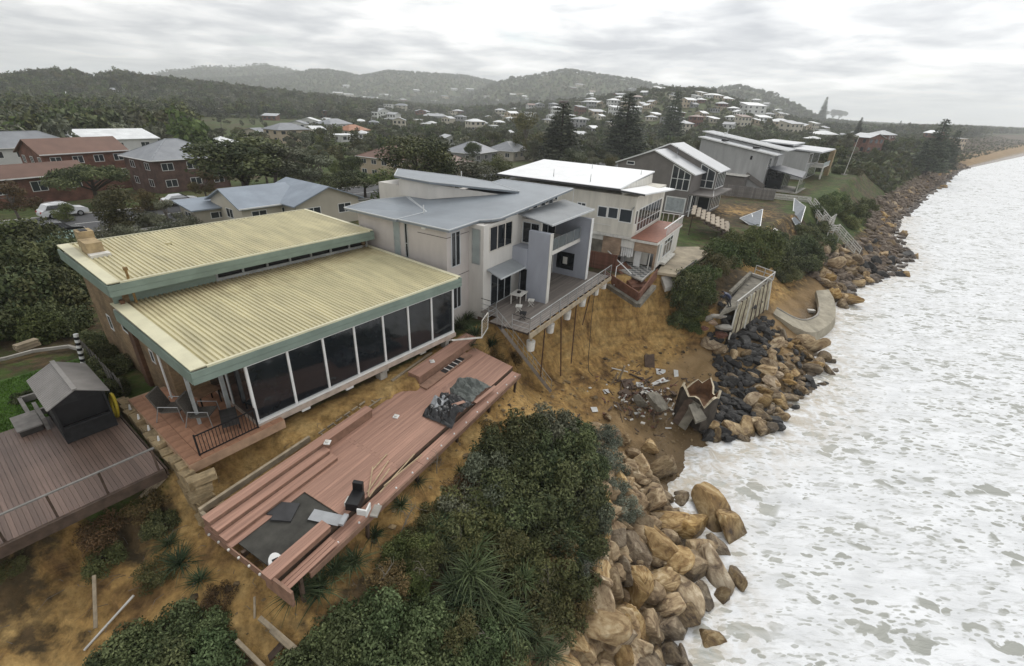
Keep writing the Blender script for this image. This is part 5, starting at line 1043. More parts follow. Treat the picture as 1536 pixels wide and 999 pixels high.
# ------------------------------------------------------------------ pale grey house with long skillion roofs, and the glass fronted one beyond
o5 = (49.29, 98.59); R38 = axis(38.0)
def zfor(o, az, u, v, py, guess=14):   # height at which local point (u, v) of a house shows at image row py
    lo, hi = 5.0, 21.5
    for _ in range(40):
        m_ = (lo + hi) / 2
        if proj(Lw(o, az, u, v, m_))[1] > py: lo = m_
        else: hi = m_
    return lo
def build_h5():
    h = thing('beach_house', 'pale grey house with two long light skillion roofs and dark glass veranda', 'house', (o5[0], o5[1], 8.6), R38)
    pg = mat('pale_grey_cladding', (.36, .36, .355), .75, .12, .8, stretch=(1.5, 1.5, .3))
    B = 8.6
    def W(u, v, z): return (u, v, z - B)
    b = MB(); b.add([W(0, 0, 8.2), W(0, 14, 8.2), W(0, 14, 17.0), W(0, 0, 14.95), W(5, 0, 8.2), W(5, 14, 8.2), W(5, 14, 17.0), W(5, 0, 14.95)], [(0, 3, 2, 1), (4, 5, 6, 7), (0, 4, 7, 3), (1, 2, 6, 5), (3, 7, 6, 2)]); b.build('wall', pg, h)
    b = MB(); b.add([W(5, -.6, 8.2), W(5, 15, 8.2), W(5, 15, 17.9), W(5, -.6, 15.5), W(11, -.6, 8.2), W(11, 15, 8.2), W(11, 15, 17.9), W(11, -.6, 15.5)], [(0, 3, 2, 1), (4, 5, 6, 7), (0, 4, 7, 3), (1, 2, 6, 5), (3, 7, 6, 2)]); b.build('wall', pg, h)
    for x0, x1, y0, y1, z0, z1 in ((-.5, 5.4, -1.3, 14.6, 15.05, 17.35), (4.4, 11.8, -2.2, 15.6, 15.75, 18.3)):
        r = MB(); r.sheet(W(x0, y0, z0), W(x1, y0, z0), W(x0, y1, z1), .4, .03, .14); o = r.build('roof', M_ROOFL, h); MB().bar(W(x0, y0, z0 - .05), W(x0, y1, z1 - .05), .05, .22).build('barge_board', M_WHITE, o)
    for y in (9.0, 2.6): MB().box(1.2, 2.2, y, y + 1.2, 16.05 - B + (y - 2) * .145 - .3, 16.05 - B + (y - 2) * .145 + .08).build('skylight', M_BLACK, h)
    MB().tube([(7, 11, 8.8), (7, 11, 10.2), (6.6, 11, 10.4)], .05, 6).build('aerial', M_WHITE, h); MB().tube([(9, 12, 8.9), (9, 12, 9.6)], .25, 8).build('roof_ventilator', M_WHITE, h)
    window(h, 'x', 0, 3.1, 3.5, 5.2, 5.9, 1, .06, M_BLACK, M_GLASS); window(h, 'x', 0, 12.2, 13.2, 3.0, 5.2, 2, .08, M_WHITE, M_GLASSB); window(h, 'y', 0, .4, 2.6, 3.6, 5.8, 2, .1, M_WHITE, M_GLASSB)
    # dark roofed veranda with glazed room
    v = MB(); v.slab([W(-.8, -6.8, 11.55), W(9.0, -5.8, 11.8), W(9.0, -.3, 12.7), W(1.0, -.1, 12.6)], .18); v.build('veranda_roof', mat('charcoal_roof', (.075, .08, .095), .4, .1, 1, spec=.45), h)
    bx('glass_room', M_GLASS, h, 1.2, 8.8, -3.2, -.3, .1, 3.2); bx('glass_balustrade', mat('green_tint_glass', (.09, .12, .08), .15, .2, 1, spec=.5), h, -.3, 8.8, -6.2, -6.1, 0.1, 1.2)
    bx('veranda_floor', M_CONC, h, -.8, 9.0, -6.6, -.3, -.8, .08)
    for x, y in ((-.4, -6.4), (8.8, -5.6), (4.2, -6.0)): MB().bar((x, y, -.6), (x, y, 3.0), .12, .12, (0, 1, 0)).build('post', M_OFFW, h)
    for k in range(4): bx('mullion', M_STEEL, h, 2.4 + k * 1.6, 2.5 + k * 1.6, -3.25, -3.2, .1, 3.0)
    MB().bar((-.15, 3.5, 2.4), (-.15, -.4, .3), .1, .9).build('side_stair', M_GREYB, h); bx('porch', M_GREYB, h, -2.6, -.01, 3.0, 7.5, -.6, 1.9); MB().slab([(-2.9, 2.7, 2.2), (-.02, 2.7, 2.3), (-.02, 7.8, 2.3), (-2.9, 7.8, 2.2)], .12).build('porch_roof', M_OFFW, h)
    g = thing('beach_house', 'glass fronted house with stone end piers and flat grey roof beyond skillion roofs', 'house', (P(1215, 268, 9.0)[0], P(1215, 268, 9.0)[1], 8.6), R38)
    bx('wall', pg, g, -3, 14, 1.2, 13, -.4, 6.2); MB().slab([(-3.5, -1.2, 6.55), (15, -1.6, 6.55), (15, 13, 7.2), (-3.5, 13, 7.2)], .3).build('roof', M_ROOFL, g); MB().slab([(-2, 5, 7.6), (12, 5, 7.6), (12, 12.5, 7.9), (-2, 12.5, 7.9)], .25).build('roof', M_ROOFL, g)
    window(g, 'y', 1.2, -1.8, 2.0, 3.6, 5.9, 3, .12, M_WHITE, M_GLASSB); window(g, 'y', 1.2, 3.2, 12.6, 3.3, 6.0, 6, .1, M_WHITE, M_GLASSB); window(g, 'y', 1.2, 2.0, 12.4, .2, 2.6, 5, .1, M_WHITE, M_GLASSB)
    bx('balcony', M_OFFW, g, 2.4, 13.4, -1.6, 1.19, 2.75, 3.05); bx('balustrade_glass', M_FROST, g, 2.5, 13.3, -1.58, -1.54, 3.06, 3.95); bx('window_band', M_GLASSB, g, -1.5, 11.5, 5.2, 5.3, 7.05, 7.45)
    for x in (13.6, 12.4): bx('stone_pier', M_SANDST, g, x, x + .9, -1.9, -.9, -1.0, 6.3)
    MB().bar((2.6, -1.6, -.6), (2.6, -1.6, 2.8), .3, .3, (0, 1, 0)).build('post', M_OFFW, g)
build_h5()
def build_paling(name, label, p, q, hgt, m, cat='fence', gap=.02, w=.18):
    p = Vector(p); q = Vector(q); f = thing(name, label, cat, p); n = max(2, int((q - p).length / (w + gap))); rz = math.atan2((q - p).y, (q - p).x)
    me = MB().box(-w / 2, w / 2, -.015, .015, 0, hgt).mesh('paling', m)
    for k in range(n): piece('paling', me, f, (q - p) * ((k + .5) / n) + Vector((0, 0, random.uniform(-.03, .03))), (0, 0, rz))
    for z in (.25, hgt - .3): MB().bar(Vector((0, 0, z)), q - p + Vector((0, 0, z)), .05, .08).build('rail', m, f)
build_paling('paling_fence', 'tall grey paling fence behind the bare yard of the skillion roofed house', P(1080, 292, 8.2), P(1160, 302, 8.0), 2.0, mat('grey_palings', (.19, .175, .165), .85, .2, 2, rnd=.2), w=.3)
# ------------------------------------------------------------------ the town behind
ROOFC = {'white': (.66, .67, .67), 'grey': (.23, .24, .255), 'lgrey': (.42, .43, .44), 'brown': (.15, .085, .062), 'orange': (.36, .15, .07), 'dark': (.09, .095, .10), 'blue': (.27, .31, .36), 'green': (.16, .24, .20), 'tan': (.36, .30, .22)}
WALLC = {'white': (.62, .62, .60), 'cream': (.50, .46, .38), 'grey': (.30, .30, .30), 'beige': (.45, .37, .27), 'brick': None, 'blue': (.30, .35, .40)}
def rmat(k): return mat('roofing_' + k, ROOFC[k], .55, .12, .5, rnd=.1, spec=.3, bump=.01, bscale=6)
def wmat(k): return M_BRICKB if k == 'brick' else (M_BRICKR if k == 'redbrick' else mat('walls_' + k, WALLC[k], .8, .06, .6, rnd=.08))
def town_house(label, loc, az, w, d, h, rise, kind, roof, wall, storeys=1, wins=3, group=None, eave=.5, fine=False):
    o = thing('town_house', label, 'house', loc, axis(az), group); z0 = -1.5
    wm = wmat(wall); rm = rmat(roof)
    if kind in ('hip', 'flat'):
        MB().box(0, w, 0, d, z0, h).build('wall', wm, o)
    elif kind == 'gable':              # ridge along x
        MB().add([(0, 0, z0), (0, d, z0), (0, d, h), (0, d / 2, h + rise), (0, 0, h), (w, 0, z0), (w, d, z0), (w, d, h), (w, d / 2, h + rise), (w, 0, h)], [(0, 4, 3, 2, 1), (5, 6, 7, 8, 9), (0, 5, 9, 4), (1, 2, 7, 6)]).build('wall', wm, o)
    elif kind == 'gabley':             # ridge along y, gable to the sea
        MB().add([(0, 0, z0), (w, 0, z0), (w, 0, h), (w / 2, 0, h + rise), (0, 0, h), (0, d, z0), (w, d, z0), (w, d, h), (w / 2, d, h + rise), (0, d, h)], [(0, 1, 2, 3, 4), (9, 8, 7, 6, 5), (1, 6, 7, 2), (0, 4, 9, 5)]).build('wall', wm, o)
    elif kind == 'skillion':
        MB().add([(0, 0, z0), (w, 0, z0), (w, d, z0), (0, d, z0), (0, 0, h), (w, 0, h), (w, d, h + rise), (0, d, h + rise)], [(0, 1, 5, 4), (1, 2, 6, 5), (2, 3, 7, 6), (3, 0, 4, 7)]).build('wall', wm, o)
    e = eave; r = MB(); t = .14
    if kind == 'hip':
        m_ = min(w, d) / 2; a, c = (m_, w - m_) if w >= d else (w / 2, w / 2); b0, b1 = (d / 2, d / 2) if w >= d else (m_, d - m_)
        v = [(-e, -e, h), (w + e, -e, h), (w + e, d + e, h), (-e, d + e, h), (a, b0, h + rise), (c, b1, h + rise), (-e, -e, h - t), (w + e, -e, h - t), (w + e, d + e, h - t), (-e, d + e, h - t)]
        if w >= d: f = [(0, 1, 5, 4), (1, 2, 5), (2, 3, 4, 5), (3, 0, 4)]
        else: f = [(0, 1, 4), (1, 2, 5, 4), (2, 3, 5), (3, 0, 4, 5)]
        r.add(v, f + [(9, 8, 7, 6), (0, 6, 7, 1), (1, 7, 8, 2), (2, 8, 9, 3), (3, 9, 6, 0)])
    elif kind == 'gable':
        k = rise / (d / 2); r.slab([(-e, -e, h - k * e + t), (w + e, -e, h - k * e + t), (w + e, d / 2, h + rise + t), (-e, d / 2, h + rise + t)], t); r.slab([(-e, d / 2, h + rise + t), (w + e, d / 2, h + rise + t), (w + e, d + e, h - k * e + t), (-e, d + e, h - k * e + t)], t)
    elif kind == 'gabley':
        k = rise / (w / 2); r.slab([(-e, -e, h - k * e + t), (w / 2, -e, h + rise + t), (w / 2, d + e, h + rise + t), (-e, d + e, h - k * e + t)], t); r.slab([(w / 2, -e, h + rise + t), (w + e, -e, h - k * e + t), (w + e, d + e, h - k * e + t), (w / 2, d + e, h + rise + t)], t)
    elif kind == 'skillion': r.slab([(-e, -e, h + .16), (w + e, -e, h + .16), (w + e, d + e, h + rise + .22), (-e, d + e, h + rise + .22)], t)
    else: r.slab([(-e, -e, h + t + .02), (w + e, -e, h + t + .02), (w + e, d + e, h + t + .1), (-e, d + e, h + t + .1)], t)
    ro = r.build('roof', rm, o)
    if fine:                           # ridge and hip caps, gutter
        capm = mat('ridge_cap_' + roof, tuple(np.array(ROOFC[roof]) * 1.25), .6)
        if kind == 'hip':
            for i, j in ((0, 4), (1, 5 if w >= d else 4), (2, 5), (3, 4 if w >= d else 5), (4, 5)):
                if (Vector(v[i]) - Vector(v[j])).length > .1: MB().bar(v[i], v[j], .22, .08).build('ridge_cap', capm, ro)
        if kind in ('hip', 'gable'): MB().bar((-e, -e - .05, h - .05), (w + e, -e - .05, h - .05), .12, .14).build('gutter', M_WHITE, ro); 
        if kind == 'hip': MB().bar((-e - .05, -e, h - .05), (-e - .05, d + e, h - .05), .12, .14).build('gutter', M_WHITE, ro)
    sh = h / storeys
    for s_ in range(storeys):
        zb = s_ * sh + sh * .34; zt = s_ * sh + sh * .80
        for k in range(wins):
            x = w * (k + .28) / wins; ww = min(1.9, w / wins * .5)
            if fine: window(o, 'y', 0, x, x + ww, zb, zt, 2, .08, M_WHITE, M_GLASSB, bars=())
            else: MB().box(x, x + ww, -.04, .0, zb, zt).build('window', M_GLASSB, o)
        for k in range(max(1, wins - 1)):
            y = d * (k + .3) / max(1, wins - 1); ww = min(1.6, d / wins * .5)
            if fine: window(o, 'x', 0, y, y + ww, zb, zt, 2, .08, M_WHITE, M_GLASSB)
            else: MB().box(-.04, 0, y, y + ww, zb, zt).build('window', M_GLASSB, o)
    return o
def gz(p): return (p[0], p[1], Hz(p[0], p[1]))
HOUSE_XY = []
def keep(o, w, d, az):
    c = Lw((o[0], o[1]), az, w / 2, d / 2, 0); HOUSE_XY.append((c[0], c[1], 0.5 * math.hypot(w, d)))
# nearer houses, each its own
near = [
 ('two storey brown brick house with broad grey hip roof by the road', P(238, 276, 7.0), 30, 12.3, 10.4, 5.45, 2.9, 'hip', 'grey', 'brick', 2, 3, 5.35),
 ('brick house with brown gabled roof beside the wide dark green tree', P(80, 279, 6.2), 24, 12.5, 7.5, 5.2, 2.0, 'gable', 'brown', 'redbrick', 2, 4, 6.0),
 ('low brick wing with brown roof and white garage beneath the grey hip roofs', P(-22, 306, 6.4), 24, 13.0, 6.0, 3.2, 1.4, 'gable', 'brown', 'redbrick', 1, 3, 6.2),
 ('white walled house with overlapping grey hip roofs beyond the brick wing', P(-12, 268, 5.2), 28, 15, 9, 5.4, 2.6, 'hip', 'grey', 'white', 2, 4, 5.0),
 ('white modern house with overlapping white skillion roofs behind the brown gable', P(128, 252, 4.6), 34, 16, 9, 6.0, 1.6, 'skillion', 'white', 'white', 2, 3, 4.4),
 ('house with bright white pyramid roof beyond the brown brick house', P(325, 238, 4.2), 30, 11, 11, 3.0, 2.6, 'hip', 'white', 'cream', 1, 3, 4.0),
 ('pale blue-grey gabled cottage just behind the cream ribbed roof', P(448, 338, 8.2), 36, 8.5, 8.5, 2.5, 1.6, 'gabley', 'blue', 'cream', 1, 2, 8.0),
 ('small blue-grey roofed cottage with a satellite dish behind the cream ribbed roof', P(368, 342, 8.2), 36, 7.0, 7.5, 2.4, 1.5, 'gable', 'blue', 'cream', 1, 2, 8.0),
 ('low blue-grey carport roof tucked between shrubs behind the cream roof', P(297, 338, 8.0), 36, 5.5, 4.0, 1.7, .4, 'skillion', 'blue', 'cream', 1, 1, 7.9),
 ('long beige building with brown hip roof and a row of small windows', P(540, 262, 4.6), 118, 26, 11, 4.6, 2.6, 'hip', 'brown', 'beige', 2, 8, 4.4),
 ('beige two storey house with grey hip roof near the lagoon', P(420, 214, 3.4), 30, 15, 10, 5.2, 2.4, 'hip', 'grey', 'beige', 2, 3, None),
 ('house with glowing orange tiled hip roof among trees', P(524, 203, 3.2), 30, 15, 11, 2.9, 2.6, 'hip', 'orange', 'cream', 1, 3, None),
 ('wide grey gable roofed house beside the orange tiled roof', P(497, 194, 3.0), 20, 20, 12, 3.4, 2.8, 'hip', 'grey', 'white', 1, 4, None),
 ('low flat white roofed building in front of the orange tiled house', P(512, 212, 3.4), 30, 9, 7, 2.8, .2, 'flat', 'white', 'white', 1, 2, None),
 ('white two storey hall with pediment gables and pale verandas', P(566, 176, 3.0), 24, 24, 14, 6.0, 3.2, 'gabley', 'lgrey', 'white', 2, 5, None),
 ('grey hip roofed house with low gable behind the white flat roof', P(712, 246, 5.0), 24, 15, 11, 3.0, 2.8, 'hip', 'grey', 'grey', 1, 3, None),
 ('grey tiled hip roof half hidden by trees next to the tall pines', P(770, 241, 5.0), 24, 13, 10, 3.0, 2.6, 'hip', 'grey', 'cream', 1, 3, None)]
for lb, p, az, w, d, h, rise, kind, roof, wall, stn, wn, zb in near:
    z = zb if zb is not None else Hz(p[0], p[1])
    town_house(lb, (p[0], p[1], z), az, w, d, h, rise, kind, roof, wall, stn, wn, fine=math.hypot(p[0], p[1]) < 170); keep(p, w, d, az)
for hx, hy, r in ((-8, 27, 11), (0, 36, 10), (12, 52, 11), (25, 78, 10), (50, 106, 14), (70, 122, 14)): HOUSE_XY.append((hx, hy, r))
# houses further off: foot of each as the photograph shows it, its breadth there, roof
G = np.random.default_rng(3)
far = [(518, 131, 10), (543, 147, 44), (626, 138, 10), (649, 138, 13), (667, 147, 15), (682, 136, 10), (728, 135, 9), (602, 165, 22), (655, 178, 42), (638, 171, 20), (703, 168, 15), (751, 174, 18), (775, 181, 20), (754, 153, 18), (777, 155, 20), (720, 197, 28), (758, 207, 15),
 (792, 143, 25), (816, 148, 14), (877, 130, 26), (863, 133, 12), (875, 156, 20), (897, 153, 20), (905, 159, 20), (889, 163, 14), (902, 173, 24), (924, 161, 18), (907, 180, 12), (961, 150, 17), (974, 143, 10), (967, 161, 12), (960, 173, 17), (1000, 131, 34), (1020, 133, 16), (1039, 135, 18), (1055, 150, 14), (1039, 162, 20), (881, 193, 26), (879, 210, 20), (896, 199, 16), (1037, 201, 32), (1020, 150, 14), (984, 158, 12), (940, 146, 14),
 (1048, 130, 18), (1056, 150, 17), (1045, 162, 11), (1087, 138, 13), (1104, 153, 24), (1095, 161, 20), (1127, 155, 18), (1145, 154, 22), (1160, 160, 17), (1075, 169, 13), (1088, 166, 14), (1108, 168, 14), (1136, 170, 32), (1171, 167, 14), (1149, 182, 21), (1175, 188, 29), (1079, 185, 19), (1106, 182, 12), (1198, 200, 29), (1213, 194, 14), (1253, 184, 25), (1255, 208, 42), (1294, 204, 16), (1335, 199, 25), (1313, 231, 34), (1345, 222, 36), (1333, 216, 15), (1200, 167, 11), (1120, 190, 20), (1060, 176, 14), (1230, 176, 16), (1275, 196, 14), (1410, 214, 22), (1440, 222, 14), (1236, 200, 16), (1180, 176, 14), (1225, 216, 18),
 (62, 176, 27), (12, 149, 15), (5, 162, 12), (12, 183, 20), (95, 122, 7), (95, 145, 9), (110, 148, 14), (169, 139, 9), (180, 138, 6), (161, 159, 6), (45, 176, 22), (30, 168, 14), (404, 180, 20), (445, 193, 26), (462, 188, 30), (379, 208, 30), (541, 210, 18), (480, 204, 18), (600, 196, 20), (640, 192, 18), (676, 218, 16), (590, 183, 18), (690, 186, 16), (735, 180, 14), (560, 190, 16), (838, 172, 14), (850, 160, 12), (812, 165, 13), (800, 180, 16), (830, 186, 14), (928, 190, 16), (945, 178, 13), (990, 178, 14), (1010, 190, 18), (1015, 168, 13)]
for _ in range(95): far.append((float(G.uniform(790, 1270)), 0.0, float(G.uniform(9, 19))))
for _ in range(66): far.append((float(G.uniform(480, 790)), float(G.uniform(136, 196)), float(G.uniform(9, 18))))
far = [(a, (float(np.interp(a, [790, 1000, 1090, 1270], [136, 129, 142, 190])) + 4 + 52 * float(G.random()) * (1 if a < 1150 else .45)) if b_ == 0 else b_, c) for a, b_, c in far]
kinds = ['hip', 'hip', 'gable', 'gabley', 'skillion', 'flat']; rcol = ['white', 'white', 'lgrey', 'white', 'lgrey', 'white', 'grey', 'brown', 'white', 'lgrey']; wcol = ['white', 'cream', 'white', 'grey', 'beige', 'cream', 'redbrick']
words = {'white': 'white', 'lgrey': 'light grey', 'grey': 'grey', 'brown': 'brown', 'tan': 'tan', 'dark': 'charcoal'}
for k, (px, py, wp) in enumerate(far):
    p = hit(px - wp / 2, py)
    if k >= len(far) - 161 and any(math.hypot(p[0] - a, p[1] - b_) < c + 9 for a, b_, c in HOUSE_XY): continue
    dep = math.hypot(p[0], p[1]); w = min(max(wp * dep / F_PX * .82, 6), 34); d = min(max(w * .7, 7), 13); 
    sto = 2 if (G.random() < .4 and w > 8) else 1; h = 3.1 * sto + (.4 if sto == 2 else 0); kd = kinds[int(G.integers(6))]; rc = rcol[int(G.integers(len(rcol)))]; wc = wcol[int(G.integers(len(wcol)))]
    az = 60 + G.uniform(-25, 25) if px > 760 else 90 + G.uniform(-40, 30)
    side = 'on the wooded town hillside' if px > 780 else ('among the lagoon side trees' if px > 300 else 'deep in the wooded ridge')
    town_house('small far %s house with %s %s roof %s' % ({'redbrick': 'brick'}.get(wc, wc), words[rc], {'gabley': 'gable'}.get(kd, kd), side), (p[0], p[1], p[2]), az, w, d, h, min(w, d) * .2, kd, rc, wc, sto, 3, 'far houses of the town', .6)
    keep(p, w, d, az)

# ------------------------------------------------------------------ vehicles on the road
def car(label, loc, rz, paint, suv=True):
    o = thing('parked_car', label, 'car', loc, rz, 'cars on the road behind the houses'); L = 4.5; W = .92
    prof = [(-2.25, .35), (-2.28, .75), (-2.1, 1.0), (-1.95, 1.05), (-1.55, 1.62), (-.2, 1.70), (.55, 1.62), (1.15, 1.08), (2.05, .95), (2.25, .72), (2.25, .35)] if suv else [(-2.2, .35), (-2.25, .7), (-2.1, .92), (-1.5, .98), (-1.0, 1.38), (.2, 1.42), (1.0, .98), (2.05, .85), (2.2, .6), (2.2, .35)]
    b = MB(); n = len(prof); top = 1.0
    v = []
    for sx in (-1, 1): v += [(x, sx * (W if z < 1.06 else W - .16 * (z - 1.0) / .6), z) for x, z in prof]
    b.add(v, [tuple(range(n)), tuple(range(2 * n - 1, n - 1, -1))] + [(i + n, (i + 1) % n + n, (i + 1) % n, i) for i in range(n)]); b.build('body', paint, o)
    z0, z1 = (1.08, 1.54) if suv else (.98, 1.32)
    for sx in (-1, 1):
        g = MB(); x0, x1 = (-1.6, .62) if suv else (-1.2, .7); y = sx * (W + .012)
        g.add([(x0 - .2, y, z0), (x1 + .35, y, z0), (x1 - .1, sx * (W - .13), z1), (x0 + .12, sx * (W - .13), z1)], [(0, 1, 2, 3) if sx < 0 else (3, 2, 1, 0)]); g.build('side_window', M_GLASS, o)
        for x in (-1.35, 1.35):
            w = MB().tube([(x, sx * (W - .2), .34), (x, sx * (W + .03), .34)], .34, 16).build('wheel', M_BLACK, o); MB().tube([(x, sx * (W + .03), .34), (x, sx * (W + .04), .34)], .2, 12).build('rim', M_STEEL, w)
        MB().box(2.18, 2.27, sx * .62 - .18, sx * .62 + .18, .66, .82).build('headlight', M_OFFW, o); MB().box(-2.30, -2.2, sx * .7 - .12, sx * .7 + .12, .72, .92).build('tail_light', mat('red_lamp', (.35, .02, .02), .3), o)
    g = MB(); g.add([(1.16, -.8, 1.1), (1.16, .8, 1.1), (.58, .66, 1.62), (.58, -.66, 1.62)] if suv else [(1.02, -.8, 1.0), (1.02, .8, 1.0), (.24, .66, 1.42), (.24, -.66, 1.42)], [(0, 1, 2, 3)]); q = g.build('windscreen', M_GLASS, o); q.location = (.02, 0, .02)
    for sx in (-1, 1): MB().bar((-1.3, sx * .62, 1.76), (.3, sx * .62, 1.76), .04, .04).build('roof_rail', M_STEEL, o) if suv else None
cw = mat('white_car_paint', (.72, .73, .74), .25, .02, 1, spec=.5); cb = mat('black_car_paint', (.02, .02, .022), .25, .1, 1, spec=.5)
def roadz(p): return max(Hz(*xy(st(p[0], p[1])[0], t)) for t in (-70, -74, -78)) + .06
q = P(98, 326, 7.05); car('white four wheel drive wagon driving on the road at left', (q[0], q[1], max(roadz(q), Hz(q[0], q[1]))), axis(30), cw)
q = P(272, 308, 7.05); car('white hatchback on the road in front of the brown brick house', (q[0], q[1], max(roadz(q), Hz(q[0], q[1]))), axis(42), cw, False)
q = P(86, 352, 7.5); car('black wagon parked by the green shed below the road', (q[0], q[1], Hz(q[0], q[1])), axis(28), cb)
q = P(104, 382, 7.8); s = thing('garden_shed', 'pale green flat topped shed beside the black wagon', 'shed', (q[0], q[1], Hz(q[0], q[1])), axis(36))
bx('wall', wmat('cream'), s, -1.8, 1.8, -1.5, 1.5, -.3, 1.9); MB().sheet((-2, -1.7, 2.0), (2, -1.7, 2.0), (-2, 1.7, 2.15), .3, .02, .05).build('roof', rmat('green'), s); bx('door', M_WHITE, s, -.5, .4, -1.54, -1.51, -.2, 1.7)
# ------------------------------------------------------------------ poles and wires
def pole(label, p, h):
    o = thing('power_pole', label, 'pole', (p[0], p[1], Hz(p[0], p[1])), axis(42)); MB().tube([(0, 0, -1), (0, 0, h)], [.16, .11], 8).build('shaft', M_TIMB, o)
    bx('crossarm', M_TIMBD, o, -.08, .08, -1.2, 1.2, h - .7, h - .55)
    for y in (-1.1, -.5, .5, 1.1): MB().tube([(0, y, h - .55), (0, y, h - .35)], .05, 6).build('insulator', M_OFFW, o)
    return (p[0], p[1], Hz(p[0], p[1]) + h - .4)
a1 = pole('timber power pole with crossarm among trees left of the white modern house', P(160, 232, 4.6), 10.5); a2 = pole('timber power pole with crossarm by the left houses', (-125, 70, 0), 11.5); a3 = pole('timber power pole with crossarm beyond the lagoon road', P(296, 222, 4.0), 10)
for a, c, lb in ((a1, a2, 'pair of sagging power wires over the left houses'), (a1, a3, 'pair of sagging power wires running towards the lagoon')):
    o = thing('power_wires', lb, 'wire', a)
    for off in (-.9, .9):
        pts = []
        for k in range(13): u = k / 12; pts.append(((c[0] - a[0]) * u + off * .7, (c[1] - a[1]) * u - off * .7, (c[2] - a[2]) * u - 1.6 * 4 * u * (1 - u)))
        MB().tube(pts, .035, 4).build('wire', M_BLACK, o)
q = P(1266, 262, 9.0); o = thing('flagpole', 'leaning bare white flagpole on the grass at the cliff edge', 'flagpole', (q[0], q[1], Hz(q[0], q[1]))); MB().tube([(0, 0, -.3), (1.0, .8, 9.0)], [.09, .05], 8).build('shaft', M_OFFW, o); bx('base_block', M_CONC, o, -.5, .5, -.5, .5, -.3, .25)
# ------------------------------------------------------------------ boulders
def ico(sub):
    import bmesh
    bm = bmesh.new(); bmesh.ops.create_icosphere(bm, subdivisions=sub, radius=1.0); v = np.array([x.co[:] for x in bm.verts]); f = [tuple(q.index for q in p.verts) for p in bm.faces]; bm.free(); return v, f
ICO3 = ico(4); ICO2 = ico(3)
def rock_material(name, c1, c2, c3, dark):
    m = bpy.data.materials.new(name); m.use_nodes = True; nt = m.node_tree; N = nt.nodes; L = nt.links; b = N['Principled BSDF']; b.inputs['Roughness'].default_value = .82; b.inputs['Specular IOR Level'].default_value = .3
    tc = N.new('ShaderNodeTexCoord'); oi = N.new('ShaderNodeObjectInfo')
    mp = N.new('ShaderNodeMapping'); L.new(tc.outputs['Object'], mp.inputs[0]); mp.inputs['Scale'].default_value = (1, 1, 2.6)
    ad = N.new('ShaderNodeVectorMath'); ad.operation = 'ADD'; L.new(mp.outputs[0], ad.inputs[0])
    mu = N.new('ShaderNodeVectorMath'); mu.operation = 'SCALE'; mu.inputs[0].default_value = (13, 7, 5); L.new(oi.outputs['Random'], mu.inputs[3]); L.new(mu.outputs[0], ad.inputs[1])
    n = N.new('ShaderNodeTexNoise'); n.inputs['Scale'].default_value = 1.3; n.inputs['Detail'].default_value = 8; n.inputs['Roughness'].default_value = .62; n.inputs['Distortion'].default_value = .8; L.new(ad.outputs[0], n.inputs['Vector'])
    r = N.new('ShaderNodeValToRGB'); L.new(n.outputs[0], r.inputs[0]); e = r.color_ramp.elements; e[0].position = .28; e[0].color = (*dark, 1); e[1].position = .74; e[1].color = (*c3, 1)
    k = e.new(.42); k.color = (*c1, 1); k = e.new(.56); k.color = (*c2, 1)
    mr = N.new('ShaderNodeMapRange'); L.new(oi.outputs['Random'], mr.inputs[0]); mr.inputs[3].default_value = .5; mr.inputs[4].default_value = 1.3
    mx = N.new('ShaderNodeMix'); mx.data_type = 'RGBA'; mx.blend_type = 'MULTIPLY'; mx.inputs[0].default_value = 1; L.new(r.outputs[0], mx.inputs[6]); L.new(mr.outputs[0], mx.inputs[7]); hs = N.new('ShaderNodeHueSaturation'); L.new(mx.outputs[2], hs.inputs['Color']); fr = N.new('ShaderNodeMath'); fr.operation = 'MULTIPLY'; fr.inputs[1].default_value = 9.7; L.new(oi.outputs['Random'], fr.inputs[0]); fc = N.new('ShaderNodeMath'); fc.operation = 'FRACT'; L.new(fr.outputs[0], fc.inputs[0]); sr = N.new('ShaderNodeMapRange'); L.new(fc.outputs[0], sr.inputs[0]); sr.inputs[3].default_value = .8; sr.inputs[4].default_value = 1.35; L.new(sr.outputs[0], hs.inputs['Saturation'])
    ge = N.new('ShaderNodeNewGeometry'); sz = N.new('ShaderNodeSeparateXYZ'); L.new(ge.outputs['Position'], sz.inputs[0]); ad2 = N.new('ShaderNodeMath'); ad2.operation = 'MULTIPLY_ADD'; L.new(n.outputs[0], ad2.inputs[0]); ad2.inputs[1].default_value = 1.2; L.new(sz.outputs[2], ad2.inputs[2]); wr = N.new('ShaderNodeMapRange'); L.new(ad2.outputs[0], wr.inputs[0]); wr.inputs[1].default_value = .9; wr.inputs[2].default_value = 1.7; wr.inputs[3].default_value = .42; wr.inputs[4].default_value = 1.0
    m3 = N.new('ShaderNodeMix'); m3.data_type = 'RGBA'; m3.blend_type = 'MULTIPLY'; m3.inputs[0].default_value = 1; L.new(hs.outputs[0], m3.inputs[6]); L.new(wr.outputs[0], m3.inputs[7]); L.new(m3.outputs[2], b.inputs['Base Color']); rw = N.new('ShaderNodeMapRange'); L.new(wr.outputs[0], rw.inputs[0]); rw.inputs[1].default_value = .42; rw.inputs[2].default_value = 1; rw.inputs[3].default_value = .3; rw.inputs[4].default_value = .85; L.new(rw.outputs[0], b.inputs['Roughness'])
    n2 = N.new('ShaderNodeTexNoise'); n2.inputs['Scale'].default_value = 5; n2.inputs['Detail'].default_value = 8; n2.inputs['Roughness'].default_value = .65; L.new(ad.outputs[0], n2.inputs['Vector'])
    bp = N.new('ShaderNodeBump'); bp.inputs['Distance'].default_value = .06; L.new(n2.outputs[0], bp.inputs['Height']); L.new(bp.outputs[0], b.inputs['Normal']); return m
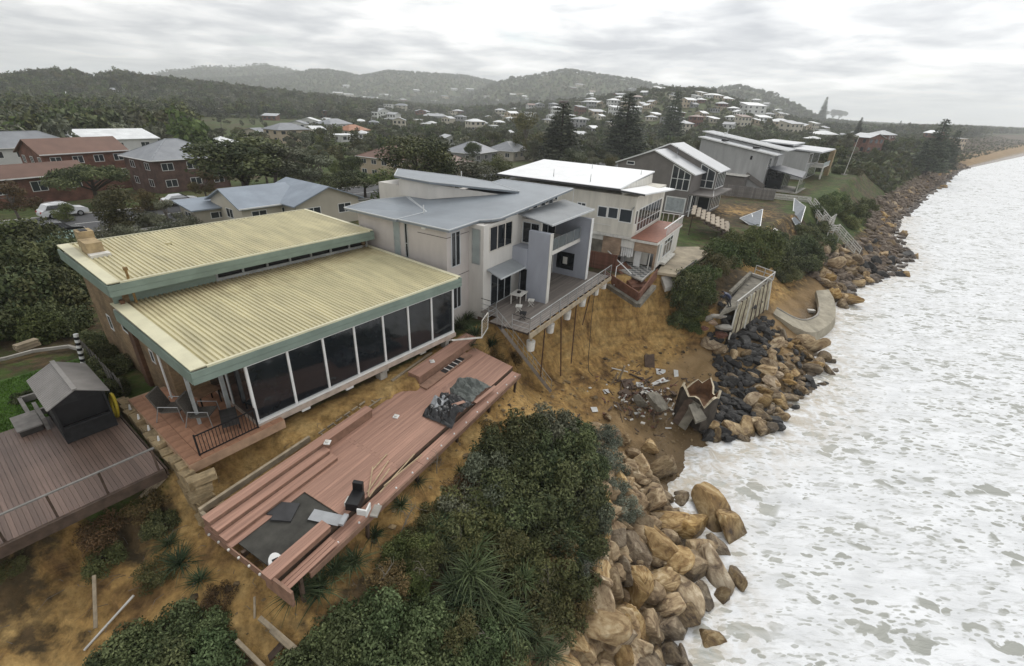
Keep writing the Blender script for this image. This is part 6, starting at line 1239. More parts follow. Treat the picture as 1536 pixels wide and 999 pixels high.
M_ROCKT = rock_material('honey_sandstone', (.24, .165, .095), (.40, .30, .18), (.60, .50, .35), (.07, .045, .03))
M_ROCKG = rock_material('dark_basalt', (.035, .034, .034), (.06, .058, .055), (.10, .095, .09), (.015, .015, .016))
def rock_mesh(i, m, v0=ICO3, k=11, power=34):
    g = np.random.default_rng(100 + i); v, f = v0
    n = g.normal(size=(k, 3)); n /= np.linalg.norm(n, axis=1, keepdims=True); dd = g.uniform(.55, 1.0, k)
    q = np.maximum(v @ n.T, 1e-3) / dd[None, :]; r = (q ** power).sum(1) ** (-1.0 / power); r = np.minimum(r, 1.35)
    r = r * (1 + .13 * fbm(v[:, 0] * 2.3 + i, v[:, 1] * 2.3 + v[:, 2] * 1.7, 7 + i, 5) + .05 * fbm(v[:, 0] * 1.2 + i, v[:, 2] * 9, 27 + i, 3))
    p = v * r[:, None] * np.array([1.15, .92, .78])
    b = MB(); b.v = [tuple(x) for x in p.tolist()]; b.f = f; me = b.mesh('boulder', m, False); return me
ROCKT = [rock_mesh(i, M_ROCKT) for i in range(12)]; ROCKG = [rock_mesh(40 + i, M_ROCKG, ICO2) for i in range(7)]; ROCKT2 = [rock_mesh(60 + i, M_ROCKT, ICO2) for i in range(8)]
RG = np.random.default_rng(77); LABR = {}
def boulder(p, r, meshes, label, group, sink=.25):
    label = ('big ' if r > .95 else ('small ' if r < .6 else 'middling ')) + label
    o = bpy.data.objects.new('boulder', meshes[int(RG.integers(len(meshes)))]); COL.objects.link(o); o.location = (p[0], p[1], p[2] + r * (.78 - sink) * .75)
    o.rotation_euler = (RG.uniform(-.7, .7), RG.uniform(-.7, .7), RG.uniform(0, 6.28)); s = r * RG.uniform(.9, 1.12); o.scale = (s * RG.uniform(.9, 1.25), s * RG.uniform(.85, 1.05), s * RG.uniform(.85, 1.1)); tag(o, label, 'boulder', group); return o
# the near pile, boulder by boulder (place and half breadth as seen)
nearpile = [(986, 808, 33), (968, 780, 24), (1010, 830, 26), (900, 790, 22), (985, 742, 20), (945, 742, 20), (1000, 700, 18), (930, 715, 17), (1040, 780, 26), (1065, 760, 26), (1098, 785, 24), (1030, 842, 28), (1075, 850, 27), (1105, 858, 16), (1022, 875, 27), (955, 885, 30), (988, 860, 18), (960, 855, 18), (935, 840, 18), (915, 865, 26), (893, 850, 24), (945, 920, 26), (975, 925, 24), (1000, 895, 22), (1015, 930, 24), (925, 945, 28), (960, 960, 24), (895, 925, 34), (880, 965, 22), (905, 985, 24), (940, 990, 24), (975, 990, 30), (1010, 975, 24), (1030, 985, 18), (1005, 770, 22), (920, 800, 22), (955, 815, 22), (905, 745, 18), (1080, 812, 20), (1050, 820, 22), (870, 990, 26), (845, 975, 24), (1070, 950, 15), (960, 695, 18), (975, 665, 14), (915, 680, 16), (940, 655, 10), (925, 645, 9), (912, 620, 8), (895, 900, 24), (862, 940, 22), (1035, 915, 20), (1060, 885, 18), (1085, 885, 16), (990, 1012, 26), (945, 1018, 26), (900, 1020, 26), (1025, 1015, 20)]
for k, (px, py, rp) in enumerate(nearpile):
    zl = .55 if py > 720 else .2
    d = ray(px, py); p = hit(px, py, zl + .3)
    p = np.array(p); dist = np.linalg.norm(CAMP - p); r = rp * dist / F_PX * .98 * (abs(CAMR[:, 2] @ (CAMP - p)) / dist)
    z = max(p[2], -.15) ; boulder((p[0], p[1], z), r, ROCKT, 'honey sandstone boulder in the armour pile below the big shrub bank', 'boulders of the near pile', .15)
# fill below, so that no gap in the pile shows flat sand
for k in range(26):
    s = RG.uniform(4, 22); w = float(np.interp(s, STN[:, 0], STN[:, 9])); to = float(np.interp(s, STN[:, 0], STN[:, 7])); t = RG.uniform(to - .4, w + .6); x, y = xy(s, t)
    boulder((x, y, max(Hz(x, y), 0) - .35), RG.uniform(.5, .95), ROCKT, 'honey sandstone boulder in the armour pile below the big shrub bank', 'boulders of the near pile', .2)
# the middle pile: dark rubble against tan armour rock
mid_poly = [(1062, 500), (1120, 470), (1165, 480), (1215, 505), (1262, 548), (1215, 575), (1190, 610), (1165, 640), (1120, 655), (1060, 655), (1035, 620), (1080, 560)]
def inside(p, poly):
    x, y = p; c = False; n = len(poly)
    for i in range(n):
        a, b_ = poly[i], poly[(i + 1) % n]
        if (a[1] > y) != (b_[1] > y) and x < (b_[0] - a[0]) * (y - a[1]) / (b_[1] - a[1]) + a[0]: c = not c
    return c
cnt = 0; pts = []
while cnt < 134:
    q = (RG.uniform(1030, 1265), RG.uniform(465, 660))
    if not inside(q, mid_poly): continue
    if any(abs(q[0] - a) < 9 and abs(q[1] - b_) < 7 for a, b_ in pts): 
        if RG.random() < .85: continue
    pts.append(q); cnt += 1
    p = hit(q[0], q[1], .5); dk = RG.random() < (.86 if q[0] < 1142 + (q[1] - 560) * -.30 else .14)
    r = RG.uniform(.3, .72) if dk else RG.uniform(.35, .8)
    if dk: boulder((p[0], p[1], max(p[2], -.1)), r * .85, ROCKG, 'dark wet rubble boulder heaped under the rail topped sea wall', 'dark rubble boulders', .1)
    else: boulder((p[0], p[1], max(p[2], -.15)), r, ROCKT2, 'tan armour boulder at the water edge below the rail topped sea wall', 'tan boulders below the sea wall', .1)
# far pile past the concrete apron, and rocks strewn along the shore beyond
for k in range(34):
    s = RG.uniform(70, 90); w = float(np.interp(s, STN[:, 0], STN[:, 9])); t = RG.uniform(w - 6.5, w + .8); x, y = xy(s, t)
    boulder((x, y, max(Hz(x, y), -.1)), RG.uniform(.5, 1.05), ROCKT2, 'tan boulder in the heap past the pale concrete apron', 'boulders past the apron', .1)
for k in range(44):
    s = RG.uniform(92, 300) if k > 20 else RG.uniform(90, 112); w = float(np.interp(s, STN[:, 0], STN[:, 9])); t = RG.uniform(w - 5.5, w + 2); x, y = xy(s, t)
    boulder((x, y, max(Hz(x, y), -.2)), RG.uniform(.45, 1.0), ROCKG if s < 112 and k % 3 else ROCKT2, 'rock strewn along the far shore below the scrubby cliff', 'rocks along the far shore', .2)
# dark reef shelf
def reef():
    q = [(1268, 372), (1310, 355), (1345, 362), (1362, 385), (1335, 398), (1300, 402), (1280, 415), (1262, 400)]
    n = 40; v = []; c = np.mean([P(*a, .5) for a in q], axis=0); b = MB(); ring = [P(*a, .5) for a in q]; m_ = len(ring); rows = 7
    for k in range(rows):
        f = 1 - k / rows
        for i in range(m_ * 4):
            a = np.array(ring[i // 4]); e = np.array(ring[(i // 4 + 1) % m_]); p = a + (e - a) * ((i % 4) / 4); p = c + (p - c) * f * (1 + .25 * fbm(np.array([i * .7]), np.array([k * 2.]), 3, 2)[0]); v.append((p[0], p[1], -.3 + 1.5 * (1 - f) ** .5 + .9 * float(fbm(np.array([p[0] * .6]), np.array([p[1] * .6]), 8, 4)[0])))
    N_ = m_ * 4; f = [(k * N_ + i, k * N_ + (i + 1) % N_, (k + 1) * N_ + (i + 1) % N_, (k + 1) * N_ + i) for k in range(rows - 1) for i in range(N_)]; f.append(tuple((rows - 1) * N_ + i for i in range(N_)))
    b.add(v, f); o = b.build('rock_shelf', M_ROCKG); tag(o, 'low dark rock shelf washed by foam below the white stair', 'rock shelf')
reef()

# ------------------------------------------------------------------ broken terrace with its leaning panel wall, and the man on it
def build_sea_wall():
    t = thing('broken_terrace', 'grimy concrete terrace slab broken off at the cliff above the dark rubble', 'terrace', (0, 0, 0))
    a, b_, c, d = P(1160, 416, 6.5), P(1106, 459, 6.5), P(1080, 470, 6.4), P(1125, 412, 6.6)
    MB().slab([d, c, b_, a], .3).build('slab', M_CONCD, t); MB().bar(P(1127, 411, 6.8), P(1158, 421, 6.7), .3, .25).build('kerb', M_CONC, t); MB().bar(P(1095, 440, 6.8), P(1126, 410, 6.9), .3, .4).build('kerb', M_CONCD, t)
    w = thing('sea_wall', 'leaning wall of pale weathered panels between posts with a white top rail', 'wall', (0, 0, 0))
    top0, top1 = Vector(P(1106, 458, 6.5)), Vector(P(1157, 421, 6.5)); bot0, bot1 = Vector(P(1092, 508, 3.4)), Vector(P(1150, 462, 3.7)); pm = mat('weathered_panel', (.30, .265, .185), .85, .45, 1.4, bump=.01)
    n = 8
    for k in range(n):
        u0, u1 = (k + .1) / n, (k + .9) / n; p = [bot0.lerp(bot1, u0), bot0.lerp(bot1, u1), top0.lerp(top1, u1), top0.lerp(top1, u0)]; nn = (p[1] - p[0]).cross(p[3] - p[0]).normalized() * .06
        MB().add([x - nn for x in p] + [x + nn for x in p], [(0, 1, 2, 3), (7, 6, 5, 4), (0, 4, 5, 1), (1, 5, 6, 2), (2, 6, 7, 3), (3, 7, 4, 0)]).build('panel', pm, w)
    for k in range(n + 1): u = k / n; MB().bar(bot0.lerp(bot1, u) + Vector((.06, -.06, -.2)), top0.lerp(top1, u) + Vector((.0, 0, .1)), .12, .12).build('post', M_OFFW if k in (0, 3, 8) else M_TIMBD, w)
    r = thing('terrace_railing', 'white pipe railing along the broken concrete terrace edge', 'railing', (0, 0, 0)); rm = mat('grey_white_rail', (.45, .44, .41), .6, .15, 3)
    q0, q1 = Vector(P(1106, 452, 7.35)), Vector(P(1163, 408, 7.35)); MB().bar(q0, q1, .09, .07).build('top_rail', rm, r)
    for k in range(6): u = k / 5; MB().bar(top0.lerp(top1, u * 1.04) - Vector((0, 0, .1)), q0.lerp(q1, u), .07, .07, (0, 1, 0)).build('post', rm, r)
    q2 = Vector(P(1135, 398, 7.4)); MB().bar(q1, q2, .08, .07).build('top_rail', rm, r); MB().bar(q1 - Vector((0, 0, .45)), q2 - Vector((0, 0, .45)), .06, .06).build('mid_rail', rm, r)
    for u in (0, .5, 1): MB().bar(q1.lerp(q2, u) - Vector((0, 0, .9)), q1.lerp(q2, u), .07, .07, (0, 1, 0)).build('post', rm, r)
    e = thing('broken_masonry', 'tumbled pale concrete and brick lumps under the end of the broken terrace', 'rubble', P(1075, 485, 5.0)); o = Vector(e.location)
    for px, py, z, s, m in ((1078, 474, 5.6, .55, M_CONC), (1070, 484, 5.0, .4, M_BRICKP), (1085, 490, 4.7, .6, M_CONC), (1063, 478, 5.3, .4, M_CONCD), (1080, 503, 3.9, .5, M_BRICKR), (1058, 492, 4.4, .35, M_BRICKR)):
        p = Vector(P(px, py, z)) - o; piece('lump', rock_mesh(int(px), m, ICO2, 8, 40), e, p, (RG.uniform(-.5, .5), RG.uniform(-.5, .5), RG.uniform(0, 3)), (s, s * .8, s * .5))
build_sea_wall()
def build_person():
    p = P(1092, 461, 6.5); o = thing('person', 'person in dark blue jacket and black trousers bending over on the broken terrace', 'person', (p[0], p[1], 6.5), math.radians(150))
    J = {'pel': (0, 0, .92, .17), 'sp': (.22, 0, 1.12, .16), 'ch': (.44, 0, 1.24, .18), 'nk': (.60, 0, 1.28, .07), 'hd': (.74, 0, 1.26, .11), 'hd2': (.82, 0, 1.24, .09),
         'hl': (0, .10, .86, .11), 'kl': (.12, .12, .48, .075), 'al': (-.04, .12, .10, .05), 'tl': (.14, .13, .04, .045), 'hr': (0, -.10, .86, .11), 'kr': (-.02, -.13, .47, .075), 'ar': (-.22, -.13, .10, .05), 'tr': (-.04, -.14, .04, .045),
         'sl': (.46, .20, 1.20, .075), 'el': (.56, .24, .92, .05), 'wl': (.66, .18, .70, .038), 'fl': (.69, .16, .62, .03), 'sr': (.46, -.20, 1.20, .075), 'er': (.52, -.26, .92, .05), 'wr': (.64, -.22, .70, .038), 'fr': (.67, -.20, .62, .03)}
    E = [('pel', 'sp'), ('sp', 'ch'), ('ch', 'nk'), ('nk', 'hd'), ('hd', 'hd2'), ('pel', 'hl'), ('hl', 'kl'), ('kl', 'al'), ('al', 'tl'), ('pel', 'hr'), ('hr', 'kr'), ('kr', 'ar'), ('ar', 'tr'), ('ch', 'sl'), ('sl', 'el'), ('el', 'wl'), ('wl', 'fl'), ('ch', 'sr'), ('sr', 'er'), ('er', 'wr'), ('wr', 'fr')]
    names = list(J); me = bpy.data.meshes.new('body'); me.from_pydata([J[k][:3] for k in names], [(names.index(a), names.index(c)) for a, c in E], []); b = bpy.data.objects.new('body', me); COL.objects.link(b); b.parent = o
    b.modifiers.new('skin', 'SKIN'); s = b.modifiers.new('sub', 'SUBSURF'); s.levels = 2; s.render_levels = 2
    for i, k in enumerate(names): me.skin_vertices[0].data[i].radius = (J[k][3], J[k][3]); me.skin_vertices[0].data[i].use_root = (i == 0)
    # navy jacket above, black trousers, skin for hands and head, by height along the body
    m = bpy.data.materials.new('clothing'); m.use_nodes = True; nt = m.node_tree; N = nt.nodes; L = nt.links; tc = N.new('ShaderNodeTexCoord'); sp = N.new('ShaderNodeSeparateXYZ'); L.new(tc.outputs['Object'], sp.inputs[0])
    r = N.new('ShaderNodeValToRGB'); r.color_ramp.interpolation = 'CONSTANT'; e = r.color_ramp.elements; e[0].color = (.012, .012, .014, 1); e[1].position = .88 / 1.5; e[1].color = (.018, .025, .06, 1); dv = N.new('ShaderNodeMath'); dv.operation = 'DIVIDE'; dv.inputs[1].default_value = 1.5; L.new(sp.outputs[2], dv.inputs[0]); L.new(dv.outputs[0], r.inputs[0])
    hd = N.new('ShaderNodeMath'); hd.operation = 'GREATER_THAN'; hd.inputs[1].default_value = .64; L.new(sp.outputs[0], hd.inputs[0]); mx = N.new('ShaderNodeMix'); mx.data_type = 'RGBA'; L.new(hd.outputs[0], mx.inputs[0]); L.new(r.outputs[0], mx.inputs[6]); mx.inputs[7].default_value = (.36, .22, .15, 1)
    L.new(mx.outputs[2], N['Principled BSDF'].inputs['Base Color']); me.materials.append(m)
    v, f = ICO2; q = MB(); q.v = [(.735 + .125 * a, .118 * c, 1.315 + .095 * d) for a, c, d in v]; q.f = f; q.build('hair', mat('dark_hair', (.02, .014, .01), .7), o, smooth=True)
build_person()

# ------------------------------------------------------------------ curved concrete apron
def build_apron():
    t = thing('concrete_apron', 'pale curved concrete apron at the water edge around a scooped soil hollow', 'apron', (0, 0, 0))
    ot = [P(1243, 434, 2.2), P(1252, 452, 1.6), P(1251, 478, 1.2), P(1224, 498, 1.2), P(1196, 492, 1.8), P(1160, 470, 2.6)]; it = [P(1224, 436, 2.2), P(1228, 455, 1.7), P(1226, 472, 1.5), P(1208, 480, 1.6), P(1190, 476, 2.0), P(1165, 462, 2.7)]
    def cr(q, n=6):
        q = [np.array(x) for x in q]; r = []
        for i in range(len(q) - 1):
            p0, p1, p2, p3 = q[max(i - 1, 0)], q[i], q[i + 1], q[min(i + 2, len(q) - 1)]
            for k in range(n): u = k / n; r.append(.5 * (2 * p1 + (p2 - p0) * u + (2 * p0 - 5 * p1 + 4 * p2 - p3) * u * u + (3 * p1 - p0 - 3 * p2 + p3) * u ** 3))
        return r + [q[-1]]
    it, ot = cr(it), cr(ot); n = len(it); am = mat('pale_apron', (.33, .295, .225), .8, .25, .9, bump=.02)
    for a, c in ((0, 12), (12, 18), (18, 30)):
        b = MB(); v = []
        for k in range(a, c + 1): v += [it[k], ot[k] + np.array([0, 0, .03 * math.sin(k * 1.7)]), ot[k] + np.array([.25, -.35, -1.5]), it[k] - np.array([0, 0, .6])]
        m_ = c - a; b.add(v, [f_ for i in range(m_) for f_ in ((4 * i, 4 * i + 4, 4 * i + 5, 4 * i + 1), (4 * i + 1, 4 * i + 5, 4 * i + 6, 4 * i + 2), (4 * i + 3, 4 * i + 7, 4 * i + 4, 4 * i))] + [(0, 1, 2, 3), (4 * m_ + 3, 4 * m_ + 2, 4 * m_ + 1, 4 * m_)]); b.build('slab_section', am, t)
    b = MB(); b.tube([p + np.array([0, 0, .04]) for p in it[8:]], .1, 6); b.build('lip', M_CONC, t)
    w = thing('white_block', 'small white broken block lying in the soil hollow by the apron', 'block', hit(1216, 468)); x = MB().box(-.4, .4, -.25, .25, 0, .3).build('chunk', M_OFFW, w); MB().box(-.1, .55, .2, .4, 0, .14).build('shard', M_OFFW, w)
build_apron()

# ------------------------------------------------------------------ debris at the foot of the sand cliff
def lump(parent, name, m, p, size, rot, o): x = MB().box(-size[0] / 2, size[0] / 2, -size[1] / 2, size[1] / 2, -size[2] / 2, size[2] / 2).build(name, m, parent); x.location = Vector(p) - Vector(o); x.rotation_euler = rot; return x
def build_debris():
    pan = mat('white_broken_panel', (.60, .60, .58), .6, .15, 2)
    def single(label, cat, name, m, px, py, z, size, rot):
        p = hit(px, py, .25); p = np.array([p[0], p[1], p[2] + .12 + .3 * max(0, size[2] - .2)]); b = MB(); sx, sy, sz = (q_ * (.72 if m is pan else .9) for q_ in size)
        g = RG.uniform(-.15, .15, 4); b.hexa([(-sx / 2, -sy / 2, -sz / 2), (sx / 2 * (1 + g[0]), -sy / 2, -sz / 2), (sx / 2, sy / 2 * (1 + g[1]), -sz / 2), (-sx / 2 * (1 + g[2]), sy / 2, -sz / 2), (-sx / 2, -sy / 2, sz / 2), (sx / 2 * (1 + g[0]), -sy / 2, sz / 2), (sx / 2, sy / 2 * (1 + g[1]), sz / 2), (-sx / 2 * (1 + g[2]), sy / 2, sz / 2)])
        o = b.build(name, m); o.location = p; o.rotation_euler = rot; tag(o, label, cat, 'storm debris at the cliff foot')
    for px, py, z, sz, rot in ((992, 556, 3.2, (1.5, .7, .06), (.9, .3, .4)), (985, 572, 2.8, (2.6, .45, .08), (.1, -.2, .5)), (997, 570, 2.9, (1.8, .25, .06), (.3, .2, .7)), (960, 575, 2.7, (.9, .6, .06), (.5, .2, .2)), (972, 585, 2.5, (1.0, .8, .35), (.2, .3, .5)), (924, 607, 2.1, (.9, .3, .06), (.4, .6, 1.1)), (892, 612, 2.1, (.7, .6, .06), (.4, .1, .3)), (955, 618, 1.9, (.5, .3, .1), (.2, .1, .3)), (1003, 640, 1.6, (.7, .12, .05), (.1, .1, .2)), (910, 585, 2.6, (.8, .5, .06), (.6, .2, .6)), (951, 598, 2.2, (.5, .35, .06), (.3, .5, .2)), (1015, 558, 3.1, (.6, 1.1, .06), (1.0, .1, .3)), (930, 553, 3.6, (1.8, .1, .08), (.1, .1, -.2)), (935, 600, 2.2, (.1, .1, 1.2), (.2, .3, 0)), (1000, 608, 2.1, (.1, .1, 1.3), (.3, .1, 0))):
        single(('long thin broken white batten' if max(sz) > 4 * sorted(sz)[1] else ('large' if max(sz) > 1.1 else 'small') + ' broken white panel') + ' in the storm debris under the sand cliff', 'debris', 'loose_sheet', pan, px, py, z, sz, rot)
    for px, py, z, sz, rot in ((945, 575, 2.7, (1.7, 1.1, .12), (.5, .2, .5)), (930, 570, 2.8, (.15, .12, 2.2), (.2, .1, .2)), (960, 588, 2.4, (2.4, .14, .14), (.2, .4, .6)), (975, 545, 3.6, (1.0, 1.9, .14), (1.1, 0, .2)), (938, 588, 2.4, (1.2, .8, .2), (.2, .1, .8)), (960, 565, 2.9, (2.2, .15, .1), (.1, .3, -.2)), (1012, 588, 2.6, (2.0, .5, .1), (.4, .5, .9)), (920, 575, 2.7, (.12, .12, 1.9), (.3, .2, 0))):
        single('dark brown splintered board in the storm debris under the sand cliff', 'debris', 'broken_board', M_TIMBD if sz[2] < 1 else M_TIMB, px, py, z, sz, rot)
    o = P(985, 606, 2.1); c = thing('concrete_lump', 'broken grey concrete lump lying below the sand cliff', 'concrete', o); 
    x = piece('lump', rock_mesh(91, M_CONCD, ICO2, 8, 40), c, (0, 0, .1), (.5, .4, .6), (1.0, .75, .55)); piece('lump', rock_mesh(92, M_CONCD, ICO2, 8, 40), c, (-1.1, .3, 0), (.2, .9, .6), (.7, .5, .45))
    # toppled tank-like shell
    o = P(1048, 598, 2.4); t = thing('toppled_tank', 'big toppled brown lined tank with torn pale rim among dark rubble', 'tank', (o[0], o[1], 1.6), math.radians(30))
    n = 20; b = MB(); R = 1.45; HH = 1.5; va = []
    for k in range(n):
        a = 2 * math.pi * k / n; rr = R * (1 + .14 * math.sin(3 * a + .6) + .1 * math.sin(5 * a)); va.append((rr * math.cos(a), rr * math.sin(a)))
    tops = [HH + .35 * math.sin(2.3 * k) + .25 * math.sin(.9 * k) for k in range(n)]
    outer = [(x, y, -1.0) for x, y in va] + [(x * .94, y * .94, z) for (x, y), z in zip(va, tops)]; b.add(outer, [(i, (i + 1) % n, n + (i + 1) % n, n + i) for i in range(n)]); b.build('shell', mat('tank_shell', (.055, .045, .036), .8, .5, 1.5, bump=.02), t)
    b = MB(); inn = [(x * .86, y * .86, z) for (x, y), z in zip(va, tops)] + [(x * .75, y * .75, .6) for x, y in va]; b.add(inn, [(n + i, n + (i + 1) % n, (i + 1) % n, i) for i in range(n)] + [tuple(range(n, 2 * n))]); b.build('lining', mat('tank_lining', (.16, .085, .045), .8, .4, 2), t)
    b = MB(); rim = [(x * .97, y * .97, z + .02) for (x, y), z in zip(va, tops)] + [(x * .84, y * .84, z + .05) for (x, y), z in zip(va, tops)]; b.add(rim, [(i, (i + 1) % n, n + (i + 1) % n, n + i) for i in range(n)]); b.build('torn_rim', mat('torn_rim', (.50, .43, .31), .85, .3, 4), t)
    for s_ in (-.5, .1): lump(t, 'slab_fragment', M_CONCD if s_ < 0 else M_TIMBD, (-1.6, s_ - .2, .2), (.14, .6, 2.2), (.1, .45, .2), (0, 0, 0))
    MB().slab([(-2.3, -1.8, .6), (-1.0, -1.7, .5), (-.9, -.6, 1.1), (-2.0, -.7, 1.3)], .2).build('slab_fragment', M_CONCD, t)
    # collapsed grey fence panels by the bare yard, white stair fence
    for pts, lb in (([(1108, 333, 7.4), (1142, 322, 7.8), (1140, 341, 6.4), (1124, 338, 6.6)], 'grey fence sheet fallen over the bare yard bank'), ([(1190, 302, 8.2), (1206, 318, 7.6), (1198, 345, 6.0), (1188, 330, 6.6)], 'grey fence sheet hanging beside the white stair')):
        hh = [hit(k[0], k[1]) for k in pts]; hh = [np.array([a[0], a[1], a[2] + l_]) for a, l_ in zip(hh, (.55, .85, .12, .08))]; f = thing('fallen_fence', lb, 'fence', hh[0]); o = Vector(f.location); q = [Vector(k) - o for k in hh]; MB().slab(q, .06).build('sheet', mat('grey_fence_sheet', (.19, .205, .22), .7, .15, 2, spec=.2), f)
        for k in range(4): MB().bar(q[k], q[(k + 1) % 4], .08, .08).build('frame', M_STEEL, f)
        MB().bar(q[0].lerp(q[1], .5), q[3].lerp(q[2], .5), .07, .07).build('frame', M_STEEL, f)
    single('pale square sheet lying on the bare yard bank', 'debris', 'loose_sheet', M_OFFW, 1163, 338, 6.9, (1.1, .9, .05), (.3, .1, .4))
    # white railed beach stair in three flights
    s = thing('beach_access_stair', 'white railed timber stair zigzagging down the scrubby bank to the rocks', 'stair', P(1160, 300, 8.0)); o = Vector(s.location); wm = mat('weathered_white_paint', (.50, .485, .45), .75, .2, 3)
    path = [(1160, 300, 7.9), (1214, 306, 7.9), (1237, 336, 6.5), (1246, 330, 6.4), (1237, 348, 5.2), (1252, 346, 5.1), (1284, 382, 2.6)]; Q = [Vector(P(*k)) - o for k in path]
    for a, c in zip(Q[:-1], Q[1:]):
        n = max(2, int((c - a).length / 1.6)); sd = Vector((-(c - a).y, (c - a).x, 0)).normalized() * .55
        for k in range(n + 1):
            for sg in (-1, 1): p = a.lerp(c, k / n) + sd * sg; MB().bar(p - Vector((0, 0, .6)), p + Vector((0, 0, 1.1)), .11, .11, (0, 1, 0)).build('post', wm, s)
        for z in (.35, .7, 1.08):
            for sg in (-1, 1): MB().bar(a + sd * sg + Vector((0, 0, z)), c + sd * sg + Vector((0, 0, z)), .05, .15).build('rail', wm, s)
        m_ = max(2, int((c - a).length / .35))
        for k in range(m_): p = a.lerp(c, (k + .5) / m_); e = (c - a).normalized(); e.z = 0; e = e * .15; MB().slab([p - sd - e, p + sd - e, p + sd + e, p - sd + e] if sd.cross(e).z > 0 else [p + sd - e, p - sd - e, p - sd + e, p + sd + e], .05).build('tread', M_TIMB, s)
    # broken timber frame and posts low on the bank in the foreground
    def on(px, py, lift=.12): p = hit(px, py); return np.array([p[0], p[1], p[2] + lift])
    f = thing('broken_stair_frame', 'broken pale timber stair frame lying on the sandy bank below the deck', 'timber', hit(430, 985)); o = Vector(f.location)
    for a, c, w in (((392, 936, 4.9), (480, 1010, 4.3), .14), ((408, 955, 4.7), (470, 1012, 4.2), .1), ((358, 970, 4.5), (400, 1010, 4.2), .12)): MB().bar(Vector(on(a[0], a[1], .35)) - o, Vector(on(c[0], c[1], .25)) - o, w, .1).build('beam', M_TIMB, f)
    for a, c in (((405, 992, 4.3), (425, 972, 4.5)), ((420, 1000, 4.25), (438, 982, 4.45))): MB().bar(Vector(on(a[0], a[1], .15)) - o, Vector(on(c[0], c[1], .2)) - o, .25, .06).build('tread', M_TIMBD, f)
    for a, c, lb in (((145, 945, 5.2), (150, 880, 6.2), 'pale round post standing in the left sand bank'), ((128, 978, 4.6), (204, 900, 5.6), 'thin striped stake lying across the left sand bank'), ((383, 930, 5.0), (384, 902, 5.6), 'short pale stake below the deck corner'), ((212, 748, 7.0), (240, 725, 7.6), 'bundle of grey timber under the wet brown deck')):
        a = Vector(on(a[0], a[1], .1)); c = Vector(on(c[0], c[1], .25 if 'post' not in lb else .6)); o = thing('timber_stake', lb, 'timber', a)
        if 'bundle' in lb:
            for k in range(3): MB().bar(Vector((.12 * k, .1 * k, 0)), c - a + Vector((.12 * k, .1 * k, 0)), .1, .08).build('board', M_TIMB, o)
        else: MB().tube([(0, 0, 0), c - a], .06 if 'post' in lb else .04, 7).build('stake', M_OFFW if 'striped' in lb else M_TIMB, o)
build_debris()

# ------------------------------------------------------------------ clods, pebbles and splinters strewn over the bare bank and sand
def build_rubble():
    g = np.random.default_rng(31); n = 1700; v, f = ico(1); f = np.array(f); nv = len(v)
    s = g.uniform(-14, 41, n); top = np.interp(s, STN[:, 0], STN[:, 1]); w = np.interp(s, STN[:, 0], STN[:, 9]); u = .25 + .75 * g.random(n); t = top + (w - .5 - top) * u
    x, y = xy(s, t); z = H(x, y); r = .03 + .16 * g.random(n) ** 3.5
    p = (v[None] * (r[:, None] * g.uniform(.7, 1.3, (n, 1)))[:, :, None] * g.uniform(.6, 1.25, (n, nv, 1)) * np.array([1.1, 1, .7])) + np.stack([x, y, z + r * .2], 1)[:, None, :]
    me = bpy.data.meshes.new('rubble'); me.from_pydata(p.reshape(-1, 3).tolist(), [], (f[None] + (np.arange(n) * nv)[:, None, None]).reshape(-1, 3).tolist())
    me.materials.append(mat('clods', (.06, .042, .025), .9, .2, .9, col2=(.33, .24, .13))); me.update(); o = bpy.data.objects.new('bank_rubble', me); COL.objects.link(o); o['kind'] = 'stuff'; o['label'] = 'clods and pebbles strewn over the bare sand bank'; o['category'] = 'rubble'
    b = MB()
    for k in range(420):
        s = g.uniform(-14, 22) if k < 330 else g.uniform(22, 36); tp = float(np.interp(s, STN[:, 0], STN[:, 1])); t = tp + g.uniform(.3, 7 if k < 330 else 6); x, y = xy(s, t); z = Hz(x, y); a = g.uniform(0, 6.28); L_ = g.uniform(.15, .9); dz = g.uniform(-.1, .25); b.tube([(x, y, z + .02), (x + L_ * .5 * math.cos(a), y + L_ * .5 * math.sin(a), z + .08 + dz * .5), (x + L_ * math.cos(a + .3), y + L_ * math.sin(a + .3), z + .05 + dz)], [.012, .009, .004], 3, False)
    o = b.build('root_tangle', mat('grey_bark', (.16, .14, .12), .9, .35, 3, bump=.02), kind='stuff', label='roots and splinters sticking out of the eroded bank'); o['category'] = 'roots'
build_rubble()

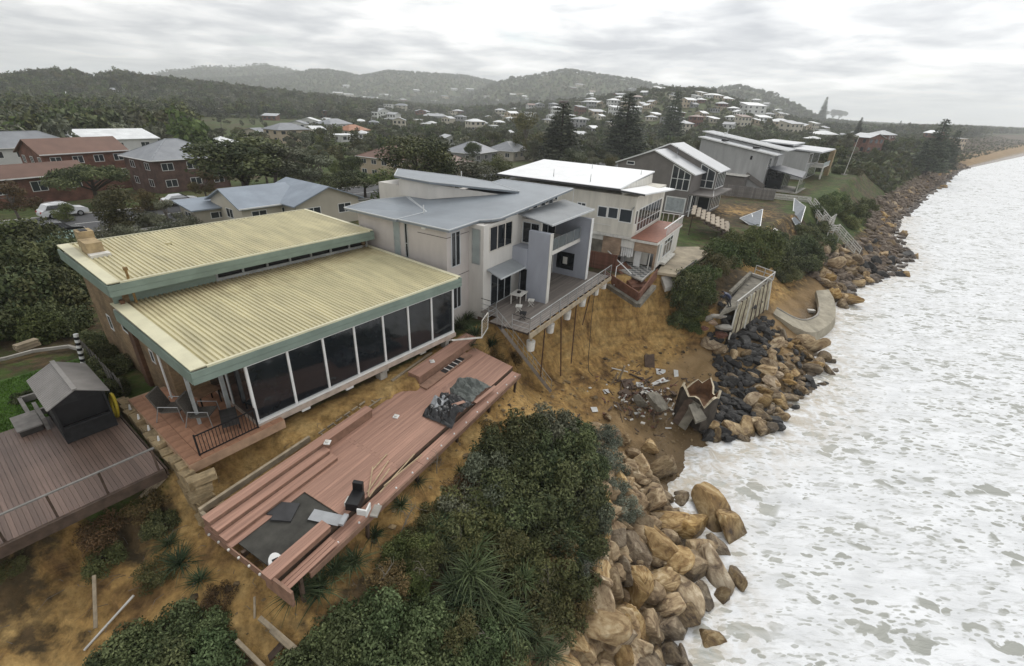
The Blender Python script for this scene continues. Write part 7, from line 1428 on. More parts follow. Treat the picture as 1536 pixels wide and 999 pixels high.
def build_heap():
    """small stones packed between the boulders of the middle pile, too many to tell apart"""
    M_ROCKB = rock_material('brown_scree', (.105, .075, .052), (.17, .125, .085), (.27, .205, .145), (.04, .03, .024))
    for nm, cnt_, mm, dark in (('dark_rubble_fill', 620, M_ROCKG, True), ('tan_stone_fill', 640, M_ROCKT, False), ('shore_scree', 1500, M_ROCKB, None)):
        g = np.random.default_rng(44 if dark else 45); v, f = ico(2); f = np.array(f); nv = len(v); P_ = []; C_ = []; k = 0
        while k < cnt_:
            if dark is None:
                s_ = 74 + 300 * g.random() ** 1.5; w = float(np.interp(s_, STN[:, 0], STN[:, 9])); p = xy(s_, w + .8 - 7.5 * g.random() ** 1.2); z = 0; r = g.uniform(.25, .7)
            elif dark or g.random() < .42:
                q = (g.uniform(1030, 1265), g.uniform(465, 660))
                if not inside(q, mid_poly): continue
                right = q[0] > 1142 + (q[1] - 560) * -.30
                if (dark and right and g.random() < .8) or (not dark and not right and g.random() < .75): continue
                p = P(q[0], q[1], float(np.interp(q[1], [465, 520, 600, 660], [2.9, 2.2, 1.2, .4]))); z = 0; r = g.uniform(.14, .38)
            else:
                s_ = g.uniform(4, 24); to = float(np.interp(s_, STN[:, 0], STN[:, 7])); w = float(np.interp(s_, STN[:, 0], STN[:, 9])); p = xy(s_, g.uniform(to - .5, w + .3)); z = 0; r = g.uniform(.18, .55)
            n_ = g.normal(size=(9, 3)); n_ /= np.linalg.norm(n_, axis=1, keepdims=True); rr = ((np.maximum(v @ n_.T, 1e-3) / g.uniform(.55, 1, 9)) ** 20).sum(1) ** (-1 / 20); rr = np.minimum(rr, 1.4)
            P_.append(v * rr[:, None] * r * np.array([1.1, .95, .8]) + np.array([p[0], p[1], r * .35])); C_.append((p[0], p[1])); k += 1
        pts = np.array(P_); C_ = np.array(C_); pts[:, :, 2] += np.maximum(H(C_[:, 0], C_[:, 1]), -.1)[:, None]; me = bpy.data.meshes.new(nm); me.from_pydata(pts.reshape(-1, 3).tolist(), [], (f[None] + (np.arange(cnt_) * nv)[:, None, None]).reshape(-1, 3).tolist()); me.materials.append(mm); me.update(); o = bpy.data.objects.new(nm, me); COL.objects.link(o); o['kind'] = 'stuff'; o['label'] = 'brown scree strewn along the far shore under the bluff' if dark is None else ('small dark rubble' if dark else 'small tan stones') + ' filling the gaps between boulders'; o['category'] = 'rubble'
build_heap()

def build_splinters():
    """small broken timber, plaster and brick heaped round the larger debris"""
    g = np.random.default_rng(52)
    for nm, m, cnt, lb in (('timber_splinters', M_TIMBD, 170, 'dark splintered timber heaped at the cliff foot'), ('plaster_bits', M_OFFW, 70, 'small white plaster bits in the debris heap'), ('brick_bits', M_BRICKR, 80, 'small brick bits in the debris heap')):
        b = MB()
        for k in range(cnt):
            px = g.normal(975, 34); py = g.normal(590, 17); p = P(px, py, 2.0); z = Hz(p[0], p[1]); L_ = g.uniform(.2, .9) if 'timber' in nm else g.uniform(.1, .3); w = g.uniform(.04, .14) if 'timber' in nm else L_ * .7; a = g.uniform(0, 6.28); e = g.uniform(-.4, .6)
            q = Vector((p[0], p[1], z + g.uniform(.02, .45))); d = Vector((math.cos(a) * math.cos(e), math.sin(a) * math.cos(e), math.sin(e))) * L_; b.bar(q - d * .5, q + d * .5, w, g.uniform(.03, .08))
        o = b.build(nm, m, kind='stuff', label=lb); o['category'] = 'debris'
build_splinters()
# ------------------------------------------------------------------ foliage
def leaf_mat(name, c1, c2, rnd=.3, rough=.7):
    if name in MATS: return MATS[name]
    m = bpy.data.materials.new(name); m.use_nodes = True; MATS[name] = m; nt = m.node_tree; N = nt.nodes; L = nt.links; b = N['Principled BSDF']; b.inputs['Roughness'].default_value = rough; b.inputs['Specular IOR Level'].default_value = .18
    at = N.new('ShaderNodeAttribute'); at.attribute_name = 'tone'; oi = N.new('ShaderNodeObjectInfo')
    r = N.new('ShaderNodeMix'); r.data_type = 'RGBA'; L.new(at.outputs['Fac'], r.inputs[0]); r.inputs[6].default_value = (*c1, 1); r.inputs[7].default_value = (*c2, 1)
    mr = N.new('ShaderNodeMapRange'); L.new(oi.outputs['Random'], mr.inputs[0]); mr.inputs[3].default_value = 1 - rnd; mr.inputs[4].default_value = 1 + rnd
    mx = N.new('ShaderNodeMix'); mx.data_type = 'RGBA'; mx.blend_type = 'MULTIPLY'; mx.inputs[0].default_value = 1; L.new(r.outputs[2], mx.inputs[6]); L.new(mr.outputs[0], mx.inputs[7])
    hs = N.new('ShaderNodeHueSaturation'); L.new(mx.outputs[2], hs.inputs['Color']); h2 = N.new('ShaderNodeMath'); h2.operation = 'MULTIPLY_ADD'; h2.inputs[1].default_value = .05; h2.inputs[2].default_value = .475; fr = N.new('ShaderNodeMath'); fr.operation = 'FRACT'; f3 = N.new('ShaderNodeMath'); f3.operation = 'MULTIPLY'; f3.inputs[1].default_value = 7.3; L.new(oi.outputs['Random'], f3.inputs[0]); L.new(f3.outputs[0], fr.inputs[0]); L.new(fr.outputs[0], h2.inputs[0]); L.new(h2.outputs[0], hs.inputs['Hue'])
    L.new(hs.outputs[0], b.inputs['Base Color']); return m
def leaves(name, m, lobes, n, size, seed, aspect=.5, upb=.35, shell=.55, droop=0.0):
    """leaf-sized faces spread through a set of ellipsoid lobes (cx, cy, cz, rx, ry, rz)"""
    g = np.random.default_rng(seed); lb = np.array(lobes, float); wgt = (lb[:, 3] * lb[:, 4] + lb[:, 4] * lb[:, 5] + lb[:, 3] * lb[:, 5]); k = g.choice(len(lb), n, p=wgt / wgt.sum())
    d = g.normal(size=(n, 3)); d /= np.linalg.norm(d, axis=1, keepdims=True); rr = shell + (1 - shell) * g.random(n) ** .7
    rr = rr * (1 + .18 * np.sin(d[:, 0] * 7 + k) * np.sin(d[:, 1] * 6 + 2 * k) * np.sin(d[:, 2] * 5))
    p = lb[k, :3] + d * lb[k, 3:] * rr[:, None]
    nrm = d * .7 + g.normal(size=(n, 3)) * .75 + np.array([0, 0, upb]); nrm /= np.linalg.norm(nrm, axis=1, keepdims=True)
    a = np.cross(nrm, g.normal(size=(n, 3))); a /= np.linalg.norm(a, axis=1, keepdims=True); b = np.cross(nrm, a)
    if droop: a = a * (1 - droop) + np.array([0, 0, -1.]) * droop
    s = size * g.uniform(.6, 1.35, n)[:, None]
    v = np.stack([p - a * s, p + b * s * aspect, p + a * s, p - b * s * aspect], 1).reshape(-1, 3)
    me = bpy.data.meshes.new(name); me.vertices.add(4 * n); me.vertices.foreach_set('co', v.astype(np.float32).ravel()); me.loops.add(4 * n); me.polygons.add(n)
    me.loops.foreach_set('vertex_index', np.arange(4 * n, dtype=np.int32)); me.polygons.foreach_set('loop_start', np.arange(0, 4 * n, 4, dtype=np.int32)); me.polygons.foreach_set('loop_total', np.full(n, 4, np.int32))
    tone = np.clip(.5 + .35 * np.sin(k * 2.7) + g.normal(0, .28, n), 0, 1); q = me.attributes.new('tone', 'FLOAT', 'FACE'); q.data.foreach_set('value', tone.astype(np.float32)); me.materials.append(m); me.update(calc_edges=True); return me
LM = {'gum': leaf_mat('gum_leaves', (.070, .078, .050), (.185, .190, .125)), 'dark': leaf_mat('dark_leaves', (.030, .042, .018), (.130, .145, .062)), 'green': leaf_mat('green_leaves', (.045, .066, .020), (.150, .175, .060)), 'olive': leaf_mat('olive_leaves', (.05, .056, .02), (.13, .125, .05)), 'pine': leaf_mat('pine_needles', (.045, .056, .038), (.115, .130, .085)), 'silver': leaf_mat('silver_leaves', (.05, .06, .04), (.24, .26, .20)), 'strap': leaf_mat('strap_leaves', (.022, .038, .016), (.10, .125, .06)), 'bitou': leaf_mat('pale_shrub_leaves', (.035, .055, .018), (.15, .19, .085)), 'rust': leaf_mat('rusty_leaves', (.06, .045, .02), (.15, .10, .045))}
M_BARK = mat('grey_bark', (.16, .14, .12), .9, .35, 3, bump=.02); M_BARKD = mat('dark_bark', (.06, .048, .038), .9, .3, 3, bump=.02)
def trunk_mesh(name, h, r, m, limbs, seed):
    g = np.random.default_rng(seed); b = MB(); lean = g.uniform(-.12, .12, 2); top = (lean[0] * h, lean[1] * h, h); b.tube([(0, 0, -.8), (lean[0] * h * .3, lean[1] * h * .3, h * .4), top], [r * 1.2, r * .85, r * .45], 7)
    for e in limbs:
        s = np.array([lean[0], lean[1], 1]) * h * g.uniform(.45, .9); mid_ = (s + np.array(e)) / 2 + np.array([0, 0, .05 * h]); b.tube([tuple(s), tuple(mid_), tuple(e)], [r * .5, r * .34, r * .14], 5)
    return b.mesh(name, m)
def tree_proto(kind, seed):
    g = np.random.default_rng(seed)
    if kind == 'gum':
        lob = [];
        for k in range(13): a = g.uniform(0, 6.28); rr = g.uniform(.5, 3.4); lob.append((rr * math.cos(a), rr * math.sin(a), g.uniform(5.0, 9.6) - .35 * rr, g.uniform(.9, 1.7), g.uniform(.9, 1.7), g.uniform(.6, 1.1)))
        return leaves('crown', LM['gum'], lob, 6000, .155, seed, .45), trunk_mesh('trunk', 6.5, .22, M_BARK, [l[:3] for l in lob[:8]], seed)
    if kind == 'round':
        lob = [(0, 0, 4.6, 2.6, 2.6, 2.0)]
        for k in range(12): a = g.uniform(0, 6.28); e = g.uniform(-.2, 1.1); lob.append((2.3 * math.cos(a) * math.cos(e), 2.3 * math.sin(a) * math.cos(e), 4.6 + 1.9 * math.sin(e), g.uniform(.9, 1.5), g.uniform(.9, 1.5), g.uniform(.7, 1.2)))
        return leaves('crown', LM['dark'], lob, 6000, .15, seed, .5), trunk_mesh('trunk', 3.8, .25, M_BARKD, [l[:3] for l in lob[1:6]], seed)
    if kind == 'bushy':
        lob = []
        for k in range(14): a = g.uniform(0, 6.28); rr = g.uniform(0, 2.4); lob.append((rr * math.cos(a), rr * math.sin(a), g.uniform(1.5, 6.0) * (1 - .12 * rr), g.uniform(.8, 1.5), g.uniform(.8, 1.5), g.uniform(.8, 1.4)))
        return leaves('crown', LM['green'], lob, 6000, .15, seed, .45), trunk_mesh('trunk', 4, .2, M_BARK, [l[:3] for l in lob[:5]], seed)
    if kind == 'olive':
        lob = []
        for k in range(14): a = g.uniform(0, 6.28); rr = g.uniform(.3, 2.8); lob.append((rr * math.cos(a), rr * math.sin(a), g.uniform(2.5, 7.0) - .3 * rr, g.uniform(.7, 1.4), g.uniform(.7, 1.4), g.uniform(.6, 1.1)))
        return leaves('crown', LM['olive'], lob, 5000, .155, seed, .4), trunk_mesh('trunk', 5, .18, M_BARK, [l[:3] for l in lob[:7]], seed)
    if kind == 'pine':                 # tiered conifer, 20 m
        lob = []
        for k in range(20):
            z = 2.5 + k * .88; R = 4.6 * (1 - (z - 2.5) / 18.5) ** .85 + .3; n = 8 if k < 14 else 5
            for j in range(n): a = 6.283 * j / n + k * .7; q = g.uniform(.75, 1.1); lob.append((R * .58 * q * math.cos(a), R * .58 * q * math.sin(a), z - .12 * R + g.uniform(-.25, .25), R * .42, R * .42, .42))
        return leaves('crown', LM['pine'], lob, 8500, .36, seed, .32, .6, .25), MB().tube([(0, 0, -1), (0, 0, 19.6)], [.36, .08], 8).mesh('trunk', M_BARKD)
    if kind == 'umbrella':
        lob = []
        for k in range(26): a = g.uniform(0, 6.28); rr = 5.6 * g.random() ** .55; lob.append((rr * math.cos(a), rr * math.sin(a) * .8, 5.2 - .045 * rr * rr + g.uniform(-.3, .3), g.uniform(1.0, 1.7), g.uniform(1.0, 1.7), g.uniform(.55, .8)))
        return leaves('crown', LM['dark'], lob, 9000, .16, seed, .45), trunk_mesh('trunk', 4.2, .3, M_BARKD, [l[:3] for l in lob[:8]], seed)
PROTO = {k: [tree_proto(k, 200 + 10 * i + j) for j in range(2 if k not in ('pine', 'umbrella') else 1)] for i, k in enumerate(['gum', 'round', 'bushy', 'olive', 'pine', 'umbrella'])}
TG = np.random.default_rng(9)
NAMES = {'gum': 'gum_tree', 'round': 'banksia_tree', 'bushy': 'leafy_tree', 'olive': 'wattle_tree', 'pine': 'norfolk_pine', 'umbrella': 'spreading_tree'}
TREE_XY = []
def tree(kind, p, s, label, group=None, sz=None, crown=None):
    me = PROTO[kind][int(TG.integers(len(PROTO[kind])))]; o = thing(NAMES[kind], label, 'tree', p, TG.uniform(0, 6.28), group); o.scale = (s, s, sz or s)
    c = piece('crown', me[0], o); piece('trunk', me[1], o)
    if crown: c.material_slots[0].link = 'OBJECT'; c.material_slots[0].material = LM[crown]
    TREE_XY.append((p[0], p[1], 2.5 * s)); return o
def tree_px(kind, px, py, hpx, label, group=None, z=None, wide=1.0, crown=None):
    """tree whose foot is at (px, py) in the photograph (on the land, or at height z) and which stands hpx tall there"""
    p = hit(px, py) if z is None else P(px, py, z)
    zz = Hz(p[0], p[1]); H0 = {'gum': 10, 'round': 7.4, 'bushy': 7.0, 'olive': 7.6, 'pine': 20.5, 'umbrella': 6.2}[kind]; lo, hi = .5, 60.0
    for _ in range(30):
        m_ = (lo + hi) / 2
        if proj((p[0], p[1], zz + m_))[1] > py - hpx: lo = m_
        else: hi = m_
    s = lo / H0; o = tree(kind, (p[0], p[1], zz), s * wide, label, group, s, crown); return o
tree_px('umbrella', 148, 306, 62, 'wide flat topped dark green tree beside the road in front of the brown gable', wide=1.15)
tree_px('bushy', 185, 350, 80, 'olive green wind clipped tree leaning over the road verge', crown='olive', wide=1.15)
for px, py, h, k, lb, w, cr in (
 (372, 306, 104, 'round', 'large dark crowned tree between brown brick house and the blue-grey cottages', 1.9, 'dark'), (415, 304, 92, 'gum', 'tall grey-green gum with pale forked trunk behind blue-grey cottages', 1.8, None),
 (466, 302, 74, 'gum', 'greyish gum tree behind the blue-grey gabled cottage', 1.7, None), (512, 306, 52, 'round', 'dense dark tree in front of the long beige building', 1.5, None), (548, 296, 42, 'round', 'dark round tree in front of the brown roofed beige building', 1.6, None),
 (592, 314, 68, 'bushy', 'bright green bushy tree beside the folded blue-grey roof', 1.7, None), (628, 300, 98, 'round', 'dark upright tree between beige building and the folded grey roof', 1.4, None), (655, 296, 68, 'bushy', 'mid green bushy tree behind the raised wedge roof', 1.9, None),
 (700, 292, 62, 'bushy', 'green bushy tree directly behind the wedge roof ridge', 1.9, 'gum'), (742, 286, 60, 'bushy', 'yellowish green tree left of the flat white roof', 1.3, 'olive'), (625, 268, 50, 'gum', 'thin gum tree above the beige building end', 1.2, None),
 (790, 240, 74, 'olive', 'pale yellow-green tree against the tall pines', 1.1, None), (735, 236, 40, 'olive', 'pale thin trees by the grey hip roofs', 1.3, None),
 (255, 345, 46, 'olive', 'loose shrubby tree by the low carport roof', 1.2, 'gum'), (222, 320, 40, 'bushy', 'rusty bronze shrub by brick house corner', 1.2, 'rust'), (310, 300, 46, 'olive', 'rusty foliaged small tree in front of the brown brick house', 1.2, 'rust'), (30, 330, 60, 'olive', 'bronze tinged tree below the low brick wing', 1.3, 'rust'), (105, 335, 34, 'bushy', 'green shrub beside the white wagon road', 1.2, None),
 (8, 400, 90, 'bushy', 'tall green tree at the left of the hedge by the lawn', 1.3, None), (445, 292, 40, 'round', 'low dark tree behind the gabled cottage ridge', 1.3, None), (396, 232, 34, 'bushy', 'yellow-green tree near the beige two storey house', 1.3, 'olive'), (332, 192, 22, 'gum', 'gum tree at the lagoon edge', 1.2, None)):
    tree_px(k, px, py, h, lb, wide=w, crown=cr)
for px, py, h, w, lb in ((838, 252, 104, 2.1, 'broad hazy dark pine, left one of the tall trees behind the flat white roof'), (932, 242, 108, 2.0, 'broad hazy dark pine between the flat white roof and grey gables'), (1002, 224, 92, 1.35, 'slim dark pine right behind the grey twin gables'), (1386, 262, 88, 1.6, 'dark coastal pine at the cliff edge, taller of a pair'), (1412, 258, 66, 1.3, 'dark coastal pine at the cliff edge, shorter of a pair'), (1280, 216, 42, .9, 'dark pine beside the glass fronted hillside house'), (1229, 186, 44, .9, 'lone open pine standing on the hill skyline'), (1345, 200, 20, .9, 'little pine on the far headland skyline')):
    tree_px('pine', px, py, h, lb, wide=w)
for px, py, h, lb in ((1246, 184, 22, 'small flat topped tree on the hill skyline, left of two'), (1256, 184, 24, 'small flat topped tree on the hill skyline, right of two'), (768, 122, 9, 'flat topped tree on the distant ridge skyline')): tree_px('umbrella', px, py, h, lb, wide=.75)
# suburb and forest trees: the nearer ones each a tree, the mass beyond as one wood
def scatter(n, r0, r1, a0, a1, seed, dens=None):
    g = np.random.default_rng(seed); r = np.sqrt(g.uniform(r0 * r0, r1 * r1, n)); a = np.radians(g.uniform(a0, a1, n)); x = r * np.sin(a); y = r * np.cos(a); s, t = st(x, y)
    ok = (t < np.interp(s, STN[:, 0], STN[:, 1]) - 8) & (lagoon(x, y) > 1.15) & ~((t > -84) & (t < -65) & (s < 160)); return x[ok], y[ok]
hx = np.array([q[:3] for q in HOUSE_XY])
def clear(x, y, f=1.0, extra=3.5):
    d = np.hypot(x[:, None] - hx[None, :, 0], y[:, None] - hx[None, :, 1]) - hx[None, :, 2] * f; return (d > extra).all(1)
vis = lambda x, y, z: (lambda q: (-60 < q[0] < 1600))(proj((x, y, z)))
X, Y = scatter(1500, 70, 420, -58, 46, 4); ok = clear(X, Y, 1.0, 2.5); X, Y = X[ok], Y[ok]
# keep a clear line of sight in front of each nearer house
order = np.argsort(np.hypot(X, Y)); kept = []; near_tr = 0
for i in order:
    if near_tr >= 205: break
    x, y = X[i], Y[i]; r = math.hypot(x, y)
    if any((x - a) ** 2 + (y - b_) ** 2 < (c + 2.0) ** 2 for a, b_, c in TREE_XY[-400:]): continue
    hz = Hz(x, y)
    if not vis(x, y, hz): continue
    # do not hide a listed house: skip when a house lies right behind within 60 m
    az = math.atan2(x, y); bad = False
    for a, b_, c in HOUSE_XY:
        rr = math.hypot(a, b_)
        if r < rr < r + (48 if rr < 130 else 110) and abs(math.atan2(a, b_) - az) * rr < c * .75 + 2 and rr > 60: bad = True; break
    if bad and TG.random() < .93: continue
    if -33 < math.degrees(az) < -8 and r > 130 and TG.random() < .45: continue
    k = ['gum', 'round', 'bushy', 'olive', 'gum', 'round'][int(TG.integers(6))]; s = TG.uniform(.5, .95)
    lb = {'gum': 'grey-green gum tree with open crown in the suburb behind', 'round': 'dense dark round crowned tree in the suburb behind', 'bushy': 'mid green bushy tree in the suburb behind', 'olive': 'olive toned loose crowned tree in the suburb behind'}[k] + (' near the road' if r < 140 else (' among the farther houses' if r < 260 else ' towards the wooded flats'))
    tree(k, (x, y, hz), s, lb, 'suburb and forest trees'); near_tr += 1
RLAST = r
# far wood: points carrying instances of simple leafy crowns
def far_crown(i, m):
    g = np.random.default_rng(500 + i); lob = [(0, 0, 5.0, 2.4, 2.4, 2.0)]
    for k in range(7): a = g.uniform(0, 6.28); rr = g.uniform(.8, 2.6); lob.append((rr * math.cos(a), rr * math.sin(a), g.uniform(3.5, 7.8) - .4 * rr, g.uniform(1.0, 1.7), g.uniform(1.0, 1.7), g.uniform(.8, 1.4)))
    me = leaves('far_crown', m, lob, 420, .46, 500 + i, .6); o = bpy.data.objects.new('far_crown', me); return o
def build_wood():
    pc = bpy.data.collections.new('crown_kinds')
    for i, m in enumerate((LM['gum'], LM['dark'], LM['gum'], LM['green'], LM['dark'], LM['olive'])): pc.objects.link(far_crown(i, m))
    xs, ys, ts = [], [], []
    for n, r0, r1, sd in ((6500, 150, 420, 21), (17000, 300, 800, 22), (17000, 800, 1500, 23), (26000, 1500, 3000, 24), (9000, 3000, 4600, 25)):
        x, y = scatter(n, r0, r1, -60, 48, sd); ok = clear(x, y, .9, 1.2)
        # street and yard gaps on the town slopes
        az = np.degrees(np.arctan2(x, y)); r = np.hypot(x, y); town = (az > -16) & (az < 40) & (r < 780) & (r > 120)
        gap = vnoise(x / 22, y / 22, 91) < .30; rnd = np.random.default_rng(sd).random(len(x)); ok &= ~(town & gap & (rnd < .9)) & ~(town & (r < 300) & (rnd < .25))
        # keep the view of each house open from the seaward side
        for a, b_, c in HOUSE_XY:
            rr = math.hypot(a, b_)
            if rr < 130: continue
            ha = math.degrees(math.atan2(a, b_)); ok &= ~((r > rr - (40 if rr < 300 else 32)) & (r < rr) & (np.abs(az - ha) * math.pi / 180 * rr < c * .6))
        flat = (az > -33) & (az < -8) & (r < 470) & (r > 130); ok &= ~(flat & (rnd < .45)); ok &= ~((az > -33.5) & (az < -23) & (r > 230) & (r < 446) & (rnd < .985)); town = town | flat
        xs.append(x[ok]); ys.append(y[ok]); ts.append(np.where(town[ok], np.where(r[ok] > 300, .40, .52), 1.0))
    g2 = np.random.default_rng(66); ns = 4200; sv = 170 + 900 * g2.random(ns) ** 1.6; tp = np.interp(sv, STN[:, 0], STN[:, 1]); te = np.interp(sv, STN[:, 0], STN[:, 7]); tv = np.where(g2.random(ns) < .55, tp + (te - 2.2 - tp) * g2.random(ns), tp - 26 * g2.random(ns)); x, y = xy(sv, tv); xs.append(x); ys.append(y); ts.append(g2.uniform(.07, .17, ns))
    x = np.concatenate(xs); y = np.concatenate(ys); z = H(x, y, False) - .3
    me = bpy.data.meshes.new('wood'); me.from_pydata(np.stack([x, y, z], 1).tolist(), [], []); q = me.attributes.new('grow', 'FLOAT', 'POINT'); q.data.foreach_set('value', np.concatenate(ts).astype(np.float32))
    o = bpy.data.objects.new('distant_wood', me); COL.objects.link(o); o['kind'] = 'stuff'; o['label'] = 'mass of trees covering the hills and flats beyond the houses'; o['category'] = 'forest'
    ng = bpy.data.node_groups.new('wood', 'GeometryNodeTree'); ng.interface.new_socket('Geometry', in_out='INPUT', socket_type='NodeSocketGeometry'); ng.interface.new_socket('Geometry', in_out='OUTPUT', socket_type='NodeSocketGeometry')
    N = ng.nodes; L = ng.links; gi = N.new('NodeGroupInput'); go = N.new('NodeGroupOutput'); ci = N.new('GeometryNodeCollectionInfo'); ci.inputs['Collection'].default_value = pc; ci.inputs['Separate Children'].default_value = True; ci.inputs['Reset Children'].default_value = True
    ip = N.new('GeometryNodeInstanceOnPoints'); ip.inputs['Pick Instance'].default_value = True; L.new(gi.outputs[0], ip.inputs['Points']); L.new(ci.outputs[0], ip.inputs['Instance'])
    rv = N.new('FunctionNodeRandomValue'); rv.data_type = 'FLOAT_VECTOR'; rv.inputs[0].default_value = (0, 0, 0); rv.inputs[1].default_value = (0, 0, 6.283); L.new(rv.outputs[0], ip.inputs['Rotation'])
    rs = N.new('FunctionNodeRandomValue'); rs.data_type = 'FLOAT_VECTOR'; rs.inputs[0].default_value = (.8, .8, .65); rs.inputs[1].default_value = (1.9, 1.9, 1.75); rs.inputs['Seed'].default_value = 3; na = N.new('GeometryNodeInputNamedAttribute'); na.data_type = 'FLOAT'; na.inputs['Name'].default_value = 'grow'; vm = N.new('ShaderNodeVectorMath'); vm.operation = 'SCALE'; L.new(rs.outputs[0], vm.inputs[0]); L.new(na.outputs[0], vm.inputs[3]); L.new(vm.outputs[0], ip.inputs['Scale']); L.new(ip.outputs[0], go.inputs[0])
    md = o.modifiers.new('wood', 'NODES'); md.node_group = ng
build_wood()

# ------------------------------------------------------------------ shrubs on the bank
def shrub_proto(kind, seed):
    g = np.random.default_rng(seed)
    if kind == 'strap':
        b_v = []; b_f = []; n = 150
        for k in range(n):
            a = g.uniform(0, 6.28); L_ = g.uniform(.6, 1.25); e = g.uniform(.5, 1.35); w = g.uniform(.018, .035); p = np.array([g.normal(0, .07), g.normal(0, .07), 0]); dirv = np.array([math.cos(a), math.sin(a), 0]); sd = np.array([-math.sin(a), math.cos(a), 0]); o = len(b_v)
            for q in range(5): u = q / 4; c = p + dirv * L_ * math.cos(e) * u * (1 + .25 * u) + np.array([0, 0, L_ * (math.sin(e) * u - .42 * u * u)]); ww = w * (1 - u * .9); b_v += [tuple(c - sd * ww), tuple(c + sd * ww)]
            b_f += [(o + 2 * q, o + 2 * q + 1, o + 2 * q + 3, o + 2 * q + 2) for q in range(4)]
        me = bpy.data.meshes.new('blades'); me.from_pydata(b_v, [], b_f); t = me.attributes.new('tone', 'FLOAT', 'FACE'); t.data.foreach_set('value', np.repeat(g.random(n), 4).astype(np.float32)); me.materials.append(LM['strap']); me.update(); return me
    n, sz, asp, m = {'dense': (6200, .058, .45, 'dark'), 'leafy': (5200, .062, .42, 'green'), 'bitou': (5600, .055, .5, 'bitou'), 'silver': (5200, .06, .34, 'silver'), 'airy': (3600, .07, .3, 'olive')}[kind]
    lob = [(0, 0, .45, .9, .9, .55)]
    for k in range(16): a = g.uniform(0, 6.28); rr = g.uniform(.3, 1.05); lob.append((rr * math.cos(a), rr * math.sin(a), g.uniform(.35, 1.15) - .25 * rr, g.uniform(.25, .48), g.uniform(.25, .48), g.uniform(.22, .42)))
    return leaves('foliage', LM[m], lob, n, sz, seed, asp, .5, .5)
SH = {k: [shrub_proto(k, 700 + 10 * i + j) for j in range(2)] for i, k in enumerate(['dense', 'leafy', 'bitou', 'silver', 'airy', 'strap'])}
stem = MB().tube([(0, 0, -.5), (.05, .03, .5)], [.05, .03], 6); 
for a in np.linspace(0, 6.28, 7)[:-1]: stem.tube([(.02, 0, .05), (.45 * math.cos(a), .45 * math.sin(a), .6)], [.03, .012], 5)
STEM = stem.mesh('stem', M_BARKD)
SNAME = {'dense': 'coastal_shrub', 'leafy': 'leafy_shrub', 'bitou': 'flowering_shrub', 'silver': 'silver_shrub', 'airy': 'wispy_shrub', 'strap': 'strap_leaf_plant'}
def shrub(kind, p, s, label, group=None, sz=None, mat_=None):
    o = thing(SNAME[kind], label, 'plant' if kind == 'strap' else 'shrub', p, TG.uniform(0, 6.28), group); o.scale = (s, s, sz or s); c = piece('blades' if kind == 'strap' else 'foliage', SH[kind][int(TG.integers(2))], o)
    if mat_: c.material_slots[0].link = 'OBJECT'; c.material_slots[0].material = LM[mat_]
    if kind != 'strap': piece('stem', STEM, o)
    return o
def shrub_px(kind, px, py, s, label, group=None, sz=None, lift=0.0, mat_=None):
    p = hit(px, py, lift); return shrub(kind, (p[0], p[1], p[2] - .1), s, label, group, sz, mat_)
BG = 'shrubs of the big bank'
# tall dark dome at the head of the bank
for px, py, s in ((785, 660, 1.45), (825, 652, 1.5), (862, 660, 1.4), (755, 695, 1.4), (800, 700, 1.6), (850, 700, 1.6), (720, 730, 1.3), (755, 740, 1.5), (805, 745, 1.6), (862, 745, 1.5), (690, 765, 1.1), (668, 795, 1.0), (892, 700, 1.1), (882, 775, 1.3)): shrub_px('dense', px, py, s, 'dense dark green shrub forming the domed crest of the big bank', BG, s * 1.3, .6, None if int(px) % 3 else 'gum')
for px, py, s in ((700, 770, 1.4), (755, 785, 1.4), (815, 795, 1.4), (870, 815, 1.3), (690, 810, 1.2), (740, 830, 1.2), (800, 850, 1.3), (850, 870, 1.2), (650, 765, .7), (630, 790, .7), (830, 920, 1.1), (790, 900, 1.2)): shrub_px('leafy' if int(px) % 3 else 'dense', px, py, s, 'mid green shrub on the middle of the big bank', BG, s * 1.1, .5, 'dark' if int(px) % 2 else 'olive')
for px, py, s in ((905, 665, 1.0), (915, 700, 1.0), (925, 735, .9), (935, 765, .8), (870, 845, .8), (890, 690, .8)): shrub_px('silver', px, py, s, 'silvery grey leaved shrub on the seaward edge of big bank', BG, s * 1.2, .3)
for px, py, s in ((500, 960, 1.15), (560, 940, 1.2), (610, 960, 1.2), (660, 970, 1.15), (530, 1000, 1.2), (600, 1005, 1.2), (690, 1000, 1.1), (480, 990, 1.0), (640, 920, 1.0), (575, 900, .9), (720, 955, 1.0), (760, 985, 1.0), (740, 920, .9), (550, 1040, 1.2), (650, 1050, 1.2), (450, 1010, .9)): shrub_px('bitou', px, py, s, 'pale green small leaved shrub low on the big bank', BG, s * 1.1, .4)
for px, py, s in ((640, 815, .9), (600, 830, .8), (620, 860, .8), (860, 860, .6)): shrub_px('bitou', px, py, s, 'bright yellow-green shrub among the strap leaved plants', BG, s * 1.1, .4, 'green')
for px, py, s in ((705, 850, 1.5), (722, 880, 1.4), (682, 872, 1.3), (770, 925, 1.25), (800, 950, 1.1), (658, 785, 1.0), (668, 822, 1.0), (845, 790, 1.1), (860, 820, 1.1), (715, 812, 1.1), (785, 862, 1.1), (822, 975, 1.1), (868, 760, 1.0), (745, 900, 1.2), (880, 805, 1.0), (690, 900, 1.1)): o_ = shrub_px('strap', px, py, s, 'arching strap leaved plant growing on the big bank', 'strap leaved plants', s, 1.15, 'bitou' if int(px) % 2 else None); o_.location.z += .75
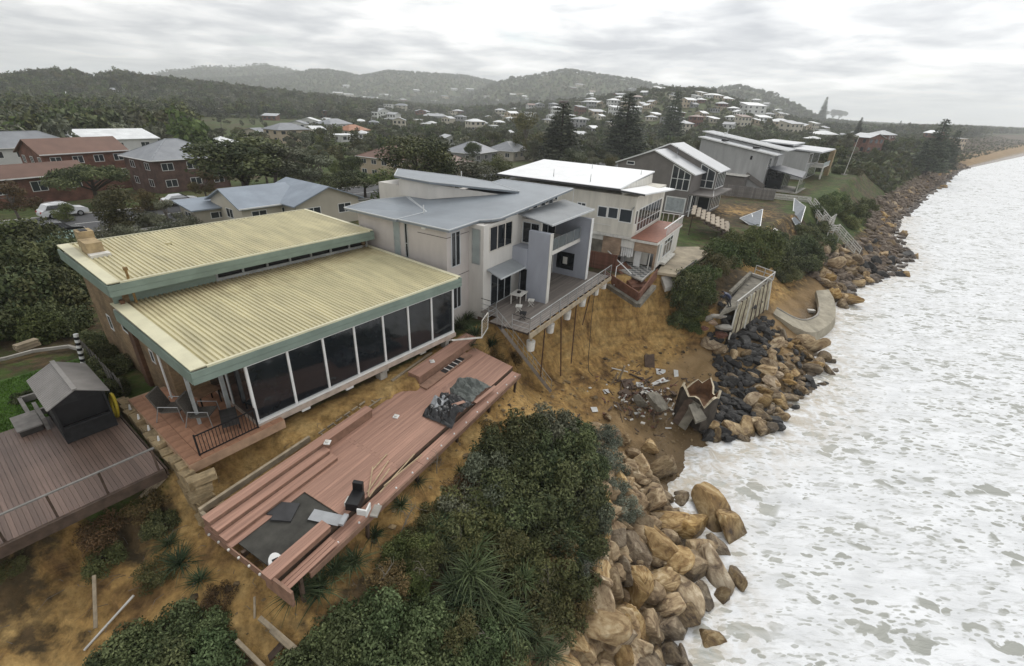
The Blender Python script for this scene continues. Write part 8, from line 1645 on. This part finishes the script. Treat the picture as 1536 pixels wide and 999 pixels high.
for px, py, s in ((478, 880, 1.2), (445, 885, 1.1), (500, 855, 1.1), (530, 840, 1.0), (560, 800, .8), (600, 755, .8), (625, 720, .7), (690, 705, .7)): shrub_px('strap', px, py, s, 'dark strap leaved plant on bare soil beside the fallen deck', 'strap leaved plants by the deck', s, .1)
for px, py, s, lb in ((270, 845, 1.0, 'dark strap leaved plant hanging on the left sand bank'), (255, 815, .8, 'small dark strap plant under the wet deck corner'), (300, 870, .7, 'strap leaved tuft between sand lobes at left')): shrub_px('strap', px, py, s, lb)
for px, py, s in ((210, 975, 1.0), (260, 950, 1.0), (300, 985, 1.0), (175, 1000, .9), (245, 1000, 1.0), (310, 930, .7), (330, 1005, .9)): shrub_px('bitou', px, py, s, 'white flecked low shrub at the foot of left sand bank', 'shrubs at the left bank foot', s * .9, .3, 'dark' if px % 2 else None)
for px, py, s, k in ((150, 800, .8, 'airy'), (160, 840, .7, 'airy'), (215, 760, .7, 'airy'), (240, 790, .7, 'dense'), (20, 850, .5, 'airy'), (240, 860, .6, 'airy'), (330, 900, .5, 'airy')): shrub_px(k, px, py, s, ('straggly dry shrub' if k == 'airy' else 'dark scrubby shrub') + ' clinging to the sand bank below the wet deck', 'scrub below the wet deck', s, .1, 'rust' if k == 'airy' and px % 20 else None)
for px, py, s in ((690, 490, 1.3), (712, 500, 1.2), (700, 478, 1.2), (735, 515, 1.1), (705, 515, 1.0)): shrub_px('strap', px, py, s, 'dark palm like tuft at the corner of the folded roof house', 'tufts at the house corner', s * 1.1, .1)
for px, py, s in ((745, 545, .7), (770, 545, .6), (735, 560, .6), (720, 600, .6), (735, 640, .5), (640, 690, .5)): shrub_px('airy', px, py, s, 'dry brown scrub on the broken soil by beach stair', 'dry scrub by the stair', s, .1, 'rust')
# green block by the broken terrace and the scrub bank beyond
for px, py, s in ((1028, 425, 1.6), (1050, 415, 1.6), (1030, 450, 1.5), (1046, 440, 1.4), (1075, 400, 1.5), (1056, 428, 1.3), (1025, 470, 1.2), (1045, 466, 1.2), (1040, 485, .9), (1020, 440, 1.2)): shrub_px('leafy', px, py, s, 'thick green shrub overhanging the cliff beside the broken terrace', 'shrubs by the broken terrace', s * 1.1, .6, 'dark' if px < 1040 else 'olive' if px > 1060 else None)
for px, py, s in ((1080, 385, 2.0), (1110, 378, 2.1), (1140, 372, 2.1), (1165, 365, 2.0), (1180, 380, 2.2), (1200, 372, 2.2), (1215, 385, 2.1), (1190, 400, 2.1), (1170, 395, 2.0), (1225, 365, 2.0), (1210, 400, 1.8), (1150, 392, 1.9), (1240, 372, 1.7), (1130, 360, 1.7), (1100, 365, 1.7), (1180, 415, 1.5), (1205, 350, 1.6), (1225, 345, 1.6)): shrub_px('dense' if px > 1150 else 'leafy', px, py, s, ('dark' if px > 1150 else 'green') + ' wind shorn scrub on the bank beside the white stair', 'scrub by the white stair', s * 1.1, .5)
for px, py, s in ((1240, 310, 2.2), (1262, 318, 2.3), (1285, 320, 2.2), (1255, 300, 2.0), (1300, 310, 2.0), (1275, 335, 1.9), (1232, 322, 1.8)): shrub_px('leafy', px, py, s, 'rounded green shrub on the grassy bank below the flagpole', 'shrubs on the grassy bank', s, .4)
for k in range(46):
    s_ = TG.uniform(150, 420); tt = float(np.interp(s_, STN[:, 0], STN[:, 1])); x, y = xy(s_, tt + TG.uniform(-14, 3.5)); kk = ['dense', 'leafy', 'airy'][int(TG.integers(3))]; shrub(kk, (x, y, Hz(x, y) - .2), TG.uniform(1.2, 2.2), {'dense': 'dark', 'leafy': 'green', 'airy': 'brownish'}[kk] + ' coastal scrub along the far cliff top', 'scrub along the far cliff top')
# hedge and garden shrubs at the far left, by the lawn
for px, py, s, k in ((20, 470, 2.6, 'dense'), (60, 480, 2.6, 'dense'), (95, 470, 2.2, 'dense'), (15, 430, 2.8, 'dense'), (60, 430, 2.7, 'airy'), (95, 430, 2.4, 'dense'), (30, 395, 2.6, 'leafy'), (75, 395, 2.4, 'dense'), (100, 500, 1.4, 'dense'), (20, 500, 1.6, 'dense'), (60, 505, 1.4, 'leafy'), (-20, 460, 2.8, 'dense'), (-20, 510, 2.0, 'dense'), (110, 400, 2.0, 'dense'), (85, 375, 1.6, 'leafy')): shrub_px(k, px, py, s, {'dense': 'tall dark', 'airy': 'wispy pale', 'leafy': 'mid green'}[k] + ' garden shrub in the dense hedge by the lawn', 'garden hedge by the lawn', s * 1.25)
for px, py, s in ((165, 372, 1.5), (205, 366, 1.5), (245, 360, 1.4), (280, 350, 1.4), (135, 372, 1.2), (225, 340, 1.3), (300, 330, 1.2), (520, 318, 1.3), (500, 322, 1.2)): shrub_px('airy', px, py, s, 'bushy olive shrub behind the cream ribbed roof', 'shrubs behind the cream roof', s * 1.2, 0, 'gum')
for px, py, s in ((40, 600, .5), (168, 560, .9), (172, 590, .8), (160, 535, .8), (150, 515, .8)): shrub_px('dense', px, py, s, 'low dark hedge plant along the side path fence', 'hedge along the side path', s)
# dead branches poking out of the bank foliage
DB = [MB() for _ in range(2)]
for i, b in enumerate(DB):
    g = np.random.default_rng(900 + i); b.tube([(0, 0, 0), (.2, .1, .7), (.5, .15, 1.3)], [.03, .022, .01], 5)
    for k in range(7): z = g.uniform(.3, 1.2); a = g.uniform(0, 6.28); b.tube([(.15 + z * .2, .08, z), (.15 + z * .2 + .35 * math.cos(a), .08 + .35 * math.sin(a), z + .3), (.15 + z * .2 + .6 * math.cos(a + .4), .08 + .6 * math.sin(a + .4), z + .38)], [.014, .009, .004], 4)
DBM = [b.mesh('dead_branch', mat('bleached_wood', (.17, .15, .12), .9, .2, 4)) for b in DB]
for k, (px, py) in enumerate(((655, 700), (705, 760), (690, 830), (640, 860), (770, 800), (820, 880), (560, 880), (880, 840), (600, 790), (740, 960))):
    p = hit(px, py, .9); o = piece('dead_branch', DBM[k % 2], None, (p[0], p[1], p[2] + .5), (TG.uniform(-.4, .4), TG.uniform(-.4, .4), TG.uniform(0, 6.28)), (.85, .85, .85)); tag(o, 'bleached dead branch poking out of the ' + ('big shrub bank' if px > 300 else 'scrub on the left sand bank'), 'branch', 'dead branches')
for px, py, s in ((700, 740, .9), (760, 820, .9), (640, 830, .8), (830, 830, .9), (580, 870, .8), (860, 900, .8), (680, 935, .8)): o_ = shrub_px('airy', px, py, s, 'thin olive brown shrub among the denser bank shrubs', BG, s, .9, 'rust' if px % 40 else None); o_.location.z += .5
# ------------------------------------------------------------------ salt haze in the air
def build_haze():
    m = bpy.data.materials.new('haze'); m.use_nodes = True; nt = m.node_tree; nt.nodes.clear(); o = nt.nodes.new('ShaderNodeOutputMaterial'); v = nt.nodes.new('ShaderNodeVolumePrincipled'); v.inputs['Color'].default_value = (.965, .985, 1.0, 1); v.inputs['Density'].default_value = 0.00025; v.inputs['Anisotropy'].default_value = .2
    nt.links.new(v.outputs[0], o.inputs['Volume']); b = MB().box(-8000, 8000, -8000, 8000, -12, 236).build('haze', m); b['kind'] = 'stuff'; b['label'] = 'thin pale salt haze in the air'; b['category'] = 'haze'
build_haze()
